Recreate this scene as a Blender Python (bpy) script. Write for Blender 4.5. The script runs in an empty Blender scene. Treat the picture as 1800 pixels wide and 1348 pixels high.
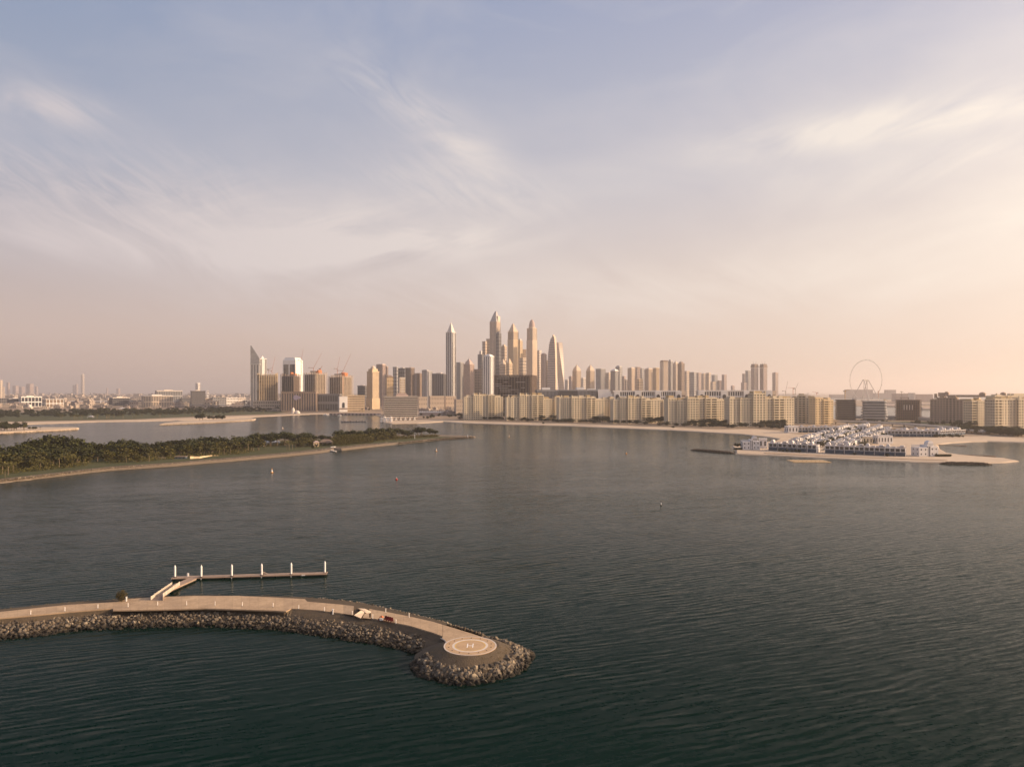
import bpy, math, random
from math import radians as R, sin, cos, pi, sqrt, atan2
from mathutils import Vector, noise as mnoise

random.seed(7)
sc = bpy.context.scene
COL = sc.collection

# ------------------------------------------------------------------ camera
F = 1248.0            # focal length in photo pixels (photo 1800 wide)
HY = 689.0            # photo row of the horizon
CAMZ = 60.0
cam_data = bpy.data.cameras.new('camera')
cam = bpy.data.objects.new('camera', cam_data)
COL.objects.link(cam)
cam.location = (0, 0, CAMZ)
cam.rotation_euler = (R(90), 0, 0)
cam_data.sensor_width = 36
cam_data.lens = F / 1800 * 36
cam_data.shift_y = (HY - 674) / 1800
cam_data.clip_start = 0.5
cam_data.clip_end = 120000
sc.camera = cam
sc.view_settings.view_transform = 'Standard'
sc.view_settings.look = 'None'
sc.view_settings.exposure = 0.45
sc.view_settings.gamma = 1.0
sc.render.resolution_x = 1024
sc.render.resolution_y = 766
sc.cycles.max_bounces = 6
sc.cycles.diffuse_bounces = 3
sc.cycles.glossy_bounces = 2
sc.cycles.transparent_max_bounces = 4
sc.cycles.sample_clamp_indirect = 4

SUN_AZ = 92.0         # degrees clockwise from the view direction (+Y)
SUN_EL = 17.0
sdir = Vector((sin(R(SUN_AZ)) * cos(R(SUN_EL)), cos(R(SUN_AZ)) * cos(R(SUN_EL)), sin(R(SUN_EL))))

# ------------------------------------------------------------------ node helper
class NT:
    def __init__(s, tree):
        s.t = tree; s.n = tree.nodes; s.l = tree.links
    def node(s, typ, **kw):
        n = s.n.new(typ)
        for k, v in kw.items():
            setattr(n, k, v)
        return n
    def put(s, sock, v):
        if isinstance(v, (int, float)):
            sock.default_value = v
        elif isinstance(v, (tuple, list)):
            sock.default_value = tuple(v) if len(v) == len(sock.default_value) else tuple(v) + (1,)
        else:
            s.l.new(v, sock)
    def m(s, op, a, b=0.0, c=0.0, clamp=False):
        n = s.node('ShaderNodeMath', operation=op, use_clamp=clamp)
        s.put(n.inputs[0], a); s.put(n.inputs[1], b); s.put(n.inputs[2], c)
        return n.outputs[0]
    def v(s, op, a, b=(0, 0, 0)):
        n = s.node('ShaderNodeVectorMath', operation=op)
        s.put(n.inputs[0], a)
        if op == 'SCALE':
            s.put(n.inputs[3], b)
        else:
            s.put(n.inputs[1], b)
        return n.outputs['Value'] if op in ('DOT_PRODUCT', 'LENGTH') else n.outputs[0]
    def mix(s, f, a, b, mode='MIX'):
        n = s.node('ShaderNodeMix', data_type='RGBA', blend_type=mode)
        s.put(n.inputs[0], f); s.put(n.inputs[6], a); s.put(n.inputs[7], b)
        return n.outputs[2]
    def ramp(s, f, stops, interp='LINEAR'):
        n = s.node('ShaderNodeValToRGB')
        cr = n.color_ramp; cr.interpolation = interp
        while len(cr.elements) < len(stops):
            cr.elements.new(0.5)
        for e, (p, c) in zip(cr.elements, stops):
            e.position = p
            e.color = (c, c, c, 1) if isinstance(c, (int, float)) else tuple(c) + (1,)
        s.put(n.inputs[0], f)
        return n.outputs[0]
    def noise(s, vec, scale, detail=2.0, rough=0.5, dist=0.0, out=0):
        n = s.node('ShaderNodeTexNoise')
        s.put(n.inputs['Vector'], vec)
        n.inputs['Scale'].default_value = scale
        n.inputs['Detail'].default_value = detail
        n.inputs['Roughness'].default_value = rough
        n.inputs['Distortion'].default_value = dist
        return n.outputs[out]
    def comb(s, x, y, z):
        n = s.node('ShaderNodeCombineXYZ')
        s.put(n.inputs[0], x); s.put(n.inputs[1], y); s.put(n.inputs[2], z)
        return n.outputs[0]
    def sep(s, v):
        n = s.node('ShaderNodeSeparateXYZ')
        s.put(n.inputs[0], v)
        return n.outputs
    def mapr(s, v, a, b, c, d):
        n = s.node('ShaderNodeMapRange')
        s.put(n.inputs[0], v)
        for i, x in enumerate((a, b, c, d)):
            n.inputs[i + 1].default_value = x
        return n.outputs[0]

def lin(*c):
    """sRGB 0-255 to linear"""
    return tuple(((x / 255) / 12.92 if x <= 10 else ((x / 255 + .055) / 1.055) ** 2.4) for x in c)

# ------------------------------------------------------------------ world
world = bpy.data.worlds.new('World')
sc.world = world
world.use_nodes = True
wt = NT(world.node_tree)
wt.n.clear()
out = wt.node('ShaderNodeOutputWorld')
sky = wt.node('ShaderNodeTexSky', sky_type='NISHITA')
sky.sun_disc = False
sky.sun_elevation = R(SUN_EL)
sky.sun_rotation = R(SUN_AZ)
sky.altitude = 50
sky.air_density = 1.2
sky.dust_density = 3.0
sky.ozone_density = 1.5
tc = wt.node('ShaderNodeTexCoord').outputs['Generated']
dx, dy, dz = wt.sep(wt.v('NORMALIZE', tc))
el = wt.m('ARCSINE', dz)                                   # elevation, radians
az = wt.m('ARCTAN2', dx, dy)                               # azimuth from +Y
hl = wt.m('SQRT', wt.m('ADD', wt.m('MULTIPLY', dx, dx), wt.m('ADD', wt.m('MULTIPLY', dy, dy), 1e-5)))
sd = wt.m('ADD', wt.m('MULTIPLY', wt.m('DIVIDE', dx, hl), sin(R(SUN_AZ))), wt.m('MULTIPLY', wt.m('DIVIDE', dy, hl), cos(R(SUN_AZ))))
side = wt.mapr(sd, -0.62, 0.62, 0.0, 1.0)                  # 0 away from the sun, 1 towards it
e01 = wt.m('DIVIDE', el, pi / 2, clamp=True)
def E(py): return math.atan((HY - py) / F) / (pi / 2)
SKY_L = [(0.0, lin(206, 178, 166)), (E(600), lin(213, 188, 178)), (E(480), lin(198, 186, 188)), (E(330), lin(172, 177, 194)), (E(150), lin(153, 165, 190)), (E(0), lin(140, 158, 190)), (1.0, lin(88, 110, 150))]
SKY_R = [(0.0, lin(243, 217, 194)), (E(600), lin(245, 222, 205)), (E(480), lin(240, 222, 210)), (E(330), lin(222, 213, 214)), (E(150), lin(198, 197, 211)), (E(0), lin(180, 183, 206)), (1.0, lin(110, 126, 164))]
base = wt.mix(side, wt.ramp(e01, SKY_L), wt.ramp(e01, SKY_R))
nish = wt.v('SCALE', sky.outputs[0], 0.10)
base = wt.mix(0.12, base, nish)
# thin cirrus: drawn-out noise, gathered into the streaks the photo shows
ca, sa = cos(0.25), sin(0.25)
def cl_noise(ang, sx, sy, seed, scale, detail, rough, dist):
    c_, s_ = cos(ang), sin(ang)
    u = wt.m('ADD', wt.m('MULTIPLY', az, c_), wt.m('MULTIPLY', el, s_))
    v = wt.m('SUBTRACT', wt.m('MULTIPLY', el, c_), wt.m('MULTIPLY', az, s_))
    return wt.noise(wt.comb(wt.m('MULTIPLY', u, sx), wt.m('MULTIPLY', v, sy), seed), scale, detail, rough, dist)
wisp_d = cl_noise(-0.35, 1.0, 3.6, 3.1, 5.0, 7.0, 0.62, 0.9)
wisp_u = cl_noise(0.30, 1.0, 4.2, 8.7, 4.2, 7.0, 0.60, 0.8)
wisp_f = cl_noise(-0.55, 2.0, 9.0, 5.2, 6.0, 6.0, 0.65, 1.2)
wisp_b = cl_noise(-0.1, 1.0, 2.4, 1.2, 2.4, 5.0, 0.55, 0.6)
def A(px, py):
    a = math.atan((px - 900) / F)
    return a, math.atan((HY - py) / F * cos(a))
def streak(p, q, w, amp, tex, lo, hi):
    (a0, e0), (a1, e1) = A(*p), A(*q)
    L = math.hypot(a1 - a0, e1 - e0) / 2
    c_, s_ = (a1 - a0) / (2 * L), (e1 - e0) / (2 * L)
    ma, me = (a0 + a1) / 2, (e0 + e1) / 2
    da, de = wt.m('SUBTRACT', az, ma), wt.m('SUBTRACT', el, me)
    s = wt.m('ADD', wt.m('MULTIPLY', da, c_ / L), wt.m('MULTIPLY', de, s_ / L))
    t = wt.m('SUBTRACT', wt.m('MULTIPLY', de, c_ / w), wt.m('MULTIPLY', da, s_ / w))
    g = wt.m('EXPONENT', wt.m('MULTIPLY', wt.m('ADD', wt.m('POWER', wt.m('ABSOLUTE', s), 3.0), wt.m('MULTIPLY', t, t)), -1.0))
    n = wt.mapr(tex, lo, hi, 0.0, 1.0)
    return wt.m('MULTIPLY', wt.m('MULTIPLY', g, n), amp)
parts = [
    streak((-160, 300), (420, 350), 0.045, 0.60, wisp_f, 0.36, 0.64),
    streak((-60, 395), (520, 450), 0.034, 1.00, wisp_d, 0.34, 0.62),
    streak((300, 380), (760, 420), 0.050, 0.95, wisp_u, 0.34, 0.64),
    streak((520, 440), (960, 405), 0.030, 0.90, wisp_u, 0.34, 0.64),
    streak((-60, 165), (200, 205), 0.022, 0.75, wisp_d, 0.36, 0.60),
    streak((600, 110), (800, 235), 0.026, 0.40, wisp_f, 0.34, 0.62),
    streak((720, 195), (890, 310), 0.030, 0.70, wisp_d, 0.30, 0.60),
    streak((650, 300), (1000, 360), 0.030, 0.45, wisp_f, 0.35, 0.65),
    streak((1240, 265), (1960, 130), 0.022, 1.0, wisp_u, 0.32, 0.62),
    streak((1320, 345), (1900, 235), 0.030, 0.45, wisp_u, 0.36, 0.66),
    streak((1340, 500), (2060, 240), 0.050, 1.00, wisp_b, 0.22, 0.60),
    streak((1450, 560), (2400, 330), 0.100, 0.80, wisp_b, 0.15, 0.60),
    streak((300, 520), (1500, 500), 0.050, 0.55, wisp_d, 0.36, 0.64),
]
cl = parts[0]
for p_ in parts[1:]:
    cl = wt.m('ADD', cl, p_)
gen = wt.m('MULTIPLY', wt.mapr(wisp_b, 0.42, 0.75, 0.0, 0.40), wt.mapr(el, 0.0, 0.2, 0.2, 1.0))
cl = wt.m('ADD', cl, gen, clamp=True)
cl = wt.m('MULTIPLY', cl, wt.mapr(el, 0.01, 0.12, 0.15, 1.0))
ccol = wt.mix(side, lin(218, 207, 207), lin(255, 244, 230))
skyc = wt.mix(wt.m('MULTIPLY', cl, 0.80), base, ccol)
# the bright air round the low sun, off to the side of the frame
sang = wt.v('DOT_PRODUCT', wt.comb(dx, dy, dz), tuple(sdir))
glow = wt.m('POWER', wt.m('MAXIMUM', sang, 0.0), 7.0)
skyc = wt.mix(1.0, skyc, wt.mix(glow, (0, 0, 0), (3.4, 2.6, 1.8)), mode='ADD')
bg = wt.node('ShaderNodeBackground')
wt.l.new(skyc, bg.inputs[0])
bg.inputs[1].default_value = 0.74
wt.l.new(bg.outputs[0], out.inputs[0])

sun_d = bpy.data.lights.new('sun', 'SUN')
sun_d.energy = 5.0
sun_d.angle = R(0.6)
sun_d.color = (1.0, 0.70, 0.44)
sun = bpy.data.objects.new('sun', sun_d)
COL.objects.link(sun)
sun.rotation_euler = (-sdir).to_track_quat('-Z', 'Y').to_euler()
sun.location = (300, 0, 300)

# ------------------------------------------------------------------ projection: photo pixel -> place in the world
def G(px, py, z=0.0):
    Y = (CAMZ - z) * F / (py - HY)
    return Vector(((px - 900) / F * Y, Y, z))
def XA(px, Y): return (px - 900) / F * Y
def HZ(py, Y): return CAMZ + (HY - py) / F * Y
def W(p, Y): return p * Y / F

# ------------------------------------------------------------------ mesh builder
class MB:
    def __init__(s):
        s.v = []; s.f = []; s.mi = []
    def quad(s, a, b, c, d, m=0):
        i = len(s.v); s.v += [a, b, c, d]; s.f.append((i, i + 1, i + 2, i + 3)); s.mi.append(m)
    def box(s, x0, x1, y0, y1, z0, z1, m=0):
        i = len(s.v)
        s.v += [(x0, y0, z0), (x1, y0, z0), (x1, y1, z0), (x0, y1, z0), (x0, y0, z1), (x1, y0, z1), (x1, y1, z1), (x0, y1, z1)]
        for f in ((0, 3, 2, 1), (4, 5, 6, 7), (0, 1, 5, 4), (1, 2, 6, 5), (2, 3, 7, 6), (3, 0, 4, 7)):
            s.f.append(tuple(i + k for k in f)); s.mi.append(m)
    def loft(s, secs, m=0, cap=True, closed=True):
        """secs: list of rings (lists of xyz, same length)"""
        n = len(secs[0]); base = len(s.v)
        for r in secs: s.v += [tuple(p) for p in r]
        for k in range(len(secs) - 1):
            for j in range(n if closed else n - 1):
                a = base + k * n + j; b = base + k * n + (j + 1) % n
                s.f.append((a, b, b + n, a + n)); s.mi.append(m)
        if cap and closed:
            s.f.append(tuple(base + j for j in range(n))[::-1]); s.mi.append(m)
            s.f.append(tuple(base + (len(secs) - 1) * n + j for j in range(n))); s.mi.append(m)
    def prism(s, poly, z0, z1, m=0):
        s.loft([[(x, y, z0) for x, y in poly], [(x, y, z1) for x, y in poly]], m)
    def cyl(s, x, y, r, z0, z1, n=10, r2=None, m=0):
        r2 = r if r2 is None else r2
        s.loft([[(x + r * cos(2 * pi * k / n), y + r * sin(2 * pi * k / n), z0) for k in range(n)],
                [(x + r2 * cos(2 * pi * k / n), y + r2 * sin(2 * pi * k / n), z1) for k in range(n)]], m)
    def bar(s, p, q, r, n=4, m=0, r2=None):
        p = Vector(p); q = Vector(q); d = (q - p).normalized()
        u = d.orthogonal().normalized(); w = d.cross(u)
        r2 = r if r2 is None else r2
        s.loft([[p + (u * cos(2 * pi * (k + .5) / n) + w * sin(2 * pi * (k + .5) / n)) * r for k in range(n)],
                [q + (u * cos(2 * pi * (k + .5) / n) + w * sin(2 * pi * (k + .5) / n)) * r2 for k in range(n)]], m)
    def dome(s, x, y, rx, ry, z0, h, n=12, k=5, m=0, pw=1.0):
        secs = []
        for i in range(k + 1):
            t = i / k * pi / 2
            c = max(cos(t), 0.02) ** pw
            secs.append([(x + rx * c * cos(2 * pi * j / n), y + ry * c * sin(2 * pi * j / n), z0 + h * sin(t)) for j in range(n)])
        s.loft(secs, m)
    def facade(s, p0, p1, z0, z1, cols, rows, fw=0.5, fh=0.5, rec=0.4, wall=0, glass=1, sill=0.5, skip=None):
        """wall from p0 to p1 (xy; outward normal to the right of p0->p1) with openings cut in and panes set back"""
        p0 = Vector(p0); p1 = Vector(p1); L = (p1 - p0).length
        d = (p1 - p0) / L; nrm = Vector((d.y, -d.x))
        cw = L / cols; rh = (z1 - z0) / rows
        def P(u, z, dep=0.0):
            q = p0 + d * u - nrm * dep
            return (q.x, q.y, z)
        s_w = cw * fw; s_h = rh * fh
        for r in range(rows):
            zb = z0 + r * rh; za = zb + (rh - s_h) * sill; zc = za + s_h
            s.quad(P(0, zb), P(L, zb), P(L, za), P(0, za), wall)
            s.quad(P(0, zc), P(L, zc), P(L, zb + rh), P(0, zb + rh), wall)
            last = 0.0
            for c in range(cols):
                u0 = c * cw + (cw - s_w) / 2; u1 = u0 + s_w
                if skip and skip(c, r):
                    continue
                s.quad(P(last, za), P(u0, za), P(u0, zc), P(last, zc), wall)
                s.quad(P(u0, za), P(u1, za), P(u1, za, rec), P(u0, za, rec), wall)
                s.quad(P(u0, zc, rec), P(u1, zc, rec), P(u1, zc), P(u0, zc), wall)
                s.quad(P(u0, za), P(u0, za, rec), P(u0, zc, rec), P(u0, zc), wall)
                s.quad(P(u1, za, rec), P(u1, za), P(u1, zc), P(u1, zc, rec), wall)
                s.quad(P(u0, za, rec), P(u1, za, rec), P(u1, zc, rec), P(u0, zc, rec), glass)
                last = u1
            s.quad(P(last, za), P(L, za), P(L, zc), P(last, zc), wall)
    def split(s, m):
        """a builder holding only the faces of material index m"""
        o = MB()
        mp = {}
        for f, mi in zip(s.f, s.mi):
            if mi == m:
                idx = []
                for i in f:
                    if i not in mp:
                        mp[i] = len(o.v); o.v.append(s.v[i])
                    idx.append(mp[i])
                o.f.append(tuple(idx)); o.mi.append(0)
        return o
    def mesh(s, name, mats, smooth=False):
        me = bpy.data.meshes.new(name)
        me.from_pydata([tuple(v) for v in s.v], [], s.f)
        for m in (mats if isinstance(mats, (list, tuple)) else [mats]):
            me.materials.append(m)
        me.polygons.foreach_set('material_index', s.mi)
        if smooth:
            me.polygons.foreach_set('use_smooth', [True] * len(s.f))
        me.update()
        return me
    def build(s, name, mats, parent=None, kind=None, smooth=False, loc=None):
        if not s.f: return None
        o = bpy.data.objects.new(name, s.mesh(name, mats, smooth))
        COL.objects.link(o)
        if parent is not None: o.parent = parent
        if kind: o['kind'] = kind
        if loc is not None: o.location = loc
        return o

def thing(name, label, cat, loc=(0, 0, 0), rz=0.0, group=None):
    o = bpy.data.objects.new(name, None)
    COL.objects.link(o)
    o.location = loc; o.rotation_euler = (0, 0, rz)
    o.empty_display_size = 1
    o['label'] = label; o['category'] = cat
    if group: o['group'] = group
    return o
def tag(o, label, cat, group=None):
    o['label'] = label; o['category'] = cat
    if group: o['group'] = group
    return o
def new_obj(name, me, parent=None, loc=None):
    o = bpy.data.objects.new(name, me)
    COL.objects.link(o)
    if parent is not None: o.parent = parent
    if loc is not None: o.location = loc
    return o
def dup(root, loc, rz, scale=None, label=None, group=None):
    r = root.copy(); COL.objects.link(r)
    r.location = loc; r.rotation_euler = (0, 0, rz)
    if scale is not None: r.scale = scale
    if label: r['label'] = label
    if group: r['group'] = group
    for ch in list(root.children):
        c = ch.copy(); COL.objects.link(c); c.parent = r
        for g in list(ch.children):
            d = g.copy(); COL.objects.link(d); d.parent = c
    return r

# ------------------------------------------------------------------ materials
MATS = {}
def mat(name, col, rough=0.8, var=0.12, scale=0.3, metal=0.0, spec=0.3, bump=0.0, isl=0.0, col2=None, objvar=0.0):
    """plain weathered surface: colour with blotches of noise, a little relief"""
    if name in MATS: return MATS[name]
    m = bpy.data.materials.new(name); m.use_nodes = True
    t = NT(m.node_tree); b = t.n['Principled BSDF']
    co = t.node('ShaderNodeTexCoord').outputs['Object']
    n1 = t.noise(co, scale, 4.0, 0.6)
    n2 = t.noise(co, scale * 7, 3.0, 0.6)
    f = t.m('ADD', t.m('MULTIPLY', n1, 0.6), t.m('MULTIPLY', n2, 0.4))
    f = t.mapr(f, 0.3, 0.7, 0.0, 1.0)
    c2 = col2 if col2 else tuple(c * (1 - var * 2) for c in col)
    c1 = col if col2 else tuple(min(1, c * (1 + var)) for c in col)
    c = t.mix(f, c2, c1)
    if isl:
        g = t.node('ShaderNodeNewGeometry').outputs['Random Per Island']
        oi = t.node('ShaderNodeObjectInfo').outputs['Random']
        rr = t.m('FRACT', t.m('ADD', g, oi))
        c = t.mix(1.0, c, t.ramp(rr, [(0, 1 - isl), (1, 1 + isl)]), mode='MULTIPLY')
    if objvar:
        oi = t.node('ShaderNodeObjectInfo').outputs['Random']
        c = t.mix(1.0, c, t.ramp(oi, [(0, (1 - objvar, 1 - objvar, 1 - objvar * .8)), (1, (1, 1, 1))]), mode='MULTIPLY')
    t.l.new(c, b.inputs['Base Color'])
    b.inputs['Roughness'].default_value = rough
    b.inputs['Metallic'].default_value = metal
    b.inputs['Specular IOR Level'].default_value = spec
    if bump:
        bn = t.node('ShaderNodeBump')
        bn.inputs['Strength'].default_value = 1.0
        bn.inputs['Distance'].default_value = bump
        t.l.new(n2, bn.inputs['Height'])
        t.l.new(bn.outputs[0], b.inputs['Normal'])
    MATS[name] = m
    return m
def glass(name, col, rough=0.12, spec=0.8):
    return mat(name, col, rough=rough, var=0.25, scale=0.08, spec=spec)

WATER = bpy.data.materials.new('sea_water'); WATER.use_nodes = True
t = NT(WATER.node_tree); b = t.n['Principled BSDF']
pos = t.node('ShaderNodeNewGeometry').outputs['Position']
x_, y_, z_ = t.sep(pos)
def rot(ang, sx, sy, seed=0.0):
    c_, s_ = cos(ang), sin(ang)
    u = t.m('ADD', t.m('MULTIPLY', x_, c_ * sx), t.m('MULTIPLY', y_, s_ * sx))
    v = t.m('SUBTRACT', t.m('MULTIPLY', y_, c_ * sy), t.m('MULTIPLY', x_, s_ * sy))
    return t.comb(u, v, seed)
na = t.noise(rot(0.38, 0.15, 0.85), 1.0, 2.0, 0.55, 0.3, out=1)
nb = t.noise(rot(0.32, 0.40, 2.1, 4.0), 1.0, 2.0, 0.6, 0.2, out=1)
nc = t.noise(rot(-0.5, 1.2, 3.2, 9.0), 1.0, 2.0, 0.6, 0.0, out=1)
patch = t.noise(rot(-0.55, 0.0045, 0.016, 2.0), 1.0, 4.0, 0.6, 0.4)
patch2 = t.noise(rot(0.2, 0.0012, 0.006, 7.0), 1.0, 4.0, 0.6, 0.6)
amp = t.m('ADD', t.mapr(patch, 0.35, 0.65, 0.75, 1.2), t.mapr(patch2, 0.4, 0.65, -0.15, 0.6))
sv = t.v('ADD', t.v('MULTIPLY', t.v('SUBTRACT', na, (.5, .5, .5)), (0.14, 0.15, 0)),
         t.v('ADD', t.v('MULTIPLY', t.v('SUBTRACT', nb, (.5, .5, .5)), (0.20, 0.17, 0)),
             t.v('MULTIPLY', t.v('SUBTRACT', nc, (.5, .5, .5)), (0.30, 0.18, 0))))
def ripple(ang, lam, k, seed):
    c_, s_ = cos(ang), sin(ang)
    v = t.m('SUBTRACT', t.m('MULTIPLY', y_, c_ / lam), t.m('MULTIPLY', x_, s_ / lam))
    w_ = t.noise(rot(ang, 0.035, 0.09, seed), 1.0, 2.0, 0.5, 0.0)
    s = t.m('SINE', t.m('MULTIPLY', t.m('ADD', v, t.m('MULTIPLY', w_, 3.4)), 2 * pi))
    g_ = t.mapr(t.noise(rot(ang, 0.03, 0.10, seed + 3), 1.0, 2.0, 0.5, 0.0), 0.35, 0.7, 0.15, 1.0)
    s = t.m('MULTIPLY', t.m('MULTIPLY', s, g_), k)
    return t.comb(t.m('MULTIPLY', s, -s_), t.m('MULTIPLY', s, c_), 0.0)
sv = t.v('ADD', sv, t.v('ADD', ripple(0.38, 2.4, 0.070, 1.0), t.v('ADD', ripple(0.27, 1.5, 0.045, 5.0), ripple(0.50, 3.4, 0.030, 8.0))))
sv = t.v('SCALE', sv, amp)
nrm = t.v('NORMALIZE', t.v('ADD', sv, (0, 0, 1)))
t.l.new(nrm, b.inputs['Normal'])
wc = t.mix(t.mapr(patch2, 0.35, 0.65, 0, 1), (0.0002, 0.0085, 0.0055), (0.0004, 0.0130, 0.0082))
t.l.new(wc, b.inputs['Base Color'])
b.inputs['Roughness'].default_value = 0.15
b.inputs['IOR'].default_value = 1.09
b.inputs['Specular IOR Level'].default_value = 0.5

M_SAND = mat('sand', lin(200, 182, 160), 0.95, 0.10, 0.02, col2=lin(172, 152, 130), bump=0.1)
M_LAND = mat('dry_land', lin(165, 142, 118), 0.95, 0.1, 0.004, col2=lin(118, 104, 88))
M_GRASS = mat('grass', (0.036, 0.048, 0.010), 0.9, 0.2, 0.05, col2=(0.085, 0.080, 0.030))
M_SOIL = mat('soil', (0.125, 0.092, 0.060), 0.95, 0.2, 0.5, col2=(0.075, 0.060, 0.042), bump=0.15)
M_PAVE = mat('paving_concrete', lin(198, 172, 140), 0.85, 0.1, 0.22, col2=lin(150, 127, 102), bump=0.02, objvar=.10)
M_ROAD = mat('asphalt', (0.10, 0.095, 0.09), 0.9, 0.1, 0.05)
M_CONC = mat('concrete', (0.36, 0.33, 0.30), 0.85, 0.12, 0.1)
M_WHITE = mat('white_paint', (0.78, 0.76, 0.73), 0.6, 0.05, 0.2)

# ------------------------------------------------------------------ haze: the dusty air of the place
hz = MB(); hz.box(-40000, 40000, -12000, 48000, -4, 440)
M_HAZE = bpy.data.materials.new('dusty_air'); M_HAZE.use_nodes = True
t = NT(M_HAZE.node_tree); t.n.clear()
mo = t.node('ShaderNodeOutputMaterial'); pv = t.node('ShaderNodeVolumePrincipled')
pv.inputs['Color'].default_value = (0.97, 0.90, 0.89, 1)
pv.inputs['Density'].default_value = 0.000076
pv.inputs['Anisotropy'].default_value = 0.35
t.l.new(pv.outputs[0], mo.inputs['Volume'])
hz.build('haze', M_HAZE, kind='stuff')

# ------------------------------------------------------------------ water and land
w = MB(); w.quad((-39000, -11000, 0), (39000, -11000, 0), (39000, 47000, 0), (-39000, 47000, 0))
w.build('water', WATER, kind='structure')

def tri_poly(mb, pts, z, m=0):
    """fill a simple polygon (list of xy)"""
    from mathutils.geometry import tessellate_polygon
    vs = [Vector((p[0], p[1], 0)) for p in pts]
    i = len(mb.v); mb.v += [(p[0], p[1], z) for p in pts]
    for a, b_, c in tessellate_polygon([vs]):
        # keep the normals up
        if (vs[b_] - vs[a]).cross(vs[c] - vs[a]).z < 0: b_, c = c, b_
        mb.f.append((i + a, i + b_, i + c)); mb.mi.append(m)
def area2(p):
    return sum(p[i][0] * p[(i + 1) % len(p)][1] - p[(i + 1) % len(p)][0] * p[i][1] for i in range(len(p)))
def land(name, pts, z, skirt, mt, zb=-2.0):
    """raised sheet with its edge sloping down into the water"""
    if area2(pts) < 0: pts = pts[::-1]
    mb = MB(); tri_poly(mb, pts, z)
    n = len(pts); o = []
    for i in range(n):
        a = Vector(pts[i - 1][:2]); b_ = Vector(pts[i][:2]); c = Vector(pts[(i + 1) % n][:2])
        d = ((b_ - a).normalized() + (c - b_).normalized()).normalized()
        o.append(b_ + Vector((d.y, -d.x)) * skirt)
    i0 = len(mb.v); mb.v += [(p[0], p[1], z) for p in pts] + [(p.x, p.y, zb) for p in o]
    for i in range(n):
        j = (i + 1) % n
        mb.f.append((i0 + i, i0 + n + i, i0 + n + j, i0 + j)); mb.mi.append(0)
    return mb.build(name, mt, kind='structure')
def gp(l, z=0.0): return [tuple(G(x, y, z)[:2]) for x, y in l]
def wob(pts, step, amp, seed=0):
    """break long straight shore lines into uneven ones"""
    out_ = []
    for i in range(len(pts) - 1):
        a = Vector(pts[i]); b_ = Vector(pts[i + 1]); L = (b_ - a).length
        k = max(1, int(L / step))
        nr = Vector((-(b_ - a).y, (b_ - a).x)) / L
        for j in range(k):
            p = a + (b_ - a) * j / k
            n = mnoise.noise(Vector((p.x * .02 + seed, p.y * .02, seed))) + .5 * mnoise.noise(Vector((p.x * .07, p.y * .07, seed + 5)))
            out_.append(tuple(p + nr * amp * n * (0 if j == 0 and i == 0 else 1)))
    out_.append(tuple(pts[-1]))
    return out_

shore = wob(gp([(-700, 752), (-200, 750), (40, 746.5), (60, 745.5), (170, 742), (240, 741), (310, 739), (345, 738), (400, 735), (470, 732), (500, 730.5), (545, 728.5), (600, 728),
            (660, 729), (676, 733), (668, 741.5), (690, 745), (735, 744.3), (780, 741.5), (820, 744), (900, 746.5), (1000, 749), (1080, 752.5),
            (1180, 756.5), (1260, 761), (1300, 763.5), (1350, 768.5), (1372, 772), (1362, 777), (1330, 779), (1300, 780), (1290, 785), (1296, 798.5), (1350, 800.5), (1420, 804),
            (1500, 808), (1600, 812), (1700, 815), (1760, 813.5), (1785, 811), (1762, 806.5), (1730, 804.5), (1690, 801), (1662, 797),
            (1648, 789), (1645, 782), (1670, 779), (1705, 777), (1735, 776.3), (1800, 778), (1900, 781), (2400, 795)]), 40, 3.0)
far_edge = [tuple(G(2600, 745)[:2]), tuple(G(1900, 738)[:2]), tuple(G(1640, 737.5)[:2]), tuple(G(1470, 737)[:2]), (XA(1450, 1650), 1650), (XA(1425, 2600), 2600), (XA(1390, 3300), 3300), (XA(1385, 5200), 5200), (XA(1470, 9000), 9000), (XA(1550, 20000), 20000), (20000, 30000), (38000, 46500), (-38500, 46500), (-38500, 3000)]
land('beach', shore + far_edge, 1.0, 6.0, M_SAND)
def sheet(name, pts, z, mt, kind='structure'):
    mb = MB(); tri_poly(mb, pts, z); return mb.build(name, mt, kind=kind)
inner = gp([(-700, 744), (30, 741.5), (170, 738.8), (240, 737.5), (320, 734.5), (400, 731.5), (480, 729), (560, 726), (660, 727), (700, 738), (760, 737.5), (830, 740), (900, 742),
            (1000, 744.5), (1080, 747), (1180, 751), (1260, 755), (1330, 754), (1370, 757), (1385, 761), (1480, 772), (1560, 770), (1640, 768), (1690, 766.5), (1735, 766), (1800, 770), (2300, 784)], 1.004)
land_in = inner + [tuple(G(2560, 747)[:2]), tuple(G(1640, 738.5)[:2]), tuple(G(1470, 738)[:2]), (XA(1445, 1680), 1680), (XA(1420, 2600), 2600), (XA(1385, 3300), 3300), (XA(1380, 5200), 5200), (XA(1465, 9000), 9000), (XA(1540, 20000), 20000), (19000, 29000), (37000, 45500), (-37500, 45500), (-37500, 3100)]
sheet('ground', land_in, 1.15, M_LAND)
sheet('park_lawn', gp([(-400, 740), (30, 740.5), (100, 739.2), (170, 737.9), (240, 736.6), (320, 733), (400, 730), (480, 727.5), (520, 722), (400, 721), (250, 723), (120, 724), (0, 726), (-400, 728)], 1.3), 1.3, M_GRASS)
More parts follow.
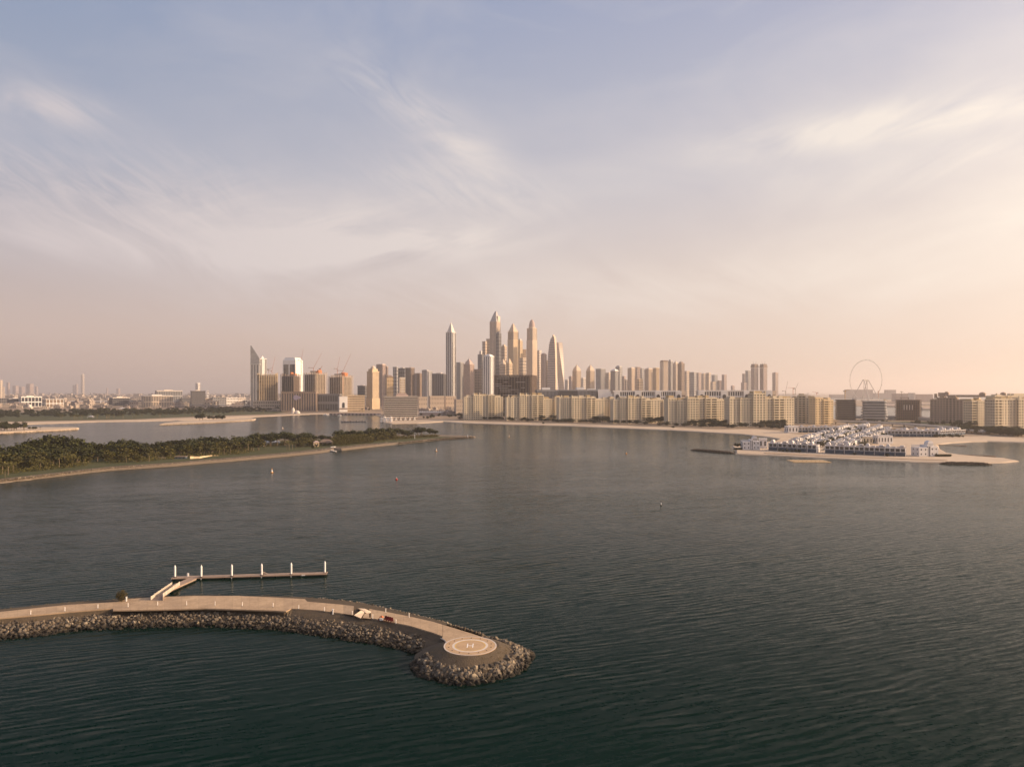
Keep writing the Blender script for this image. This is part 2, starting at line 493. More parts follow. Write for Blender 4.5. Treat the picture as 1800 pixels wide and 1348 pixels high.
# island across the channel on the sea side
land('island_ground', wob([(XA(1440, 3300), 3300), (XA(1500, 3000), 3000), (XA(1570, 2850), 2850), (XA(1620, 2420), 2420), (XA(1800, 2300), 2300), (XA(2300, 2200), 2200), (XA(2300, 5200), 5200), (XA(1700, 5600), 5600), (XA(1480, 5300), 5300), (XA(1440, 3300), 3300)][:-1], 60, 6, 4), 1.2, 5, M_LAND)

# ================================================================== the breakwater with its helipad
def interp(pts, x):
    if x <= pts[0][0]: return pts[0][1] + (pts[1][1] - pts[0][1]) / (pts[1][0] - pts[0][0]) * (x - pts[0][0])
    for (a, b), (c, d) in zip(pts, pts[1:]):
        if x <= c: return b + (d - b) * (x - a) / (c - a)
    (a, b), (c, d) = pts[-2], pts[-1]
    return b + (d - b) / (c - a) * (x - a)
BW_WATER = [(-200, 1147), (0, 1124), (60, 1119), (120, 1110), (200, 1105), (300, 1101.5), (360, 1101), (400, 1102), (480, 1106), (540, 1114), (590, 1122), (640, 1129), (700, 1140), (740, 1153), (790, 1175)]
BW_ROCK = [(-200, 1114), (0, 1096), (60, 1092), (120, 1085), (200, 1078), (300, 1074.5), (400, 1075), (480, 1080), (560, 1090), (640, 1100), (700, 1109), (750, 1122), (790, 1140)]
BW_LO = [(-200, 1102), (0, 1086), (60, 1081), (120, 1075), (198, 1069), (199, 1072.5), (300, 1070.5), (360, 1069), (420, 1070.5), (480, 1072.5), (503, 1074), (512, 1069), (560, 1072), (600, 1077.5), (640, 1083), (680, 1091), (720, 1099), (760, 1111), (790, 1122)]
BW_HI = [(-200, 1088), (0, 1075), (60, 1068.5), (120, 1062.5), (205, 1057.5), (225, 1052.5), (260, 1050), (340, 1047), (420, 1047), (480, 1049.5), (536, 1052.5), (540, 1057), (600, 1062), (640, 1068), (690, 1077), (720, 1083), (760, 1092), (800, 1104), (846, 1119)]
BW_BACK = [(-200, 1084), (0, 1071), (120, 1058.5), (205, 1053.5), (225, 1051), (340, 1046), (480, 1048), (538, 1050), (600, 1055.5), (640, 1061), (690, 1072), (760, 1088), (800, 1100), (846, 1114)]
PC = G(826.5, 1134.5, 3.0); PR = 5.95
xs = list(range(-520, 786, 5))
bk = []
for x in xs:
    bk.append([G(x, interp(BW_BACK, x), 2.75) + Vector((0, 7.5, -4.2)), G(x, interp(BW_BACK, x), 2.75) + Vector((0, 0.3, 0)),
               G(x, interp(BW_HI, x), 2.98) + Vector((0, .3, -.25)), G(x, interp(BW_LO, x), 2.98) + Vector((0, -.3, -.25)), G(x, interp(BW_ROCK, x), 1.75), G(x, interp(BW_WATER, x), 0.0) + Vector((0, .6, -0.25)),
               G(x, interp(BW_WATER, x), 0.0) + Vector((0, -3.0, -2.5))])
mb = MB()
mb.loft([[p for p in r[::-1]] for r in bk], cap=False, closed=False)
# the round head
def headr(a, r):   # a: angle from +X
    return r * (1 + .035 * sin(3 * a + .6) + .02 * sin(7 * a))
rings = []
NA = 72
for r, z in ((0.0, 2.93), (PR + .3, 2.93), (PR + 1.1, 2.65), (9.3, 1.75), (11.2, 0.9), (13.2, -0.25), (16.0, -2.4)):
    rings.append([(PC.x + headr(2 * pi * k / NA, r) * cos(2 * pi * k / NA), PC.y + headr(2 * pi * k / NA, r) * sin(2 * pi * k / NA), z) for k in range(NA)])
hb = MB(); hb.loft(rings, cap=False)
for i, f in enumerate(hb.f): hb.f[i] = f
mb.v, off = mb.v, len(mb.v)
mb.v += hb.v; mb.f += [tuple(i + off for i in f) for f in hb.f]; mb.mi += hb.mi
bw = mb.build('breakwater', M_SOIL, kind='structure')

# --- rocks
M_ROCK = bpy.data.materials.new('quarry_rock'); M_ROCK.use_nodes = True
t = NT(M_ROCK.node_tree); b = t.n['Principled BSDF']
ge = t.node('ShaderNodeNewGeometry')
rr = t.m('FRACT', t.m('ADD', ge.outputs['Random Per Island'], t.node('ShaderNodeObjectInfo').outputs['Random']))
c = t.ramp(rr, [(0, (0.045, 0.036, 0.027)), (.35, (0.10, 0.08, 0.057)), (.6, (0.17, 0.135, 0.092)), (.8, (0.12, 0.11, 0.095)), (.92, (0.27, 0.215, 0.15)), (1, (0.40, 0.33, 0.23))])
nn = t.noise(t.node('ShaderNodeTexCoord').outputs['Object'], 1.6, 4, .6)
c = t.mix(t.mapr(nn, .35, .7, 0, .55), c, (0.12, 0.10, 0.085))
pz = t.sep(ge.outputs['Position'])[2]
wet = t.m('ADD', pz, t.m('MULTIPLY', nn, 0.5))
c = t.mix(t.mapr(wet, 0.65, 1.35, 1.0, 0.0), c, (0.022, 0.019, 0.014))      # weed and wet below the tide line
t.l.new(c, b.inputs['Base Color']); b.inputs['Roughness'].default_value = .85
b.inputs['Specular IOR Level'].default_value = .25
ICO = None
def ico():
    g = (1 + sqrt(5)) / 2
    v = [Vector(p).normalized() for p in ((-1, g, 0), (1, g, 0), (-1, -g, 0), (1, -g, 0), (0, -1, g), (0, 1, g), (0, -1, -g), (0, 1, -g), (g, 0, -1), (g, 0, 1), (-g, 0, -1), (-g, 0, 1))]
    f = [(0, 11, 5), (0, 5, 1), (0, 1, 7), (0, 7, 10), (0, 10, 11), (1, 5, 9), (5, 11, 4), (11, 10, 2), (10, 7, 6), (7, 1, 8), (3, 9, 4), (3, 4, 2), (3, 2, 6), (3, 6, 8), (3, 8, 9), (4, 9, 5), (2, 4, 11), (6, 2, 10), (8, 6, 7), (9, 8, 1)]
    return v, f
IV, IF_ = ico()
def rock_shape(rnd):
    """an angular block: a box-ish icosahedron with cut sides"""
    ax = Vector((rnd.uniform(.75, 1.3), rnd.uniform(.65, 1.1), rnd.uniform(.5, .85)))
    q = Vector((rnd.gauss(0, 1), rnd.gauss(0, 1), rnd.gauss(0, 1))).normalized()
    from mathutils import Quaternion
    rq = Quaternion(q, rnd.uniform(0, 3.1))
    pl = [(Vector((rnd.gauss(0, 1), rnd.gauss(0, 1), rnd.gauss(0, 1))).normalized(), rnd.uniform(.55, .85)) for _ in range(4)]
    out_ = []
    for p in IV:
        p = p * rnd.uniform(.85, 1.12)
        for n_, d in pl:
            k = p.dot(n_) - d
            if k > 0: p = p - n_ * k
        p = rq @ Vector((p.x * ax.x, p.y * ax.y, p.z * ax.z))
        out_.append(p)
    return out_
rnd = random.Random(3)
def surf_at(xi, tt):
    """point on the front slope: station px xi, tt 0 at the rock top .. 1 at the water"""
    a = G(xi, interp(BW_ROCK, xi), 1.75); c_ = G(xi, interp(BW_WATER, xi), 0.0)
    return a.lerp(c_, tt)
spots = []
px_ = -440.0
while px_ < 742:
    a = surf_at(px_, 0); c_ = surf_at(px_, 1)
    for k in range(15):
        tt = rnd.uniform(-.12, 1.08)
        q = surf_at(px_ + rnd.uniform(-4, 4), tt)
        s = rnd.choice((.14, .18, .22, .26, .31, .38, .48, .66)) * rnd.uniform(.85, 1.15)
        if tt < .1: s *= .7
        spots.append((q + Vector((0, 0, s * .10)), s))
    px_ += 3.6
for k in range(2900):
    a = rnd.uniform(0, 2 * pi); rr_ = rnd.uniform(0, 1) ** .8
    r = 9.2 + rr_ * 4.6
    if sin(a) > .25 and cos(a) < .05: continue
    if cos(a) < -.75 and sin(a) > -.1: continue
    z = 1.85 - (r - 9.0) / 4.4 * 2.0
    s = rnd.choice((.18, .22, .28, .34, .42, .55, .75)) * rnd.uniform(.85, 1.2)
    if rr_ < .1: s *= .7
    hr = headr(a, r)
    spots.append((Vector((PC.x + hr * cos(a), PC.y + hr * sin(a), z + s * .1)), s))
for k in range(700):        # the far side of the head and of the arm
    x = rnd.uniform(540, 846)
    p = G(x, interp(BW_BACK, x), 2.75); dd = rnd.uniform(0.6, 5)
    spots.append((p + Vector((dd * .25, dd, -dd * .55 + .2)), rnd.uniform(.25, .55)))
for k in range(1200):
    x = rnd.uniform(-440, 540)
    p = G(x, interp(BW_BACK, x), 2.75); dd = rnd.uniform(1.4, 5.4)
    spots.append((p + Vector((0, dd, -dd * .55)), rnd.uniform(.2, .45)))
def vis(p): return p.y < PC.y + 4 and (p.x / p.y) > -.74
order = sorted(spots, key=lambda q: -(q[1] / q[0].y if vis(q[0]) else 0))
protos = []
for k in range(14):
    m_ = MB(); m_.v = rock_shape(rnd); m_.f = list(IF_); m_.mi = [0] * 20
    protos.append(m_.mesh('rock', M_ROCK))
for k, (p, s) in enumerate(order[:300]):
    o = new_obj('rock', protos[k % 14], bw, p)
    s *= 1.1
    o.scale = (s, s, s); o.rotation_euler = (rnd.uniform(0, 6), rnd.uniform(0, 6), rnd.uniform(0, 6))
m_ = MB()
for p, s in order[300:]:
    i = len(m_.v); m_.v += [p + q * s for q in rock_shape(rnd)]
    m_.f += [(a + i, b_ + i, c_ + i) for a, b_, c_ in IF_]; m_.mi += [0] * 20
m_.build('rubble', M_ROCK, bw, kind='stuff')

# --- paved path in slabs with open joints
path = bpy.data.objects.new('path', None); COL.objects.link(path); path['kind'] = 'structure'
JX = []
x = -190.0 - 17 * 19
while x < 776:
    JX.append(x); x += 17 if x < 180 else 15
JX = [j for j in JX]
def edge_pts(tab, x0, x1, z, dyy):
    ks = [x0] + [q for q, _ in tab if x0 + .01 < q < x1 - .01] + [x1]
    return [G(k, interp(tab, k), z) + Vector((0, dyy, 0)) for k in ks]
for a, b_ in zip(JX, JX[1:] + [778]):
    if a > 770: break
    lo = edge_pts(BW_LO, a + .06, b_ - .06, 3.0, 0); hi = edge_pts(BW_HI, a + .06, b_ - .06, 3.0, 0)
    if 606 < (a + b_) / 2 < 652: continue          # the humped ramp stands here
    ring = [tuple(p)[:2] for p in lo] + [tuple(p)[:2] for p in hi[::-1]]
    m_ = MB(); tri_poly(m_, ring, 3.0); n = len(ring)
    i0 = len(m_.v); m_.v += [(q[0], q[1], 3.0) for q in ring] + [(q[0], q[1], 2.72) for q in ring]
    for k in range(n):
        j = (k + 1) % n; m_.f.append((i0 + k, i0 + n + k, i0 + n + j, i0 + j)); m_.mi.append(0)
    m_.build('paving_slab', M_PAVE, path)
# apron that joins the path to the pad
lo = [G(778.4, interp(BW_LO, 778.4), 3.0), G(777, 1121.5, 3.0), G(784, 1126, 3.0)]
hi = [G(778.4, interp(BW_HI, 778.4), 3.0), G(800, 1104, 3.0), G(826, 1112, 3.0), G(846, 1118.5, 3.0)]
ring = [tuple(p)[:2] for p in lo]
for k in range(0, 13):
    a = pi * 1.02 - k * (pi * .80 / 12)
    ring.append((PC.x + (PR + .05) * cos(a), PC.y + (PR + .05) * sin(a)))
ring += [tuple(p)[:2] for p in hi[::-1]]
m_ = MB(); tri_poly(m_, ring, 2.996); n = len(ring); i0 = len(m_.v)
m_.v += [(q[0], q[1], 2.996) for q in ring] + [(q[0], q[1], 2.7) for q in ring]
for k in range(n):
    j = (k + 1) % n; m_.f.append((i0 + k, i0 + n + k, i0 + n + j, i0 + j)); m_.mi.append(0)
m_.build('paving_slab', M_PAVE, path)

# humped ramp across the path
rp = thing('footpath_ramp', 'pale concrete hump with two sloping faces set across the paved path before the red chairs', 'ramp', (0, 0, 0))
z0 = 2.9
def g3(x, y, z): return tuple(G(x, y, z))
m_ = MB()
m_.loft([[g3(604.15, interp(BW_HI, 604.15), 3.0), g3(604.15, interp(BW_LO, 604.15), 3.0), g3(604.15, 1079, 2.6), g3(604.15, 1063, 2.6)],
         [g3(622, 1064.5, 3.25), g3(621, 1081, 3.25), g3(621, 1082, 2.6), g3(622, 1065, 2.6)]])
m_.build('lower_slab', M_PAVE, rp)
m_ = MB()
m_.loft([[g3(622.3, 1081, 3.25), g3(635, 1072.2, 3.55), g3(635, 1073, 2.6), g3(622.3, 1083, 2.6)],
         [g3(634, 1086, 3.0), g3(641, 1076, 3.15), g3(641, 1077, 2.6), g3(634, 1087.5, 2.6)]])
m_.build('sloping_face', mat('pale_concrete', lin(222, 200, 172), .8, .08, .3), rp)
m_ = MB()
m_.loft([[g3(629, 1068.6, 3.5), g3(637, 1072, 3.5), g3(637, 1074, 2.6), g3(629, 1070, 2.6)], [g3(641, 1069.2, 3.5), g3(644, 1077.5, 3.1), g3(644, 1079, 2.6), g3(641, 1070, 2.6)],
         [g3(652.5, 1074.5, 3.0), g3(651.5, 1077.2, 3.0), g3(651.5, 1078.5, 2.6), g3(652.5, 1076, 2.6)]])
m_.build('sloping_face', mat('pale_concrete', lin(222, 200, 172)), rp)
m_ = MB()
m_.loft([[g3(637, 1085.5, 3.0), g3(641, 1078, 3.0), g3(641, 1079, 2.6), g3(637, 1087, 2.6)], [g3(651.4, 1087, 3.0), g3(652, 1076.5, 3.0), g3(652, 1077.5, 2.6), g3(651.4, 1088, 2.6)]])
m_.build('lower_slab', M_PAVE, rp)

# --- helipad
pad = thing('helipad', 'round pale helipad with painted rings and a white H at the tip of the breakwater', 'helipad', (PC.x, PC.y, 3.0))
def disc(mb, r, z, n=96, r0=0.0, a0=0, a1=2 * pi):
    for k in range(n):
        a, c_ = a0 + (a1 - a0) * k / n, a0 + (a1 - a0) * (k + 1) / n
        mb.quad((r0 * cos(a), r0 * sin(a), z), (r * cos(a), r * sin(a), z), (r * cos(c_), r * sin(c_), z), (r0 * cos(c_), r0 * sin(c_), z))
M_PAD = mat('pad_concrete', lin(198, 168, 132), .85, .1, .5, col2=lin(166, 138, 108))
M_RING = mat('pad_ring_pale', lin(214, 202, 188), .7, .1, .8)
M_CREAM = mat('pad_white', (0.60, 0.53, 0.46), .7, .1, .8)
WHITEP = mat('marking_white', (0.85, 0.82, 0.78), .6, .04, .8)
M_YEL = mat('pad_yellow', lin(206, 170, 104), .7, .1, .8)
m_ = MB(); m_.cyl(0, 0, PR, -.3, .03, 96); m_.build('pad_slab', M_PAD, pad)
m_ = MB(); disc(m_, PR - .01, .038, r0=PR - .30); m_.build('outer_ring', M_CREAM, pad)
m_ = MB(); disc(m_, 4.05, .038, r0=3.50); m_.build('middle_ring', M_RING, pad)
m_ = MB(); disc(m_, 3.50, .042, r0=3.20); m_.build('inner_ring', M_YEL, pad)
m_ = MB()
hw, hh, th = .72, 1.3, .22
m_.box(-hw, -hw + th, -hh, hh, .032, .045); m_.box(hw - th, hw, -hh, hh, .032, .045); m_.box(-hw + th, hw - th, -th / 2, th / 2, .032, .045)
m_.build('letter_h', WHITEP, pad)
m_ = MB()
for k in range(11):                                    # line of small yellow characters, too small to read
    m_.box(-.66 + k * .125, -.66 + k * .125 + .07, -2.1, -1.65 + .1 * (k % 2), .032, .043)
m_.build('small_lettering', M_YEL, pad, kind='stuff')
M_DARK = mat('dark_metal', (0.03, 0.03, 0.032), .5, .1, 1)
m_ = MB(); m_.cyl(0, 0, .12, 0, .08, 10); lm = m_.mesh('edge_light', M_DARK)
for k in range(14):
    a = 2 * pi * (k + .5) / 14
    new_obj('edge_light', lm, pad, (4.85 * cos(a), 4.85 * sin(a), .03))
m_ = MB()
kk = [G(775, 1121.4, 3.0), G(781, 1124.5, 3.0), G(785, 1129, 3.0)]
for p, q in zip(kk, kk[1:]): m_.bar(p - pad.location, q - pad.location, .12)
m_.build('kerb', M_CREAM, pad)

# --- bollard lamps along the path
bo = thing('bollard_light', 'x', 'bollard', (0, 0, 0), group='white bollard lights along the breakwater path')
m_ = MB(); m_.cyl(0, 0, .085, 0, .82, 8); m_.build('post', M_WHITE, bo)
m_ = MB(); m_.cyl(0, 0, .10, .82, 1.02, 8); m_.cyl(0, 0, .13, 1.02, 1.08, 8); m_.build('lamp_head', mat('lamp_white', (0.85, 0.78, 0.68), .4), bo)
m_ = MB(); m_.cyl(0, 0, .17, 0, .04, 8); m_.build('base_plate', M_DARK, bo)
BL = [(54, 1080, 'where the breakwater path runs off the frame'), (114, 1074, 'on the breakwater path, second from where it runs off the frame'),
      (172, 1069, 'on the narrow path just before the paving widens by the bush'), (225, 1067, 'on the wide paving below the round bush'),
      (277, 1064, 'on the wide paving straight below the gangway foot'), (328, 1063.5, 'on the wide paving below the first dock pile'),
      (378, 1064, 'on the wide paving between the second and third dock piles'), (426, 1065, 'on the wide paving below the third dock pile'),
      (480, 1066.5, 'on the wide paving before it narrows, below the fourth dock pile'), (525, 1070, 'on the narrowed path just past the wide paving'),
      (570, 1074, 'on the narrowed path short of the humped ramp'), (619, 1081, 'at the near edge right where the humped ramp begins'),
      (655, 1087, 'between the humped ramp and the orange-topped cart'), (696, 1096, 'just past the row of dark red chairs'),
      (678, 1076.5, 'at the far edge of the path behind the red chairs'), (719, 1085, 'at the outer path edge between red chairs and pad')]
for k, (x, y, wh) in enumerate(BL):
    L_ = 'slim white bollard light ' + wh
    p = G(x, y, 3.0)
    if k == 0: bo.location = p; bo['label'] = L_
    else: dup(bo, p, 0, label=L_)
for x, y, L_ in ((222, 1056.5, 'taller cream post standing against the round bush at the path edge'), (585, 1079, 'thicker white post with a dark box beside it near the humped ramp')):
    q = thing('marker_post', L_, 'post', G(x, y, 3.0))
    m_ = MB(); m_.box(-.14, .14, -.14, .14, -.05, 1.15); m_.build('post', M_WHITE, q)
    m_ = MB(); m_.box(-.19, .19, -.19, .19, 1.15, 1.25); m_.build('cap', M_WHITE, q)
    if x > 500:
        m_ = MB(); m_.box(-.55, -.25, -.12, .12, -.05, .75); m_.build('box', M_DARK, q)

# --- four dark red chairs and a little cart
M_RED = mat('dark_red', (0.13, 0.012, 0.010), .6, .1, 1)
ch = thing('garden_chair', 'x', 'chair', (0, 0, 0), group='dark red chairs at the edge of the path')
m_ = MB(); m_.box(-.3, .3, -.3, .3, .42, .50); m_.build('seat', M_RED, ch)
m_ = MB(); m_.loft([[(-.3, .24, .5), (.3, .24, .5), (.3, .30, .5), (-.3, .30, .5)], [(-.3, .40, 1.2), (.3, .40, 1.2), (.3, .46, 1.2), (-.3, .46, 1.2)]]); m_.build('backrest', M_RED, ch)
for sx in (-1, 1):
    m_ = MB(); m_.box(sx * .33 - .04, sx * .33 + .04, -.3, .3, .62, .68); m_.build('armrest', M_RED, ch)
    for sy in (-1, 1):
        m_ = MB(); m_.box(sx * .33 - .03, sx * .33 + .03, sy * .27 - .03, sy * .27 + .03, 0, .62 if sy < 0 else .62); m_.build('leg', M_RED, ch)
CH = [(677.2, 1091.2, 'dark red upright chair standing next to the orange-topped cart'), (681, 1092.2, 'dark red upright chair, second from the orange-topped cart'),
      (685, 1093.2, 'dark red upright chair, third from the orange-topped cart'), (689, 1094.2, 'dark red upright chair at the end of the row away from the cart')]
for k, (x, y, L_) in enumerate(CH):
    p = G(x, y, 3.0)
    if k == 0: ch.location = p; ch.rotation_euler.z = -.2; ch['label'] = L_
    else: dup(ch, p, -.2 + .1 * k, label=L_)
ct = thing('service_cart', 'small white cart with an orange cover standing beside the dark red chairs', 'cart', G(670.5, 1091, 3.0), -.3)
m_ = MB(); m_.box(-.45, .45, -.3, .3, .2, .62); m_.build('body', M_WHITE, ct)
m_ = MB(); m_.loft([[(-.55, -.35, .95), (.55, -.35, .95), (.55, .35, .95), (-.55, .35, .95)], [(-.1, -.05, 1.3), (.1, -.05, 1.3), (.1, .05, 1.3), (-.1, .05, 1.3)]]); m_.build('cover', mat('orange_cloth', (0.62, 0.16, 0.05), .8), ct)
for sx in (-1, 1):
    m_ = MB(); m_.bar((sx * .42, 0, .6), (sx * .42, 0, .97), .03); m_.build('pole', M_DARK, ct)
    m_ = MB(); m_.bar((sx * .35, -.34, .14), (sx * .35, -.26, .14), .14, 10); m_.build('wheel', M_DARK, ct)
m_ = MB(); m_.box(-.85, -.5, -.1, .15, 0, .55); m_.build('side_box', M_RED, ct)

# --- bush by the path
def leaf_cloud(mb, n, fn, size, rnd, up=.3):
    for _ in range(n):
        p = fn(rnd)
        a = Vector((rnd.gauss(0, 1), rnd.gauss(0, 1), rnd.gauss(0, 1) * .7)).normalized()
        b2 = a.cross(Vector((rnd.gauss(0, 1), rnd.gauss(0, 1), rnd.gauss(0, 1)))).normalized()
        s = size * rnd.uniform(.6, 1.4)
        mb.quad(p - a * s, p - b2 * s * .6, p + a * s, p + b2 * s * .6)
M_BUSH = mat('bush_leaves', (0.075, 0.060, 0.022), .8, .2, 1.5, isl=.45)
M_BARK = mat('bark', (0.16, 0.12, 0.085), .9, .2, 1)
q = thing('round_bush', 'lone round brownish bush on the far edge of the breakwater path', 'bush', G(214, 1056.5, 2.85))
m_ = MB()
rb = random.Random(5)
def bf(r):
    d = Vector((r.gauss(0, 1), r.gauss(0, 1), r.gauss(0, 1))).normalized() * r.random() ** .45
    return Vector((d.x * 1.55, d.y * 1.45, 1.55 + d.z * 1.5 + .25 * sin(5 * d.x) * cos(4 * d.y)))
leaf_cloud(m_, 2600, bf, .10, rb); m_.build('foliage', M_BUSH, q, kind='stuff')
for k in range(6):
    m_ = MB(); m_.bar((0, 0, -.1), (1.0 * cos(k * 1.05), 1.0 * sin(k * 1.05), 1.9), .05, 5, r2=.02); m_.build('branch', M_BARK, q)
# low dry scrub on the soil
m_ = MB()
for k in range(170):
    x = rb.uniform(-150, 780); tt = rb.uniform(.15, .9)
    p = G(x, interp(BW_LO, x), 2.75).lerp(G(x, interp(BW_ROCK, x), 1.75), tt) if rb.random() < .7 else G(x, interp(BW_BACK, x), 2.75) + Vector((0, rb.uniform(0, 1), -.1))
    s = rb.uniform(.15, .5)
    leaf_cloud(m_, 22, lambda r: p + Vector((r.gauss(0, s), r.gauss(0, s * .8), abs(r.gauss(0, s * .5)))), .07, rb)
for k in range(90):
    a = rb.uniform(-pi, .6); r_ = rb.uniform(6.4, 9.2); s = rb.uniform(.1, .35)
    p = Vector((PC.x + r_ * cos(a), PC.y + r_ * sin(a), 2.93 - (r_ - 6.3) * .38))
    leaf_cloud(m_, 16, lambda r: p + Vector((r.gauss(0, s), r.gauss(0, s), abs(r.gauss(0, s * .4)))), .05, rb)
m_.build('scrub', mat('dry_scrub', (0.13, 0.10, 0.035), .9, .2, 1.5, isl=.4), kind='stuff')

# ================================================================== the floating dock
M_DECK = mat('dock_planks', lin(172, 150, 132), .85, .12, .5, col2=lin(142, 122, 106))
M_FLOAT = mat('dock_float', (0.030, 0.026, 0.024), .8, .1, .5)
M_TRIMW = mat('dock_edge', lin(170, 150, 132), .7, .1, .5)
zd = .75
A0 = G(303, 1014.2, zd); A1 = G(575.5, 1006.2, zd)
d_ = (A1 - A0); L_ = d_.length; ang = atan2(d_.y, d_.x)
dock = thing('floating_dock', 'long grey floating dock with plank deck moored on white piles off the breakwater', 'dock', (A0.x, A0.y, 0), ang)
nseg = 12; DW = 2.5
for k in range(nseg):
    a, b_ = L_ * k / nseg + .04, L_ * (k + 1) / nseg - .04
    m_ = MB(); m_.box(a, b_, -DW / 2, DW / 2, zd - .14, zd); m_.build('deck_panel', M_DECK, dock)
for k in range(6):
    a, b_ = L_ * k / 6 + .3, L_ * (k + 1) / 6 - .3
    m_ = MB(); m_.box(a, b_, -DW / 2 + .12, DW / 2 - .12, -.3, zd - .15); m_.build('float', M_FLOAT, dock)
for s in (-1, 1):
    m_ = MB(); m_.box(0, L_, s * (DW / 2 + .06) - .05, s * (DW / 2 + .06) + .05, zd - .30, zd - .10); m_.build('fender_rail', M_TRIMW, dock)
m_ = MB(); m_.box(4.3, 4.8, .5, .9, zd, zd + .95); m_.build('pedestal', M_WHITE, dock)
m_ = MB(); m_.box(40.5, 41.6, -1.5, -1.25, .35, .62); m_.build('fender', M_WHITE, dock)
m_ = MB(); m_.loft([[(27.6, .35, zd), (29.4, .35, zd), (29.4, .95, zd), (27.6, .95, zd)], [(27.8, .4, zd + .75), (28.0, .4, zd + .75), (28.0, .9, zd + .75), (27.8, .9, zd + .75)]]); m_.build('gangplank_wedge', M_TRIMW, dock)
# spur
B0 = G(297, 1034.5, zd); B1 = G(340, 1014.5, zd) + Vector((.2, -.9, 0))
d2 = B1 - B0; L2 = d2.length
spur = thing('dock_spur', 'short plank landing joining the gangway to the long floating dock', 'dock', (B0.x, B0.y, 0), atan2(d2.y, d2.x))
for k in range(4):
    m_ = MB(); m_.box(L2 * k / 4 + .03, L2 * (k + 1) / 4 - .03, -1.45, 1.45, zd - .14, zd); m_.build('deck_panel', M_DECK, spur)
m_ = MB(); m_.box(.2, L2 - .4, -1.2, 1.2, -.3, zd - .15); m_.build('float', M_FLOAT, spur)
for s in (-1, 1):
    m_ = MB(); m_.box(0, L2 - .5, s * 1.5 - .05, s * 1.5 + .05, zd - .3, zd - .1); m_.build('fender_rail', M_TRIMW, spur)
# piles
pl = thing('mooring_pile', 'x', 'pile', (0, 0, 0), group='white mooring piles of the floating dock')
m_ = MB(); m_.cyl(0, 0, .30, -1.5, 4.0, 12); m_.build('shaft', M_WHITE, pl)
m_ = MB(); m_.cyl(0, 0, .31, 4.0, 4.65, 12, r2=.03); m_.build('pointed_cap', M_WHITE, pl)
m_ = MB(); m_.box(-.42, .42, -.42, .42, .78, .95); m_.build('guide_collar', M_DARK, pl)
ordn = ['at the shore-side end of the dock beyond the gangway landing', 'just past the plank landing, second along the floating dock', 'third along the floating dock from the gangway end',
        'fourth along the floating dock, beside the wooden wedge', 'fifth along the floating dock, next to the last one', 'at the outer free end of the floating dock']
for k, u in enumerate((.8, 9.2, 18.6, 27.9, 37.2, 47.7)):
    p = dock.location + Vector((cos(ang) * u - sin(ang) * (-.35 if 0 < k < 5 else 0), sin(ang) * u + cos(ang) * (-.9 if 0 < k < 5 else 0), 0))
    p.z = 0
    lb = 'white cone-topped mooring pile ' + ordn[k]
    if k == 0: pl.location = p; pl['label'] = lb
    else: dup(pl, p, 0, label=lb)
# gangway
Ga = G(279, 1049.5, 3.05); Gb = G(309, 1028.5, .9) 
gw = thing('gangway', 'white gangway with panelled handrails sloping from the breakwater to the dock landing', 'gangway', (0, 0, 0))
dg = (Gb - Ga); nh = Vector((-dg.y, dg.x, 0)).normalized()
m_ = MB(); hw_ = 1.05
m_.loft([[Ga - nh * hw_, Ga + nh * hw_, Ga + nh * hw_ - Vector((0, 0, .18)), Ga - nh * hw_ - Vector((0, 0, .18))],
         [Gb - nh * hw_, Gb + nh * hw_, Gb + nh * hw_ - Vector((0, 0, .18)), Gb - nh * hw_ - Vector((0, 0, .18))]]); m_.build('deck', M_DECK, gw)
M_RAILW = mat('rail_panel', (0.50, 0.43, 0.35), .6)
for s in (-1, 1):
    o_ = nh * hw_ * s
    m_ = MB()
    up = Vector((0, 0, 1.05)); th_ = nh * .05
    m_.loft([[Ga + o_ - th_, Ga + o_ + th_, Ga + o_ + th_ + up, Ga + o_ - th_ + up], [Gb + o_ - th_, Gb + o_ + th_, Gb + o_ + th_ + up, Gb + o_ - th_ + up]])
    m_.build('rail_panel', M_RAILW, gw)
    for k in range(6):
        p = Ga.lerp(Gb, k / 5) + o_ * 1.07
        m_ = MB(); m_.bar(p - Vector((0, 0, .1)), p + Vector((0, 0, 1.15)), .045); m_.build('rail_post', M_WHITE, gw)
lp = thing('gangway_landing', 'curved white-railed landing where the gangway meets the breakwater', 'landing', (0, 0, 0))
c0 = G(279, 1054, 3.0)
m_ = MB(); m_.loft([[c0 - Vector((1.9, .6, 0)), c0 + Vector((1.3, -.6, 0)), c0 + Vector((1.3, -.6, -.3)), c0 - Vector((1.9, .6, .3))],
                    [Ga - nh * hw_ * -1 , Ga - nh * hw_, Ga - nh * hw_ - Vector((0, 0, .3)), Ga + nh * hw_ - Vector((0, 0, .3))]]); m_.build('deck', M_DECK, lp)
for pts in ([c0 + Vector((-2.0, -.4, 0)), c0 + Vector((-1.9, 1.6, 0)), Ga + nh * hw_], [c0 + Vector((1.5, -.6, 0)), Ga - nh * hw_]):
    for p, q_ in zip(pts, pts[1:]):
        dd = (q_ - p).normalized(); th_ = Vector((-dd.y, dd.x, 0)) * .05; up = Vector((0, 0, 1.15))
        p = Vector((p.x, p.y, 2.9)); q_ = Vector((q_.x, q_.y, 2.95))
        m_ = MB(); m_.loft([[p - th_, p + th_, p + th_ + up, p - th_ + up], [q_ - th_, q_ + th_, q_ + th_ + up, q_ - th_ + up]]); m_.build('rail_panel', M_RAILW, lp)

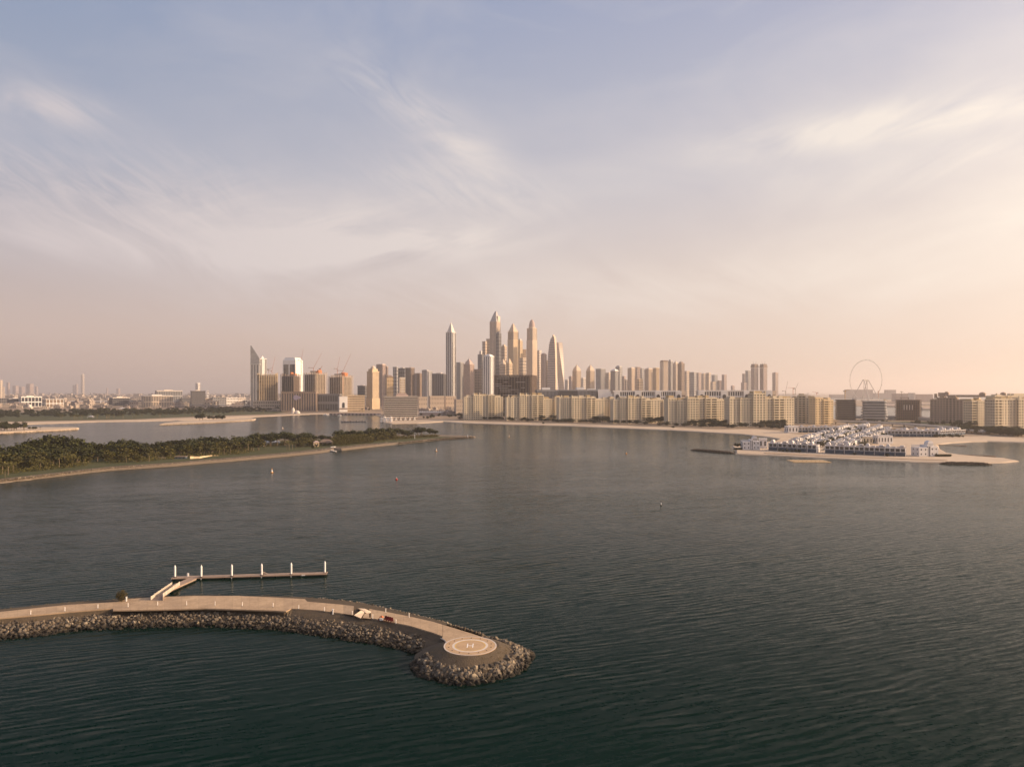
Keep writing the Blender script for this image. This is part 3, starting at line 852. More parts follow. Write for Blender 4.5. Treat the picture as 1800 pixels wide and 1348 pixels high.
# ================================================================== towers of the far shore
BEIGE = mat('stone_beige', (0.60, 0.49, 0.385), .8, .08, .02)
TAN = mat('stone_tan', (0.54, 0.44, 0.345), .8, .08, .02)
GOLD = mat('stone_gold', (0.58, 0.45, 0.30), .7, .08, .02)
BROWN = mat('stone_brown', (0.25, 0.185, 0.145), .8, .1, .02)
GREYW = mat('panel_grey', (0.36, 0.35, 0.35), .7, .08, .02)
DGREY = mat('panel_dark', (0.15, 0.145, 0.15), .6, .1, .02)
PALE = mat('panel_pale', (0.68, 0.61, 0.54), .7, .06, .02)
WHITEB = mat('panel_white', (0.74, 0.71, 0.68), .6, .05, .02)
ROSE = mat('stone_rose', (0.45, 0.345, 0.305), .8, .08, .02)
G_BLUE = glass('glass_blue_grey', (0.12, 0.125, 0.14))
G_DARK = glass('glass_dark', (0.035, 0.037, 0.045))
G_BRZ = glass('glass_bronze', (0.21, 0.155, 0.115))
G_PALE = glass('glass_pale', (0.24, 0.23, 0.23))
G_GOLD = glass('glass_gold', (0.42, 0.28, 0.12), rough=.35)
ORANGE = mat('formwork_orange', (0.50, 0.17, 0.06), .8, .15, .1)
CRANE = mat('crane_paint', (0.45, 0.16, 0.07), .6, .15, .2)
CRANEY = mat('crane_yellow', (0.50, 0.28, 0.05), .6, .15, .2)
NETTING = mat('safety_netting', (0.30, 0.16, 0.05), .9, .2, .1)

def ring4(w, d, z, cx=0, cy=0, rz=0):
    pts = []
    for sx, sy in ((-1, -1), (1, -1), (1, 1), (-1, 1)):
        x, y = sx * w / 2, sy * d / 2
        pts.append((cx + x * cos(rz) - y * sin(rz), cy + x * sin(rz) + y * cos(rz), z))
    return pts
def clad(par, w, d, z0, z1, wall, pier=8.0, band=14.0, pw=.40, bw_=.28, out_=.9, cx=0, cy=0):
    """piers and floor bands standing proud of the glazing"""
    m_ = MB()
    for (L_, ax) in ((w, 0), (d, 1)):
        n = max(2, round(L_ / pier))
        for k in range(n + 1):
            u = -L_ / 2 + L_ * k / n; h = L_ / n * pw / 2
            a, b_ = max(-L_ / 2 - out_ * .9, u - h), min(L_ / 2 + out_ * .9, u + h)
            for s in (-1, 1):
                if ax == 0:
                    y0 = s * d / 2
                    m_.box(cx + a, cx + b_, cy + min(y0, y0 + s * out_), cy + max(y0, y0 + s * out_), z0, z1)
                elif 0 < k < n:
                    x0 = s * w / 2
                    m_.box(cx + min(x0, x0 + s * out_), cx + max(x0, x0 + s * out_), cy + a, cy + b_, z0, z1)
    m_.build('pier', wall, par, kind='stuff')
    if band:
        m_ = MB(); n = max(2, int((z1 - z0) / band))
        o = out_ * .55
        for k in range(n):
            z = z0 + (z1 - z0) * (k + .5) / n; h = (z1 - z0) / n * bw_ / 2
            m_.box(cx - w / 2 - o, cx + w / 2 + o, cy - d / 2 - o, cy + d / 2 + o, z - h, z + h)
        m_.build('floor_band', wall, par, kind='stuff')

def place(x0, xm, x1, Y):
    wl, wr = max(.4, xm - x0), max(.4, x1 - xm)
    phi = atan2(wr, wl); a = math.hypot(W(wl, Y), W(wr, Y))
    X = XA((x0 + x1) / 2, Y); az_ = atan2(X, Y)
    return X, phi, a, -phi - az_
TW = []
def tower(x0, xm, x1, yt, Y, label, wall=BEIGE, gl=G_BRZ, pier=8, band=14, pw=.42, bw_=.28, crown=None, crown_mat=None, spire=None, name='skyscraper', cap=True, steps=None, zb=0, cat='skyscraper', top_box=None):
    X, phi, a, rz = place(x0, xm, x1, Y)
    o = thing(name, label, cat, (X, Y, zb), rz)
    H = HZ(yt, Y) - zb
    m_ = MB(); m_.box(-a / 2, a / 2, -a / 2, a / 2, 0, H - 1); m_.build('glazing', gl, o)
    if pier: clad(o, a, a, 0, H, wall, pier, band, pw, bw_, out_=max(.6, a * .022))
    z = H
    if cap:
        m_ = MB(); m_.box(-a / 2 - 1.2, a / 2 + 1.2, -a / 2 - 1.2, a / 2 + 1.2, H - .5, H + 2.5); m_.build('parapet', crown_mat or wall, o)
        z = H + 2
    if steps:          # wider lower shoulders: (ytop, scale)
        for ys, scl in steps:
            h2 = HZ(ys, Y) - zb
            m_ = MB(); m_.box(-a / 2 * scl, a / 2 * scl, -a / 2 * scl, a / 2 * scl, 0, h2); m_.build('shoulder', wall, o)
            clad(o, a * scl, a * scl, 0, h2, wall, pier, 0, pw, out_=.8)
    if crown:          # tapering top: (y, scale)
        secs = [ring4(a * crown[0][1], a * crown[0][1], z - .3)] if crown[0][0] is None else []
        for c in crown:
            if c[0] is None: continue
            secs.append(ring4(a * c[1], a * c[1], HZ(c[0], Y) - zb))
        m_ = MB(); m_.loft(secs); m_.build('crown', crown_mat or wall, o)
        z = secs[-1][0][2]
    if top_box:
        ty, f0 = top_box; hb_ = HZ(ty, Y) - zb
        m_ = MB(); m_.box(-a / 2 * f0, a / 2 * f0, -a / 2 * f0, a / 2 * f0, H, hb_); m_.build('roof_house', crown_mat or PALE, o); z = hb_
    if spire:
        m_ = MB(); m_.bar((0, 0, z - 1), (0, 0, HZ(spire, Y) - zb), max(.6, W(.35, Y)), 6, r2=.25); m_.build('spire', wall, o)
    return o, a, H

def domec(y0, y1, n=5, s0=.86):
    return [(None, s0)] + [(y0 + (y1 - y0) * sin(k / n * pi / 2), s0 * max(.04, cos(k / n * pi / 2))) for k in range(0, n + 1)]

# --- the tall cluster
o, a, H = tower(784, 794, 801.5, 585, 3200, 'slim white-framed tower with tall tapering crown and needle, standing alone beside the main cluster', WHITEB, G_DARK, 10, 0, .34, .10,
      crown=[(None, .80), (580, .62), (574, .36), (568, .10)], crown_mat=PALE, spire=556)
tower(801, 809, 815.5, 638, 3300, 'pale twin-slab tower beside the slim white-framed needle tower', GREYW, G_BLUE, 6, 0, .55)
tower(815, 826, 833.5, 641, 3250, 'rose-brown tower with small pyramid dome and pin on its flat roof', ROSE, G_BRZ, 5, 0, .5, crown=[(None, .8), (636, .6), (632.5, .25), (631, .06)], spire=627)
tower(832, 842, 846.5, 650, 3350, 'plain dark tower behind the pyramid-domed rose-brown one', BROWN, G_DARK, 7, 12)
tower(840, 847, 850, 624, 3500, 'dark stepped tower at the edge of the tallest cluster', DGREY, G_BLUE, 7, 14, top_box=(617, .5))
tower(848, 853, 856, 601, 3600, 'tan tower just behind the tallest skyscraper, lower of a stepped pair', TAN, G_BRZ, 7, 14)
tower(855, 861, 864, 596.5, 3620, 'tan tower against the tallest skyscraper, higher of a stepped pair', TAN, G_BRZ, 7, 14)
tower(850, 861, 868.5, 627, 2900, 'white and grey rounded-top tower standing in front of the tallest skyscraper', WHITEB, G_BLUE, 11, 0, .5, crown=domec(627, 622.5, 4, .9), crown_mat=WHITEB)
tower(880, 887, 891, 610, 3550, 'brown tower with a small golden dome squeezed between the two crowned giants', TAN, G_BRZ, 7, 14, crown=domec(610, 605.5, 4, .7), crown_mat=GOLD)
tower(878.5, 885, 890, 641, 3250, 'short tan gable-topped tower low between the two crowned giants', TAN, G_BRZ, 7, 12, crown=[(None, .9), (636, .55), (631, .1)])
tower(890, 895, 901, 640, 3230, 'short golden gable-topped tower low in front of the tiered-crown skyscraper', GOLD, G_BRZ, 7, 12, crown=[(None, .9), (635, .55), (630, .1)])
# tallest
o, a, H = tower(861, 872.5, 879.5, 566, 3400, 'tallest skyscraper of the cluster, beige with a sloping wedge-shaped crown', BEIGE, G_BRZ, 8, 0, .5, cap=False)
m_ = MB(); h = lambda y: HZ(y, 3400)
m_.loft([ring4(a, a, h(566.5)), ring4(a * .62, a * .7, h(559), a * .02, 0), ring4(a * .34, a * .4, h(551), a * .10, 0), ring4(a * .16, a * .2, h(547.5), a * .14, 0)]); m_.build('crown', GREYW, o)
m_ = MB(); m_.box(a * .12, a * .5, -a * .1, a * .45, h(566.5), h(556)); m_.build('crown_shoulder', BEIGE, o)
tower(871.5, 877, 881, 587, 3330, 'dark wing tower leaning against the flank of the tallest skyscraper', DGREY, G_DARK, 7, 16, crown=[(None, .95), (583, .3)])
# tiered crown
o, a, H = tower(893, 902.5, 911, 584, 3380, 'golden skyscraper with a stepped ziggurat crown', GOLD, G_BRZ, 7, 0, .55, cap=True, steps=[(597, 1.05)])
for yb, yt_, f_ in ((584, 580, .86), (580, 576, .62), (576, 572, .40), (572, 569, .2)):
    m_ = MB(); m_.box(-a * f_ / 2, a * f_ / 2, -a * f_ / 2, a * f_ / 2, HZ(yb, 3380), HZ(yt_, 3380)); m_.build('crown_tier', BEIGE, o)
tower(910, 914, 918.5, 600, 3450, 'narrow golden tower with open balcony top behind the ziggurat-crowned skyscraper', GOLD, G_GOLD, 6, 8, top_box=(596, .6))
tower(914, 919, 925, 615, 3500, 'dark tan tower between the ziggurat crown and the big round dome', BROWN, G_BRZ, 6, 12)
tower(913, 919, 925, 630, 3300, 'shorter two-tone tower in front, at the foot of the big domed skyscraper', TAN, G_DARK, 6, 14)
# big dome
o, a, H = tower(926.5, 936, 943.5, 578, 3400, 'very tall skyscraper topped by a big round dome and thin mast', BEIGE, G_BRZ, 7, 0, .55, cap=True, steps=[(598, 1.07)], spire=555)
m_ = MB(); m_.dome(0, 0, a * .46, a * .46, HZ(577.5, 3400), W(16, 3400), 16, 7); m_.build('dome', ROSE, o, smooth=True)
m_ = MB(); m_.cyl(0, 0, a * .49, H, HZ(575, 3400), 16); m_.build('drum', BEIGE, o)
tower(944, 948, 951.5, 617, 3550, 'thin pale tower immediately beside the big domed skyscraper', PALE, G_PALE, 6, 12)
tower(951, 956, 960.5, 624, 3350, 'round-shouldered pinkish tower two along from the big domed skyscraper', ROSE, G_PALE, 6, 0, .6, crown=domec(624, 620.5, 4, .95), crown_mat=ROSE)
tower(959.5, 962, 965.5, 634, 3500, 'narrow golden tower tucked against the curved sail-like tower', GOLD, G_BRZ, 6, 12)
# sail-like tower with one curved flank
Y = 3350; X = XA(970.5, Y); az_ = atan2(X, Y)
o = thing('skyscraper', 'curved sail-shaped skyscraper with one bowed flank and slanted tip', 'skyscraper', (X, Y, 0), -az_)
def pxr(x0, x1, y, dpt=34):
    u0, u1 = W(x0 - 970.5, Y), W(x1 - 970.5, Y); z = HZ(y, Y)
    return [(u0, -dpt * .25, z), (u1 - W(3.2, Y), -dpt / 2, z), (u1, dpt * .1, z), (u0 + 2, dpt / 2, z)]
prof = [(961.5, 979.5, 706), (961.8, 979.3, 660), (962.3, 979, 640), (963.6, 978.6, 622), (965.5, 978, 606), (967.6, 977.4, 597), (970.6, 976.2, 592), (973.0, 974.6, 589)]
m_ = MB(); m_.loft([pxr(a_, b_, c_) for a_, b_, c_ in prof]); m_.build('glazing', G_PALE, o)
m_ = MB()
for k in range(26):
    y = 700 - k * 4.1
    x0 = interp([(-p[2], p[0]) for p in prof], -y); x1 = interp([(-p[2], p[1]) for p in prof], -y)
    r0 = pxr(x0 - .25, x1 + .2, y, 36); r1 = pxr(x0 - .25, x1 + .2, y - 1.6, 36); m_.loft([r0, r1])
m_.build('floor_band', ROSE, o, kind='stuff')
m_ = MB(); m_.loft([pxr(b_ - .6, b_ + .3, c_, 38) for a_, b_, c_ in prof]); m_.build('edge_fin', BEIGE, o)
# twisted tower
Y = 3450; X = XA(986, Y)
o = thing('skyscraper', 'twisting tower that leans beside the sail-shaped skyscraper', 'skyscraper', (X, Y, 0), -atan2(X, Y))
n = 34; m_ = MB(); secs = []
for k in range(n + 1):
    q = k / n; y = 706 + (602 - 706) * q
    cx = W(1.8 - 4.8 * q, Y); secs.append(ring4(W(9.8, Y), W(7.4, Y), HZ(y, Y), cx, 0, R(20 - 88 * q)))
m_.loft(secs); m_.build('glazing', PALE, o)
m_ = MB()
for k in range(n):
    q = (k + .5) / n; y = 706 + (602 - 706) * q; cx = W(1.8 - 4.8 * q, Y)
    r0 = ring4(W(10.3, Y), W(7.9, Y), HZ(y, Y), cx, 0, R(20 - 88 * q)); r1 = [(p[0], p[1], p[2] + 1.2) for p in r0]; m_.loft([r0, r1])
m_.build('floor_band', ROSE, o, kind='stuff')

# --- long row to the side of the cluster, paler with distance
def T(x0, xm, x1, yt, Y, label, *a, **k): return tower(x0, xm, x1, yt, Y, label, *a, **k)
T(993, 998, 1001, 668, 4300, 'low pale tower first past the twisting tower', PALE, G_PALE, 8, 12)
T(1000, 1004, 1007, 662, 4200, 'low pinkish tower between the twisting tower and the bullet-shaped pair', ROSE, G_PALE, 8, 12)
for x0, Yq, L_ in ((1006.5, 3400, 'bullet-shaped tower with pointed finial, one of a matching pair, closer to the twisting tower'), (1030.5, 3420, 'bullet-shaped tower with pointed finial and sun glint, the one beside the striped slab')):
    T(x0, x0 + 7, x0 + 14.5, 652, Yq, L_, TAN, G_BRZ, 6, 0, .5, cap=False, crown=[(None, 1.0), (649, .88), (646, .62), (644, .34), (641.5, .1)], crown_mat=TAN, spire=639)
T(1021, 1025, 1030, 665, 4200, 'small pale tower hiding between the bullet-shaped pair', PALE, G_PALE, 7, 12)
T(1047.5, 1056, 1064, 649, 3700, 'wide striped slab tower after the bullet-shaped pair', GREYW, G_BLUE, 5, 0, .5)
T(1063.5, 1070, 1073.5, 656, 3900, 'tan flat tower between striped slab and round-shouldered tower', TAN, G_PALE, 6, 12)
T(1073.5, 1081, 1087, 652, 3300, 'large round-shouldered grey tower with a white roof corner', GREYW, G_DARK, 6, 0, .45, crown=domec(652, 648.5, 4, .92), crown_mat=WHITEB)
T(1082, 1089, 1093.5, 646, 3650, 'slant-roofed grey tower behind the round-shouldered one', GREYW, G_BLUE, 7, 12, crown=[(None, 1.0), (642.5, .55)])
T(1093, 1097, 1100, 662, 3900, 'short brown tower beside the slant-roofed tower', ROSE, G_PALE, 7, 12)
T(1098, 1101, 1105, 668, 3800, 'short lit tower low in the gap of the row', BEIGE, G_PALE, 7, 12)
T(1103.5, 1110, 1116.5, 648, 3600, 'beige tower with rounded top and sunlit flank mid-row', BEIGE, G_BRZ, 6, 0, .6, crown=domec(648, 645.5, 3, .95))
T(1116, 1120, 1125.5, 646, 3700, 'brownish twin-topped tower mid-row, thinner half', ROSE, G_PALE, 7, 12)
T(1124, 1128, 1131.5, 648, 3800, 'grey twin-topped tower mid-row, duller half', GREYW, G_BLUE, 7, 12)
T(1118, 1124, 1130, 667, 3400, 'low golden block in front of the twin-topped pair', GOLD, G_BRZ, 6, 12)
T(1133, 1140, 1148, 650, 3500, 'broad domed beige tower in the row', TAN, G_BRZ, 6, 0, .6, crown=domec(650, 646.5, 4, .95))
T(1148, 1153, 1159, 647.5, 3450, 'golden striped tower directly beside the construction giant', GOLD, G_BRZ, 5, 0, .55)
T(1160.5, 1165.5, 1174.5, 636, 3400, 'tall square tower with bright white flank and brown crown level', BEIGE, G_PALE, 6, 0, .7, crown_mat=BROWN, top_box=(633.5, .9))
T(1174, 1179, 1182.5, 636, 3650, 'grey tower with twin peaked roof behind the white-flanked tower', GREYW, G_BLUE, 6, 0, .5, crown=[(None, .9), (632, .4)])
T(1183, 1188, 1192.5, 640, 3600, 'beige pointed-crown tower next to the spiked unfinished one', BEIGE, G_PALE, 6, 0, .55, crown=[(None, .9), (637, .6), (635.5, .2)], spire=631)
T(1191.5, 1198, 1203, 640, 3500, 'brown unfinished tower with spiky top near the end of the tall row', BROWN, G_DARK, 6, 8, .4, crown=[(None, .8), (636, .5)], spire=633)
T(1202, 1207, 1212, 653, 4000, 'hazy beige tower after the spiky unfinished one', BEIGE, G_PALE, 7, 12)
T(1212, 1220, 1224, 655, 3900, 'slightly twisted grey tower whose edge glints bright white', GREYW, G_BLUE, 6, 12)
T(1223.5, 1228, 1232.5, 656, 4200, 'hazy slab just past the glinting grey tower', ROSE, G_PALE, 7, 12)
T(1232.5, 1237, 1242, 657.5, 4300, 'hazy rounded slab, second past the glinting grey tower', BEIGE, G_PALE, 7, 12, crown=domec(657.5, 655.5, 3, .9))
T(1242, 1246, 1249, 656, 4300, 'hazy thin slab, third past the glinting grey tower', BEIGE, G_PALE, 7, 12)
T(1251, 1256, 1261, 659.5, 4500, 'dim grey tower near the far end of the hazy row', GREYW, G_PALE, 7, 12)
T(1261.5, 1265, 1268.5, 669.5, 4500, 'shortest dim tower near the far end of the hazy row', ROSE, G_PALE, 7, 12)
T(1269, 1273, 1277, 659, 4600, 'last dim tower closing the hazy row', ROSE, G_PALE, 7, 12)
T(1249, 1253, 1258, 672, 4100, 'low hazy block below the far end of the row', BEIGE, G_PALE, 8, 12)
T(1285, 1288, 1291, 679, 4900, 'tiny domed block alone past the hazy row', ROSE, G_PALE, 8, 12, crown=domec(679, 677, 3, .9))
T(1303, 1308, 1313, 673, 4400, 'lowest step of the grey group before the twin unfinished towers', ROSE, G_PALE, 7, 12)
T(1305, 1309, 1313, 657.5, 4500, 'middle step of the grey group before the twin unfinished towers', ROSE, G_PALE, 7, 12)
T(1310.5, 1315, 1319, 652, 4450, 'rounded top step of the grey group before the twin unfinished towers', GREYW, G_BLUE, 7, 12)
for x0, L_ in ((1320.5, 'unfinished waisted tower with bulky top floors, first of the twins'), (1336, 'unfinished waisted tower with bulky top floors, second of the twins')):
    o, a, H = T(x0, x0 + 6, x0 + 12, 647, 3800, L_, ROSE, G_PALE, 6, 0, .55, cap=False)
    m_ = MB(); m_.box(-a * .56, a * .56, -a * .56, a * .56, HZ(646.5, 3800), HZ(643, 3800)); m_.build('jump_form', BROWN, o)
    m_ = MB(); m_.box(-a * .48, a * .48, -a * .48, a * .48, HZ(643, 3800), HZ(640, 3800)); m_.build('core_top', BROWN, o)
    for sx in (-1, 1):
        m_ = MB(); m_.bar((sx * a * .35, 0, HZ(640, 3800)), (sx * a * .4, 0, HZ(635.5, 3800)), 1.1); m_.build('crane_stub', ROSE, o)
T(1358, 1363, 1367.5, 656, 4400, 'round-topped dim tower standing alone after the unfinished twins', ROSE, G_PALE, 7, 12, crown=domec(656, 654, 3, .9))

# --- middle business district
T(662, 672, 678, 641.5, 3000, 'dark grey-brown tower behind the golden domed tower', ROSE, G_DARK, 5, 0, .5, top_box=(640, .9))
T(676, 680, 682, 645, 3050, 'dark tower stepping down beside the grey-brown one behind the domed tower', ROSE, G_DARK, 6, 0, .5)
T(678.5, 680.5, 691, 663, 2700, 'bright golden glass block after the domed tower', GOLD, G_GOLD, 7, 14, .3, crown=[(None, .8), (659.5, .5)], crown_mat=BROWN)
T(691, 697, 699.5, 646, 3100, 'slate tower with chamfered top after the golden glass block', GREYW, G_BLUE, 7, 14)
T(700, 711, 714, 648.5, 3150, 'black-glass square tower of the business district', DGREY, G_DARK, 9, 18, .25, top_box=(646, .5))
T(713, 722, 728.5, 647.5, 3000, 'dark brown square tower with mast-like roof frames', BROWN, G_DARK, 6, 0, .45, spire=642)
T(701.5, 703, 712, 664.5, 2500, 'pale panelled tower with white picture-frame front in the business district', PALE, G_GOLD, 5, 8, .4)
T(729, 733, 736, 657, 3200, 'blurred rose tower after the dark brown square one', ROSE, G_PALE, 6, 0)
T(733, 738, 742, 657, 3000, 'brown tower with golden edge, left unfinished looking, mid district', BROWN, G_BRZ, 6, 0)
T(742, 750, 754, 651.5, 2900, 'rounded pale tower with curved roof fin mid district', GREYW, G_PALE, 6, 0, .5, crown=domec(651.5, 649.5, 3, .9))
T(750.5, 752, 760, 653.5, 2800, 'brilliant white-edged tower next to the broad blue-black slab', WHITEB, G_PALE, 6, 0, .6)
T(760, 779, 784, 658, 2700, 'broad blue-black slab tower beside the needle tower', DGREY, G_DARK, 7, 0, .35, top_box=(655.5, .45))
T(629, 641, 645, 679, 2600, 'small dark block with sunlit edge before the golden domed tower', DGREY, G_DARK, 5, 9, top_box=(677, .5))
# golden domed tower
o, a, H = T(645.5, 654.5, 666, 654, 2450, 'rounded golden stone tower capped by a dome, lit warm on one side', GOLD, G_BRZ, 5, 0, .62, cap=True, steps=[(700, 1.12)])
m_ = MB(); m_.box(-a * .4, a * .4, -a * .4, a * .4, H, HZ(648.5, 2450)); m_.build('upper_tier', GOLD, o)
m_ = MB(); m_.dome(0, 0, a * .32, a * .32, HZ(648.5, 2450), W(5.5, 2450), 14, 5); m_.build('dome', BEIGE, o, smooth=True)
# tower with sail blade
o, a, H = T(441, 454.5, 457, 641, 2600, 'grey-white tower with a tall pointed glass blade rising from its edge', GREYW, G_BLUE, 11, 0, .45)
Y = 2600; X0 = o.location.x
sv_ = thing('skyscraper', 'x', 'skyscraper', (X0, Y, 0), 0); bpy.data.objects.remove(sv_)
m_ = MB(); u = lambda px: W(px - 449, Y)
m_.loft([[(u(441), -a * .2, HZ(642, Y)), (u(457), -a * .2, HZ(642, Y)), (u(457), a * .2, HZ(642, Y)), (u(441), a * .2, HZ(642, Y))],
         [(u(441), -a * .12, HZ(630, Y)), (u(456), -a * .12, HZ(630, Y)), (u(456), a * .12, HZ(630, Y)), (u(441), a * .12, HZ(630, Y))],
         [(u(440.6), -1, HZ(607.5, Y)), (u(442), -1, HZ(607.5, Y)), (u(442), 1, HZ(607.5, Y)), (u(440.6), 1, HZ(607.5, Y))]])
bl = m_.build('blade', G_PALE, o)
T(454, 457.5, 468, 631.5, 2650, 'plain sunlit white slab attached behind the pointed glass blade tower', WHITEB, G_PALE, 30, 0, .9, crown=[(None, .5), (626, .15)], crown_mat=WHITEB)
# white-capped tower
o, a, H = T(498.5, 519, 531, 640, 2750, 'grey glass tower with a broad white octagonal cap and bright flank', WHITEB, G_DARK, 40, 0, .14, cap=False)
m_ = MB(); m_.loft([ring4(a * 1.02, a * 1.02, HZ(641, 2750)), ring4(a * 1.02, a * 1.02, HZ(634, 2750)), ring4(a * .84, a * .84, HZ(631, 2750)), ring4(a * .78, a * .78, HZ(629, 2750))]); m_.build('cap', WHITEB, o)
m_ = MB(); m_.box(a / 2, a / 2 + 1.5, -a / 2 - 1, a / 2 + 1, 0, H); m_.build('flank_wall', WHITEB, o)

# --- towers under construction
def site(x0, xm, x1, yt, Y, label, fh=4.2, wall=BROWN, core=None, net=None, stubs=True, zb=0, form=False):
    X, phi, a, rz = place(x0, xm, x1, Y)
    o = thing('unfinished_tower', label, 'construction', (X, Y, zb), rz)
    H = HZ(yt, Y) - zb
    m_ = MB(); m_.box(-a * .44, a * .44, -a * .44, a * .44, 0, H - 4); m_.build('core', mat('raw_core', (0.10, 0.08, 0.065), .9), o)
    m_ = MB(); n = int(H / fh)
    for k in range(n + 1):
        m_.box(-a / 2, a / 2, -a / 2, a / 2, k * fh, k * fh + .55)
    m_.build('floor_slab', wall, o, kind='stuff')
    m_ = MB(); nc = max(4, int(a / 7))
    for k in range(nc + 1):
        u = -a / 2 + a * k / nc
        for s in (-1, 1):
            t_ = H + (random.uniform(1, 6) if stubs else 0)
            m_.box(u - .7, u + .7, s * a / 2 * .99 - .7, s * a / 2 * .99 + .7, 0, t_)
            m_.box(s * a / 2 * .99 - .7, s * a / 2 * .99 + .7, u - .7, u + .7, 0, t_)
    m_.build('column', wall, o, kind='stuff')
    if core:
        m_ = MB(); m_.box(-a * core[1] / 2, a * core[1] / 2, -a * core[1] / 2, a * core[1] / 2, H - 4, HZ(core[0], Y) - zb); m_.build('core_top', wall, o)
    if net:
        m_ = MB(); m_.box(-a * .36, a * .30, -a / 2 - 1.5, -a / 2 - .9, H * net[0], H * net[1]); m_.build('safety_net', GOLD, o)
    if form:
        for k in range(3):
            m_ = MB(); m_.box(a * (.05 + .15 * k), a * (.15 + .15 * k), -a * .2, a * .1, H, H + random.uniform(5, 14)); m_.build('formwork', ORANGE, o)
    return o, a, H
o, a, H = site(453, 457, 487, 658, 2350, 'unfinished golden concrete tower wrapped in netting, in front of the blade tower', 4.5, GOLD, net=(.55, .8))
m_ = MB()
for k in range(24): m_.box(-a / 2 - 6, -a / 2 - 2, -a * .45, -a * .45 + 4, k * H / 24, k * H / 24 + H / 48)
m_.build('hoist_mast', ORANGE, o, kind='stuff')
site(494.5, 516, 528, 660, 2250, 'unfinished dark concrete tower with orange formwork, in front of the white-capped tower', 4.2, BROWN, form=True)
site(533.5, 555, 574, 657, 2350, 'unfinished tower, half shadowed and half orange-lit, with a raised core', 4.2, TAN, core=(652, .4), form=True)
site(577.5, 601, 620, 662, 2400, 'unfinished tower with a broad dark core block, closest to the golden domed tower', 4.2, TAN, core=(657, .5), form=True)
o, a, H = site(870, 934, 944, 659.5, 1800, 'large dark unfinished hotel block with stepped floors in front of the cluster', 4.6, BROWN, stubs=False)
m_ = MB()
rr2 = random.Random(2)
for k in range(int(H / 4.6)):
    for j in range(3):
        if rr2.random() < .6:
            u0 = rr2.uniform(-a * .5, a * .25); m_.box(u0, u0 + a * rr2.uniform(.1, .3), -a / 2 - 2.5, -a / 2, k * 4.6 + 1, k * 4.6 + 1.9)
m_.build('balcony_slab', PALE, o, kind='stuff')

# --- cranes
def crane(px, yb, ym, jx, jy, Y, label, luff=True, mt=CRANE, r=1.0):
    X = XA(px, Y); zb_ = HZ(yb, Y); zm = HZ(ym, Y)
    o = thing('tower_crane', label, 'crane', (X, Y, zb_), 0)
    s = W(.38, Y) * r
    m_ = MB(); m_.bar((0, 0, 0), (0, 0, zm - zb_), s, 4); m_.build('mast', mt, o)
    tip = Vector((XA(jx, Y) - X, -s * 2, HZ(jy, Y) - zb_))
    top = Vector((0, 0, zm - zb_))
    m_ = MB(); m_.bar(top, tip, s * .7, 4, r2=s * .45)
    m_.build('jib', mt, o)
    bk_ = (top - tip).normalized(); bk_.z = .05
    m_ = MB(); m_.bar(top, top + bk_.normalized() * (tip - top).length * .28, s * .8, 4); m_.build('counter_jib', mt, o)
    e_ = top + bk_.normalized() * (tip - top).length * .28
    m_ = MB(); m_.box(e_.x - s * 1.6, e_.x + s * 1.6, e_.y - s, e_.y + s, e_.z - s * 3, e_.z + s * .5); m_.build('counterweight', M_CONC, o)
    m_ = MB(); m_.box(-s * 1.5, s * 1.5, -s * 2.4, -s * .8, top.z - s * 2.5, top.z); m_.build('cab', mt, o)
crane(478, 656, 652, 484, 626, 2380, 'thin crane with steep jib over the netted golden tower')
crane(472, 656, 649, 479, 646, 2360, 'short dark crane on the roof of the netted golden tower', mt=BROWN)
crane(529.5, 660, 634, 533.5, 613, 2400, 'tall crane with nearly upright jib behind the white-capped tower')
crane(551, 652, 647, 566, 620, 2350, 'luffing crane on the raised core of the half-orange unfinished tower')
crane(563, 656, 648, 567, 643, 2360, 'orange stub crane over the lit side of the half-orange unfinished tower', mt=ORANGE, r=1.5)
crane(593, 657, 649, 597.5, 627, 2400, 'crane with upright jib over the unfinished tower near the golden dome')
crane(603, 692, 652, 617, 622, 2330, 'crane with long raised jib climbing the unfinished tower near the golden dome')
crane(1394, 694, 682, 1384, 681, 1700, 'hammerhead crane behind the cream apartments', mt=CRANE)
crane(1381, 694, 688, 1384.5, 670, 1900, 'luffing crane with raised jib behind the cream apartments', mt=BROWN)
crane(1398, 694, 684, 1403, 673, 1950, 'second luffing crane, next to the hammerhead crane', mt=BROWN)
crane(1435.5, 694, 690, 1427, 688.5, 1600, 'small crane peeking over the golden end block', mt=CRANE)
crane(1485.5, 737, 687, 1493, 684.5, 1500, 'yellow crane standing before the brown boxy block', mt=CRANEY, r=1.4)
crane(1555, 735, 702, 1561, 705, 1540, 'yellow crane at the flank of the striped round office', mt=CRANEY, r=1.1)
crane(1544, 700, 688, 1545.5, 686, 2300, 'small distant crane between the wheel and the brown hulk', mt=CRANE, r=.9)
crane(1585, 697, 688, 1590, 691, 1550, 'small crane on the roof of the brown skeletal hulk', mt=BROWN, r=.9)

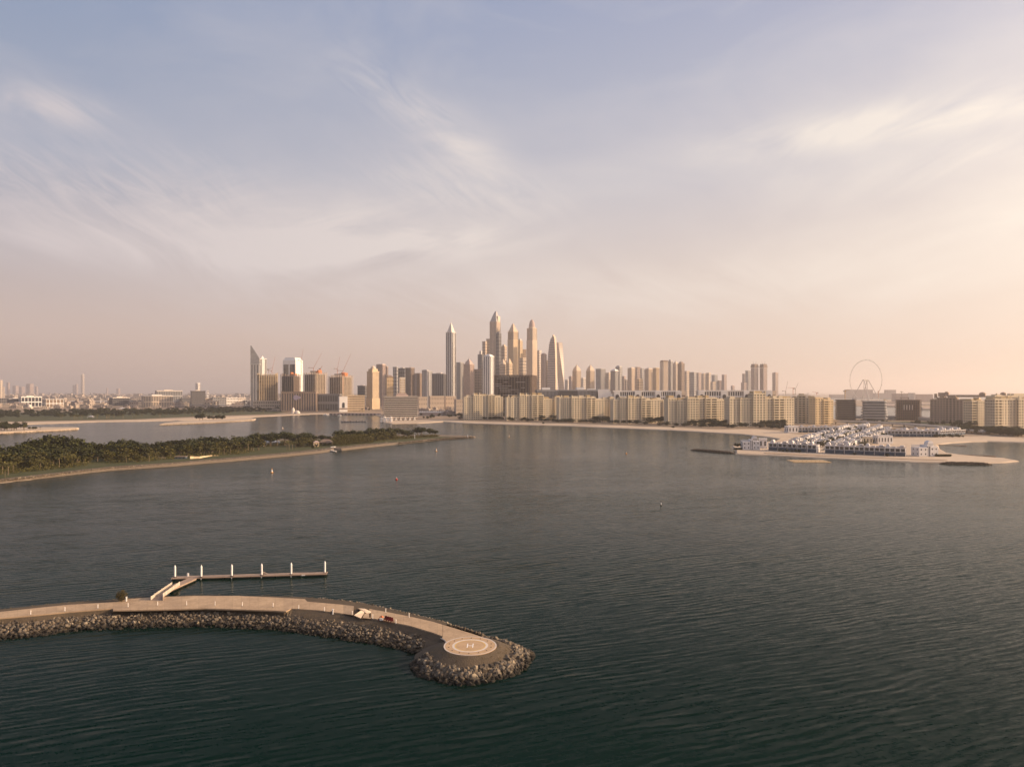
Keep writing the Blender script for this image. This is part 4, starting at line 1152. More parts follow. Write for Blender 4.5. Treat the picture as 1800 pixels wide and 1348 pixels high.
# --- observation wheel
Y = 4280; X = XA(1521.5, Y); zc = HZ(668, Y); rad = W(35, Y)
wh = thing('observation_wheel', 'giant thin-rimmed observation wheel on splayed legs across the water', 'ferris wheel', (X, Y, 0), R(-44) - atan2(X, Y))
def torus(mb, Rr, r, z, n=96, k=6, y=0):
    secs = []
    for i in range(n + 1):
        a = 2 * pi * i / n
        secs.append([((Rr + r * cos(2 * pi * j / k)) * cos(a), y + r * sin(2 * pi * j / k) * 1.2, z + (Rr + r * cos(2 * pi * j / k)) * sin(a)) for j in range(k)])
    mb.loft(secs, cap=False)
M_WH = mat('wheel_steel', (0.55, 0.50, 0.46), .6, .1, .05)
m_ = MB(); torus(m_, rad, 1.25, zc); m_.build('rim', M_WH, wh)
m_ = MB(); m_.bar((0, -18, zc), (0, 18, zc), 4.5, 10); m_.build('hub', M_WH, wh)
for sx in (-1, 1):
    for sy in (-1, 1):
        m_ = MB(); m_.bar((sx * 72, sy * 42, 0), (sx * 4, sy * 17, zc), 3.0, 6, r2=2.2); m_.build('leg', M_WH, wh)
for sy in (-1, 1):
    m_ = MB(); m_.bar((-12 * sy, sy * 30, 0), (0, sy * 12, zc), 1.6, 6); m_.build('inner_strut', M_WH, wh)
m_ = MB()
for k in range(24):
    a = 2 * pi * k / 24; m_.box(cos(a) * (rad + 3) - 1.4, cos(a) * (rad + 3) + 1.4, -2, 2, zc + sin(a) * (rad + 3) - 1.4, zc + sin(a) * (rad + 3) + 1.4)
m_.build('cabin', M_WH, wh, kind='stuff')

# --- far hazy shapes
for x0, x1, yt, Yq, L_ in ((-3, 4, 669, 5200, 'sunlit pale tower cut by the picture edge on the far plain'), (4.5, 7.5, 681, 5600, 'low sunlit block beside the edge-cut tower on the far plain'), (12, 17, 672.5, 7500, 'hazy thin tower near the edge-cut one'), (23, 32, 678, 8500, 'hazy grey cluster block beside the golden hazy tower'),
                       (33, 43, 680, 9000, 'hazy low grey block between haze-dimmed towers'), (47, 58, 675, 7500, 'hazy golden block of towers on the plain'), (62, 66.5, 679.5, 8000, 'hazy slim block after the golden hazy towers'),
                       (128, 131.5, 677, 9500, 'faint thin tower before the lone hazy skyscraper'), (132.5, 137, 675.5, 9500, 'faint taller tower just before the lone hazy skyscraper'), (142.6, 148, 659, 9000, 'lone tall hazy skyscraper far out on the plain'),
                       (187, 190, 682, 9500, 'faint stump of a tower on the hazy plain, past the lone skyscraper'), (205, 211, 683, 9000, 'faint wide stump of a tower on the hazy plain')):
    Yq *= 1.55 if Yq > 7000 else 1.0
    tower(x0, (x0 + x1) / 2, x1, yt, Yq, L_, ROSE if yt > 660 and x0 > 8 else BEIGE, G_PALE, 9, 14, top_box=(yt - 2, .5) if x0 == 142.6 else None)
tower(344, 347.5, 351.5, 674, 4600, 'white twin-finned tower rising behind the dark office block', WHITEB, G_PALE, 9, 0, .6, spire=671)

# ================================================================== nearer buildings with cut window openings
def fbox(o, w, d, z0, z1, cols_w, cols_d, rows, wall, gl, fw=.5, fh=.5, rec=.5, cx=0, cy=0, roof=None, wname='wall', gname='window', sides='FRBL', sill=.5, skip=None):
    """block with real openings on its faces"""
    m_ = MB()
    c = [(cx - w / 2, cy - d / 2), (cx + w / 2, cy - d / 2), (cx + w / 2, cy + d / 2), (cx - w / 2, cy + d / 2)]
    for k, nm in enumerate('FRBL'):
        p, q = c[k], c[(k + 1) % 4]
        if nm in sides: m_.facade(p, q, z0, z1, cols_w if k % 2 == 0 else cols_d, rows, fw, fh, rec, 0, 1, sill, skip)
        else: m_.quad((p[0], p[1], z0), (q[0], q[1], z0), (q[0], q[1], z1), (p[0], p[1], z1))
    m_.quad((c[0][0], c[0][1], z1), (c[1][0], c[1][1], z1), (c[2][0], c[2][1], z1), (c[3][0], c[3][1], z1))
    g_ = m_.split(1); w_ = m_.split(0)
    w_.build(wname, wall, o); g_.build(gname, gl, o, kind='stuff')

CREAM = mat('cream_render', (0.64, 0.55, 0.41), .85, .06, .03)
CREAM_SUN = mat('cream_render_sunlit', (0.68, 0.53, 0.33), .85, .06, .03)  # the cream render again, golden sunlight put into its colour
DUSK = mat('rose_brown_render', (0.42, 0.31, 0.24), .85, .08, .03)
M_WIN = mat('window_glass', (0.03, 0.03, 0.034), .6, .1, .1, spec=.15)
M_ROOFR = mat('roof_tan', (0.50, 0.38, 0.22), .85, .1, .05)
def apartments(bays, Y, label, rz=None, wall=CREAM, floors=14, yb=742, depth=18, name='apartment_block', backs=True):
    """bays: (x0, x1, ytop, forward m, kind) w window, b balcony, a arch bay, t blind turret"""
    xa, xb = bays[0][0], bays[-1][1]
    X = XA((xa + xb) / 2, Y); az_ = atan2(X, Y)
    if rz is None: rz = R(13) + az_
    o = thing(name, label, 'apartment building', (X, Y, 1), rz - az_)
    k = 1 / cos(rz)
    fl = 4.2
    for x0, x1, yt, fwd, kd in bays:
        u0, u1 = W(x0 - (xa + xb) / 2, Y) * k, W(x1 - (xa + xb) / 2, Y) * k
        H = HZ(yt, Y) - 1; rows = max(3, int((H - 3) / fl)); w_ = u1 - u0
        cy = depth / 2 - fwd
        dd = depth + fwd * 0
        cw = max(1, round(w_ / {'w': 5.4, 'b': 9.0, 'a': 5.2, 't': 9}[kd]))
        fw, fh = {'w': (.50, .40), 'b': (.78, .46), 'a': (.62, .52), 't': (.2, .35)}[kd]
        fbox(o, w_, dd, 0, rows * fl + 1, cw, max(2, round(dd / 5)), rows, wall, M_WIN, fw, fh, 1.6 if kd == 'b' else .8, (u0 + u1) / 2, cy, sides='FRL')
        zt = rows * fl + 1
        # parapet with little crenels, roof hut
        m_ = MB(); m_.box(u0 - .3, u1 + .3, cy - dd / 2 - .3, cy - dd / 2 + .5, zt - .4, zt + 1.2)
        m_.box(u0 - .3, u0 + .5, cy - dd / 2 + .5, cy + dd / 2, zt - .4, zt + 1.2); m_.box(u1 - .5, u1 + .3, cy - dd / 2 + .5, cy + dd / 2, zt - .4, zt + 1.2)
        nb_ = int(w_ / 3)
        for j in range(nb_): m_.box(u0 + (j + .25) * w_ / nb_, u0 + (j + .75) * w_ / nb_, cy - dd / 2 - .3, cy - dd / 2 + .4, zt + 1.2, zt + 2.0)
        m_.build('parapet', wall, o)
        rr_ = random.Random(int(x0 * 7))
        if kd in 'abw':
            m_ = MB(); f_ = rr_.uniform(.1, .3); m_.box(u0 + w_ * f_, u1 - w_ * rr_.uniform(.1, .3), cy - dd * .25, cy + dd * .45, zt - .2, zt + rr_.uniform(2.5, 6)); m_.build('roof_house', M_ROOFR if rr_.random() < .6 else wall, o)
            for q__ in range(rr_.randint(1, 3)):
                uu = rr_.uniform(u0 + 1, u1 - 3); m_ = MB(); m_.box(uu, uu + 2.2, cy - dd * .45, cy - dd * .36, zt - .1, zt + rr_.uniform(1.5, 2.6)); m_.build('roof_plant', PALE, o)
        if kd == 'b':
            m_ = MB()
            for r in range(rows): m_.box(u0 + w_ * .1, u1 - w_ * .1, cy - dd / 2 - .9, cy - dd / 2 - .02, 0 + r * fl + .4, r * fl + 1.2)
            m_.build('balcony', wall, o, kind='stuff')
        if kd == 't' or kd == 'a':
            for uu in ((u0 + .8, u1 - .8) if kd == 'a' else ((u0 + u1) / 2,)):
                m_ = MB(); m_.cyl(uu, cy - dd / 2 + .6, 1.15, zt - 2, zt + 3.8, 8); m_.build('turret', wall, o)
                m_ = MB(); m_.dome(uu, cy - dd / 2 + .6, 1.3, 1.3, zt + 3.8, 2.0, 8, 3); m_.build('turret_dome', wall, o)
    return o
apartments([(816, 832, 694, 0, 'w'), (832, 843, 691, 3, 'a'), (843, 858, 692, 1, 'w'), (858, 870, 691.5, 4, 'b'), (870, 884.5, 696, 1, 'w')], 1500, 'cream apartment block with four turrets, first of the shoreline row, nearest the striped hotel')
apartments([(891, 898, 697, -1, 't'), (898, 913, 695, 0, 'w'), (913, 925, 692, 3, 'a'), (925, 934, 693.5, 1, 'w'), (934, 945, 692, 4, 'b'), (945, 956, 693, 2, 'b'), (956, 967.5, 697.5, 0, 'w')], 1470, 'cream apartment block in front of the large unfinished hotel, second in the shoreline row')
apartments([(968, 978, 699, -14, 'w'), (978, 989, 697, -10, 'w')], 1480, 'narrow set-back cream block in the gap after the second shoreline building', floors=12)
apartments([(984, 992, 695, -2, 't'), (992, 1004, 697, 0, 'w'), (1004, 1018, 695, 4, 'a'), (1018, 1030, 695.5, 1, 'w'), (1030, 1039, 694, 4, 'b'), (1039, 1047, 696, 2, 'b'), (1047, 1062, 700, 0, 'w')], 1400, 'cream apartment block with broad arch-topped bay, before the white ziggurat roof')
apartments([(1062, 1075, 700, -12, 'w'), (1075, 1082, 697, -8, 'w')], 1420, 'narrow shaded cream block below the white ziggurat roof', floors=12)
apartments([(1080, 1091, 699, -2, 'w'), (1091, 1103, 697, 0, 'w'), (1103, 1114, 696, 4, 'a'), (1114, 1126, 698, 1, 'w'), (1126, 1134, 697, 4, 'b'), (1134, 1144, 699, 3, 'b'), (1144, 1160, 701.5, 0, 'w')], 1330, 'cream apartment block below the first arched white hotel')
apartments([(1160, 1170, 700, -14, 'w'), (1170, 1179, 702, -10, 'w')], 1380, 'low set-back cream block behind the dark clump of trees')
apartments([(1178, 1192, 698, -3, 'w'), (1192, 1207, 701, 0, 'w'), (1207, 1225, 695, 5, 'a'), (1225, 1238, 698, 1, 'w'), (1238, 1248, 697, 4, 'b'), (1248, 1259, 697, 3, 'b'), (1259, 1272, 701, 0, 'w')], 1270, 'cream apartment block with pale double-arched middle bay, between the two arched hotels')
apartments([(1272, 1282, 699, -12, 'w'), (1282, 1292, 701, -8, 'w')], 1330, 'narrow set-back cream block before the three-turreted one')
apartments([(1288, 1304, 699, -3, 'w'), (1304, 1323, 696, 0, 'w'), (1323, 1343, 690, 5, 'a'), (1343, 1357, 696, 1, 'w'), (1357, 1367, 696, 4, 'b'), (1367, 1376, 695, 3, 'b'), (1376, 1393.5, 699, 0, 'w')], 1220, 'tallest cream apartment block with three turrets over its arched bay')
apartments([(1393, 1404, 696, -10, 'w'), (1404, 1417, 694, -4, 'b'), (1417, 1435, 697, -2, 'w')], 1330, 'shaded cream apartment block between the three-turreted one and the golden end block', rz=R(6), wall=CREAM)
apartments([(1435, 1447, 697, 0, 'w'), (1447, 1456, 699, 2, 'b'), (1456, 1463.5, 702, 0, 'w')], 1290, 'golden-lit end block of the cream shoreline row beside open water', rz=R(38), wall=CREAM_SUN)
# right-hand group
apartments([(1640, 1651, 699, -3, 'w'), (1651, 1664, 696.5, 0, 'w'), (1664, 1680, 697, 2, 'a'), (1680, 1700, 698.5, 0, 'w'), (1700, 1714, 698.5, -2, 'w')], 1330, 'rose-brown apartment block with heavy arched roofline beyond the white villas', rz=R(-8), wall=DUSK, depth=34)
tt_ = [o_ for o_ in bpy.data.objects if o_.get('label', '').startswith('rose-brown apartment block with heavy')][0]
for x0, x1, y0_, y1_ in ((1646, 1649, 699, 692), (1652, 1661, 696, 690), (1661, 1668, 696, 688), (1668, 1712, 697, 694), (1713, 1722, 697, 689), (1743, 1751, 697, 689)):
    Yq = 1340; u0, u1 = W(x0 - 1677, Yq), W(x1 - 1677, Yq); m_ = MB()
    if x1 - x0 < 12 and y1_ < 690: m_.box(u0, u1, 6, 16, HZ(y0_, Yq) - 2, HZ(y1_ + 2, Yq) - 1); m_.dome((u0 + u1) / 2, 11, (u1 - u0) / 2 * .9, 5, HZ(y1_ + 2, Yq) - 1.1, W(2, Yq), 10, 3)
    else: m_.box(u0, u1, 6, 18, HZ(y0_, Yq) - 2, HZ(y1_, Yq) - 1)
    m_.build('roof_pavilion' if x1 - x0 < 12 else 'roof_ridge', DUSK, tt_)
apartments([(1714, 1722, 700, 0, 'b'), (1722, 1732, 703, 1, 'w'), (1732, 1748, 705, -2, 'w'), (1748, 1757, 700, 4, 'b'), (1757, 1764, 699, 0, 'w')], 1180, 'cream apartment block with stacked balconies, first after the rose-brown one', rz=None)
apartments([(1757, 1768, 699, 2, 'b'), (1768, 1780, 700, 0, 'w'), (1780, 1789, 697, -1, 'w'), (1789, 1800, 696, 4, 'a'), (1800, 1814, 697, 0, 'b'), (1814, 1840, 699, 0, 'w')], 1090, 'cream apartment block running off the picture edge beyond the sandy lagoon')
apartments([(1764, 1770, 691, -8, 't'), (1770, 1782, 694, -10, 'w'), (1782, 1790, 692, -8, 't'), (1790, 1830, 694, -10, 'w')], 1210, 'turreted cream block rising behind the ones at the picture edge')

# --- striped hotel on the point
Y = 1490; X = XA(704, Y)
o = thing('hotel', 'white and dark horizontally banded hotel standing on the sandy point', 'hotel', (X, Y, 1), -atan2(X, Y) + R(4))
w_ = W(58, Y); H = HZ(697, Y) - 1; nf = 11; f0 = 7.5
m_ = MB(); m_.box(-w_ / 2 + 2, w_ / 2 - 2, -10, 10, f0, H - 1); m_.build('glazing', G_DARK, o)
for k in range(nf + 1):
    z = f0 + (H - f0) * k / nf
    m_ = MB(); m_.box(-w_ / 2, w_ / 2, -12, 12, z - .55, z + .55); m_.build('floor_slab', PALE, o)
m_ = MB()
for k in range(25): u_ = -w_ / 2 + 1 + (w_ - 2) * k / 24; m_.box(u_ - .18, u_ + .18, -11.6, 11.6, f0, H)
m_.build('partition_fin', mat('fin_dark', (0.12, 0.10, 0.09), .8), o, kind='stuff')
for k in range(7):
    u_ = -w_ / 2 + 6 + (w_ - 12) * k / 6
    m_ = MB(); m_.loft([[(u_ - 2.2, -10, 0), (u_ - .6, -10, 0), (u_ - .6, 10, 0), (u_ - 2.2, 10, 0)], [(u_ - .9, -10, f0), (u_ + .9, -10, f0), (u_ + .9, 10, f0), (u_ - .9, 10, f0)]])
    m_.loft([[(u_ + .6, -10, 0), (u_ + 2.2, -10, 0), (u_ + 2.2, 10, 0), (u_ + .6, 10, 0)], [(u_ - .7, -9, f0), (u_ + .7, -9, f0), (u_ + .7, 9, f0), (u_ - .7, 9, f0)]])
    m_.build('angled_leg', WHITEB, o)
m_ = MB(); m_.box(-W(8, Y), W(13, Y), -6, 8, H, HZ(693.5, Y) - 1); m_.build('roof_storey', ROSE, o)
m_ = MB(); m_.box(-W(6, Y), W(10, Y), -4, 7, HZ(693.5, Y) - 1, HZ(691, Y) - 1); m_.build('roof_plant', ROSE, o)
q = thing('beach_pavilion', 'small white pavilion and cabins at the tip of the sandy point', 'pavilion', tuple(G(680, 741.5, 1.1)))
for k in range(4):
    m_ = MB(); m_.box(-12 + 6 * k, -8 + 6 * k, -3, 3, 0, 7 + 2 * (k % 2)); m_.build('cabin', WHITEB, q)
    m_ = MB(); m_.loft([ring4(5, 7, 7 + 2 * (k % 2), -10 + 6 * k), ring4(.5, .5, 9.5 + 2 * (k % 2), -10 + 6 * k)]); m_.build('roof', PALE, q)

# --- mall and other big blocks
def block(x0, x1, yt, yb, Y, label, wall, gl, cols, rows, name='office_block', fw=.7, fh=.6, d=None, xm=None, roofm=None, cat='building', zb=None, rz_=None):
    xm = xm if xm else x1 - (x1 - x0) * .12
    X, phi, a, rz = place(x0, xm, x1, Y)
    wl = math.hypot(W(xm - x0, Y), 0) / cos(phi); wr = W(max(.4, x1 - xm), Y) / sin(phi)
    if rz_ is not None: rz = rz_; wl = W(x1 - x0, Y); wr = d or 40
    z0 = 0 if zb is None else zb
    o = thing(name, label, cat, (X, Y, 1), rz)
    if d: wr = d
    H = HZ(yt, Y) - 1
    fbox(o, wl, wr, 0, H, cols, max(2, int(wr / (wl / cols))), rows, wall, gl, fw, fh, 1.2, sides='FRL')
    m_ = MB(); m_.box(-wl / 2 - .6, wl / 2 + .6, -wr / 2 - .6, wr / 2 + .6, H, H + 1.4); m_.build('parapet', roofm or wall, o)
    return o, wl, wr, H
o, wl, wr, H = block(495, 560, 689, 716, 2150, 'long dark brown mall hall with faint round emblems under the construction towers', BROWN, G_DARK, 14, 1, fw=.5, fh=.85, name='mall_hall', d=60)
for u_, r_ in ((-.08, 7.5), (.02, 4)):
    m_ = MB(); m_.bar((wl * u_, -wr / 2 - .7, H * .72), (wl * u_, -wr / 2 - .1, H * .72), r_, 20); m_.build('round_emblem', mat('emblem_lilac', (0.30, 0.26, 0.36), .6), o)
block(559, 601, 693, 716, 2200, 'dark glass annex joining the brown mall hall to the white gateway building', DGREY, G_DARK, 9, 2, fw=.85, fh=.7, name='mall_annex', d=60)
o, wl, wr, H = block(596, 610, 697.5, 716.5, 2100, 'bright white gateway building with a dark arch opening', WHITEB, G_DARK, 1, 1, fw=.02, fh=.02, name='gateway_building', d=22, rz_=R(20))
m_ = MB(); m_.box(-3.6, 3.6, -wr / 2 - .35, -wr / 2 - .05, H * .28, H * .55); m_.bar((0, -wr / 2 - .36, H * .55), (0, -wr / 2 - .04, H * .55), 3.6, 16); m_.build('arch_opening', G_DARK, o)
m_ = MB(); m_.box(-wl / 2 - .5, wl / 2 + .5, -wr / 2 - 1.2, -wr / 2 - .4, H * .18, H * .26); m_.build('canopy', BROWN, o)
block(609, 640, 695.5, 717, 2120, 'golden balconied hotel block beside the white gateway building', GOLD, G_BRZ, 12, 7, fw=.8, fh=.5, name='hotel', d=30, cat='hotel', rz_=R(18))
block(494, 450, 0, 0, 1, '', WHITEB, G_DARK, 1, 1) if False else None
block(447, 494.5, 705, 714, 2280, 'low cream podium with regular windows below the netted golden tower', BEIGE, G_BRZ, 16, 3, fw=.6, fh=.6, name='podium_building', d=30, rz_=R(16))
block(800, 816, 703, 728, 1750, 'tan low building beside the first cream apartment block', TAN, G_BRZ, 5, 4, fw=.3, fh=.35, name='low_building', d=30, rz_=R(14))
block(735, 750, 698, 712, 2250, 'lit tan block just behind the striped hotel', TAN, G_BRZ, 5, 3, fw=.3, fh=.35, name='low_building', d=30, rz_=R(14))
block(755, 780, 696.5, 706, 2350, 'long tan block behind the striped hotel with dark ends', TAN, G_BRZ, 9, 3, fw=.3, fh=.4, name='low_building', d=30, rz_=R(14))
block(782, 800, 697, 706, 2400, 'tan block at the foot of the needle tower', TAN, G_BRZ, 6, 3, fw=.3, fh=.4, name='low_building', d=30, rz_=R(14))
# colonnade shed
o = thing('long_shed', 'long low shed with a pale scalloped roof behind the striped hotel', 'shed', (XA(765, 1800), 1800, 1), R(8))
m_ = MB(); m_.box(-W(28, 1800), W(28, 1800), -9, 9, 0, 7); m_.build('wall', ROSE, o)
m_ = MB()
for k in range(14): u_ = -W(28, 1800) + W(4, 1800) * (k + .5); m_.loft([ring4(W(4, 1800), 20, 7, u_), ring4(W(3, 1800), 14, 9.5, u_), ring4(W(1, 1800), 8, 10.5, u_)])
m_.build('scalloped_roof', PALE, o)
# shopping mall behind shore row
o, wl, wr, H = block(942, 1052, 686, 712, 1720, 'long glass-fronted mall with dark recess and white roof boxes behind the cream row', GREYW, G_BLUE, 46, 2, fw=.7, fh=.86, name='shopping_mall', d=50, rz_=R(4))
for x0, x1, yt_ in ((952, 966, 682), (1013, 1026, 681.5), (1033, 1045, 684)):
    Yq = 1720; u0, u1 = W(x0 - 997, Yq), W(x1 - 997, Yq); m_ = MB(); m_.box(u0, u1, -10, 10, H + 1, HZ(yt_, Yq)); m_.build('roof_box', WHITEB, o)
m_ = MB(); m_.box(W(980 - 997, 1720), W(1012 - 997, 1720), -wr / 2 - 3, -wr / 2 - .5, H * .62, H * .98); m_.build('dark_recess', G_DARK, o)
o = thing('ziggurat_hall', 'white stepped hall with sloping side behind the cream apartments', 'building', (XA(1063, 1660), 1660, 1), 0)
for k in range(5):
    m_ = MB(); m_.box(-W(13, 1660), W(16 - 2.2 * k, 1660), -20 + 2 * k, 20, HZ(704 - 4 * k, 1660) - 6 if k else 0, HZ(700 - 4 * k, 1660) - 1); m_.build('tier', WHITEB, o)
# arched hotels
for x0, x1, yt, Yq, L_, nn_ in ((1080, 1192, 688, 1660, 'long white hotel front with arch motifs, behind the cream row beside the ziggurat hall', 3), (1226, 1350, 687.5, 1620, 'long white hotel front with arch motifs, the second one, before the unfinished twins', 3)):
    xc = (x0 + x1) / 2; X = XA(xc, Yq); w_ = W(x1 - x0, Yq)
    o = thing('arched_hotel', L_, 'hotel', (X, Yq, 1), R(2))
    H = HZ(yt, Yq) - 1
    fbox(o, w_, 30, 0, H, 30, 6, 5, WHITEB, G_DARK, .72, .78, 1.4, sides='FRL')
    m_ = MB(); m_.box(-w_ / 2 - 1, w_ / 2 + 1, -16, 16, H, H + 2.2); m_.build('cornice', WHITEB, o)
    for k in range(nn_ + 1):
        u_ = -w_ / 2 + w_ * (k * .32 + .02)
        m_ = MB(); m_.box(u_ - 7, u_ + 7, -18.5, -15.4, 0, H + 1); m_.build('arch_bay', WHITEB, o)
        m_ = MB(); m_.box(u_ - 4, u_ + 4, -19, -18.6, 4, H * .82); m_.bar((u_, -19, H * .82), (u_, -18.55, H * .82), 4, 14); m_.build('arch_glass', G_DARK, o)
    m_ = MB(); m_.box(w_ / 2 + 1, w_ / 2 + 1 + W(11, Yq), -12, 14, 0, H + 1); m_.build('end_wing', BEIGE, o)
    m_ = MB()
    for k in range(4): m_.box(w_ / 2 + 3, w_ / 2 - 1 + W(11, Yq), -12.6, -12.1, H * (.35 + .15 * k), H * (.41 + .15 * k))
    m_.build('window_band', G_BRZ, o, kind='stuff')

# --- three round-cornered blocks by the water
def rounded(w, d, r, z, cx=0, cy=0, n=5):
    pts = []
    for qx, qy, a0 in ((1, -1, -pi / 2), (1, 1, 0), (-1, 1, pi / 2), (-1, -1, pi)):
        for k in range(n + 1):
            a = a0 + k / n * pi / 2; pts.append((cx + qx * (w / 2 - r) + r * cos(a), cy + qy * (d / 2 - r) + r * sin(a), z))
    return pts
def rblock(x0, x1, yt, Y, label, slabm, glm, nf, name, gap=.5, tiers=None, band=None):
    X = XA((x0 + x1) / 2, Y); w_ = W(x1 - x0, Y); o = thing(name, label, 'building', (X, Y, 1), -atan2(X, Y) + R(6))
    H = HZ(yt, Y) - 1
    m_ = MB(); m_.loft([rounded(w_ - 3, 30, 7, 0), rounded(w_ - 3, 30, 7, H - 1)]); m_.build('glazing', glm, o)
    for k in range(nf + 1):
        z = H * k / nf; g_ = .5 if k % 1 == 0 else 0
        wd = w_ + (2.2 * sin(k * .8) if band else 0)
        m_ = MB(); m_.loft([rounded(wd, 33, 8, z - H / nf * gap / 2), rounded(wd, 33, 8, z + H / nf * gap / 2)]); m_.build('floor_slab', slabm, o)
    return o, w_, H
o, w_, H = rblock(1470, 1503, 703, 1500, 'brown shrouded block under construction with yellow crane, beside the golden end block', mat('shroud_brown', (0.14, 0.10, 0.08), .9, .1, .1), G_DARK, 11, 'unfinished_block', .45)
m_ = MB(); m_.box(w_ * .30, w_ * .46, -14, -4, H, H + 4); m_.build('roof_house', PALE, o)
rblock(1517, 1556, 705.5, 1470, 'blue-grey banded office with rounded corners below the observation wheel', GREYW, G_BLUE, 7, 'banded_office', .42, band=1)
o, w_, H = rblock(1576, 1616, 703, 1490, 'dark brown skeletal hulk with open roof frame beyond the villas', mat('skeleton_brown', (0.16, 0.105, 0.08), .9, .1, .1), G_DARK, 12, 'unfinished_block', .35)
m_ = MB()
for k in range(14): u_ = -w_ / 2 + w_ * (k + .5) / 14; m_.box(u_ - .5, u_ + .5, -17.4, -16.6, 0, H)
m_.build('column', mat('skeleton_brown', (0.16, 0.105, 0.08)), o, kind='stuff')
for k in range(4):
    m_ = MB(); m_.box(-w_ * .2 + k * 5, -w_ * .2 + k * 5 + 1.4, -18.2, -17.5, H * .52, H * .76); m_.build('light_strip', PALE, o)
m_ = MB(); m_.box(-w_ * .3, w_ * .02, -8, 8, H + 4.4, H + 5.6); m_.build('roof_frame', BROWN, o)
for sx in (-.28, 0.0):
    m_ = MB(); m_.box(w_ * sx - .6, w_ * sx + .6, -7, -6, H, H + 4.4); m_.build('roof_frame_leg', BROWN, o)

# --- island across the water: dim apartment masses
for x0, x1, yt, Yq, L_ in ((1487, 1531, 685, 7200, 'wide pale apartment mass directly behind the observation wheel'), (1557, 1572, 685.5, 7000, 'squarish pale block beyond the striped round office'),
                       (1536, 1558, 691, 6800, 'low dim block between the wheel and the squarish pale block'), (1572, 1600, 692, 4300, 'low brownish block over the skeletal hulk'),
                       (1601, 1604, 691, 4000, 'slim pale pillar-like tower over the skeletal hulk'), (1604, 1634, 693.5, 4200, 'long low dim terrace past the skeletal hulk'), (1460, 1487, 694, 7000, 'long low hazy terrace before the wheel')):
    block(x0, x1, yt, 712, Yq, L_, ROSE if x0 != 1601 else PALE, G_PALE, max(3, int((x1 - x0) / 2)), max(2, int((707 - yt) / 3)), fw=.4, fh=.45, name='island_block', d=70, rz_=R(-6))
for x0, x1, yt, yb, L_ in ((1556, 1576, 707, 711, 'dark-roofed low waterfront hall with white edge, past the striped office'), (1552, 1577, 712, 715, 'white scalloped quay wall building on the far shore'), (1617, 1645, 710, 713, 'row of pale waterfront villas beyond the skeletal hulk'), (1618, 1642, 718, 720.5, 'reddish low quay building on the far shore')):
    Yq = 60 * F / (yb - HY)
    X = XA((x0 + x1) / 2, Yq); w_ = W(x1 - x0, Yq); o = thing('quay_building', L_, 'building', (X, Yq, 1), 0)
    H = HZ(yt, Yq) - 1
    fbox(o, w_, 30, 0, H, 14, 3, 1, PALE, G_BRZ, .6, .5, .8, sides='FRL')
    m_ = MB(); m_.loft([ring4(w_ + 2, 32, H), ring4(w_ - 8, 12, H + 3)]); m_.build('roof', BROWN if 'dark' in L_ else ROSE, o)

# ================================================================== low city on the flat land
M_WFR = WHITEB
def offices(x0, x1, yt, yb, L_, wall, gl, cols, rows, fw=.75, fh=.7, rzd=14, roof=None, name='office_block'):
    Yq = 58.8 * F / (yb - HY); w_ = W(x1 - x0, Yq); X = XA((x0 + x1) / 2, Yq)
    o = thing(name, L_, 'office building', (X, Yq, 1), R(rzd) - atan2(X, Yq))
    H = HZ(yt, Yq) - 1; dd = w_ * .55
    ww_ = w_ / (cos(R(rzd)) + .55 * abs(sin(R(rzd)))); dd = ww_ * .55
    fbox(o, ww_, dd, 0, H, cols, max(2, int(cols * .5)), rows, wall, gl, fw, fh, 1.5, sides='FRL')
    if roof:
        m_ = MB(); m_.box(-ww_ / 2 - 1, ww_ / 2 + 1, -dd / 2 - 1, dd / 2 + 1, H, H + 2.5); m_.build('roof', roof, o)
        m_ = MB(); m_.box(-ww_ * .2, ww_ * .15, -dd * .2, dd * .2, H + 2.5, H + 5.5); m_.build('roof_house', PALE, o)
    return o
offices(-14, 15, 700, 713, 'dark glass office at the picture edge on the flat land', DGREY, G_DARK, 8, 3)
offices(15, 38, 701.5, 715, 'dark office with stepped roofs joined to the white-framed office', DGREY, G_DARK, 7, 3, roof=GREYW)
offices(36, 70, 698, 715, 'white-framed office with large dark squares over the park trees', WHITEB, G_DARK, 6, 2, .84, .8, roof=WHITEB)
offices(77, 109, 701.5, 716.5, 'white gridded office with sunlit end wall behind the park', WHITEB, G_BRZ, 5, 2, .84, .84, 22)
offices(108, 119, 704, 713, 'dull brown office behind the white gridded one', ROSE, G_DARK, 4, 3)
offices(194, 226, 699.5, 713, 'dark glass office with pale lit end after the long white roof', DGREY, G_DARK, 9, 4, .9, .8, 22, roof=PALE)
offices(228, 245, 703, 713, 'grey office with narrow windows past the dark glass office', GREYW, G_BLUE, 6, 4)
offices(275, 318, 687.5, 713, 'long pale-roofed colonnaded building, the farther one, above the beach', GREYW, G_BLUE, 15, 3, .6, .75, 8, roof=PALE)
offices(252, 301, 696, 716, 'long colonnaded building with white roof slab, in front of its twin', BEIGE, G_BLUE, 18, 2, .62, .84, 8, roof=WHITEB)
offices(318, 337, 700, 713, 'low slate block just before the dark tower-like office', DGREY, G_BLUE, 6, 3)
offices(336, 360, 688, 716, 'tall dark square office standing over the park trees', DGREY, G_DARK, 10, 8, .7, .45, 8, roof=DGREY)
offices(357, 374, 700, 714, 'sunlit brown office stuck to the tall dark one', TAN, G_BRZ, 6, 4, .6, .6, 20)
offices(363, 367, 686.5, 700, 'small white lit block behind the tall dark office', WHITEB, G_PALE, 2, 3)
offices(373, 397, 698.5, 714, 'blue-grey office with rounded bulk after the dark one', GREYW, G_BLUE, 6, 4, .8, .6, 10)
offices(396, 418, 698.5, 713.5, 'white office block with tall narrow windows', WHITEB, G_BRZ, 8, 3, .5, .5, 14)
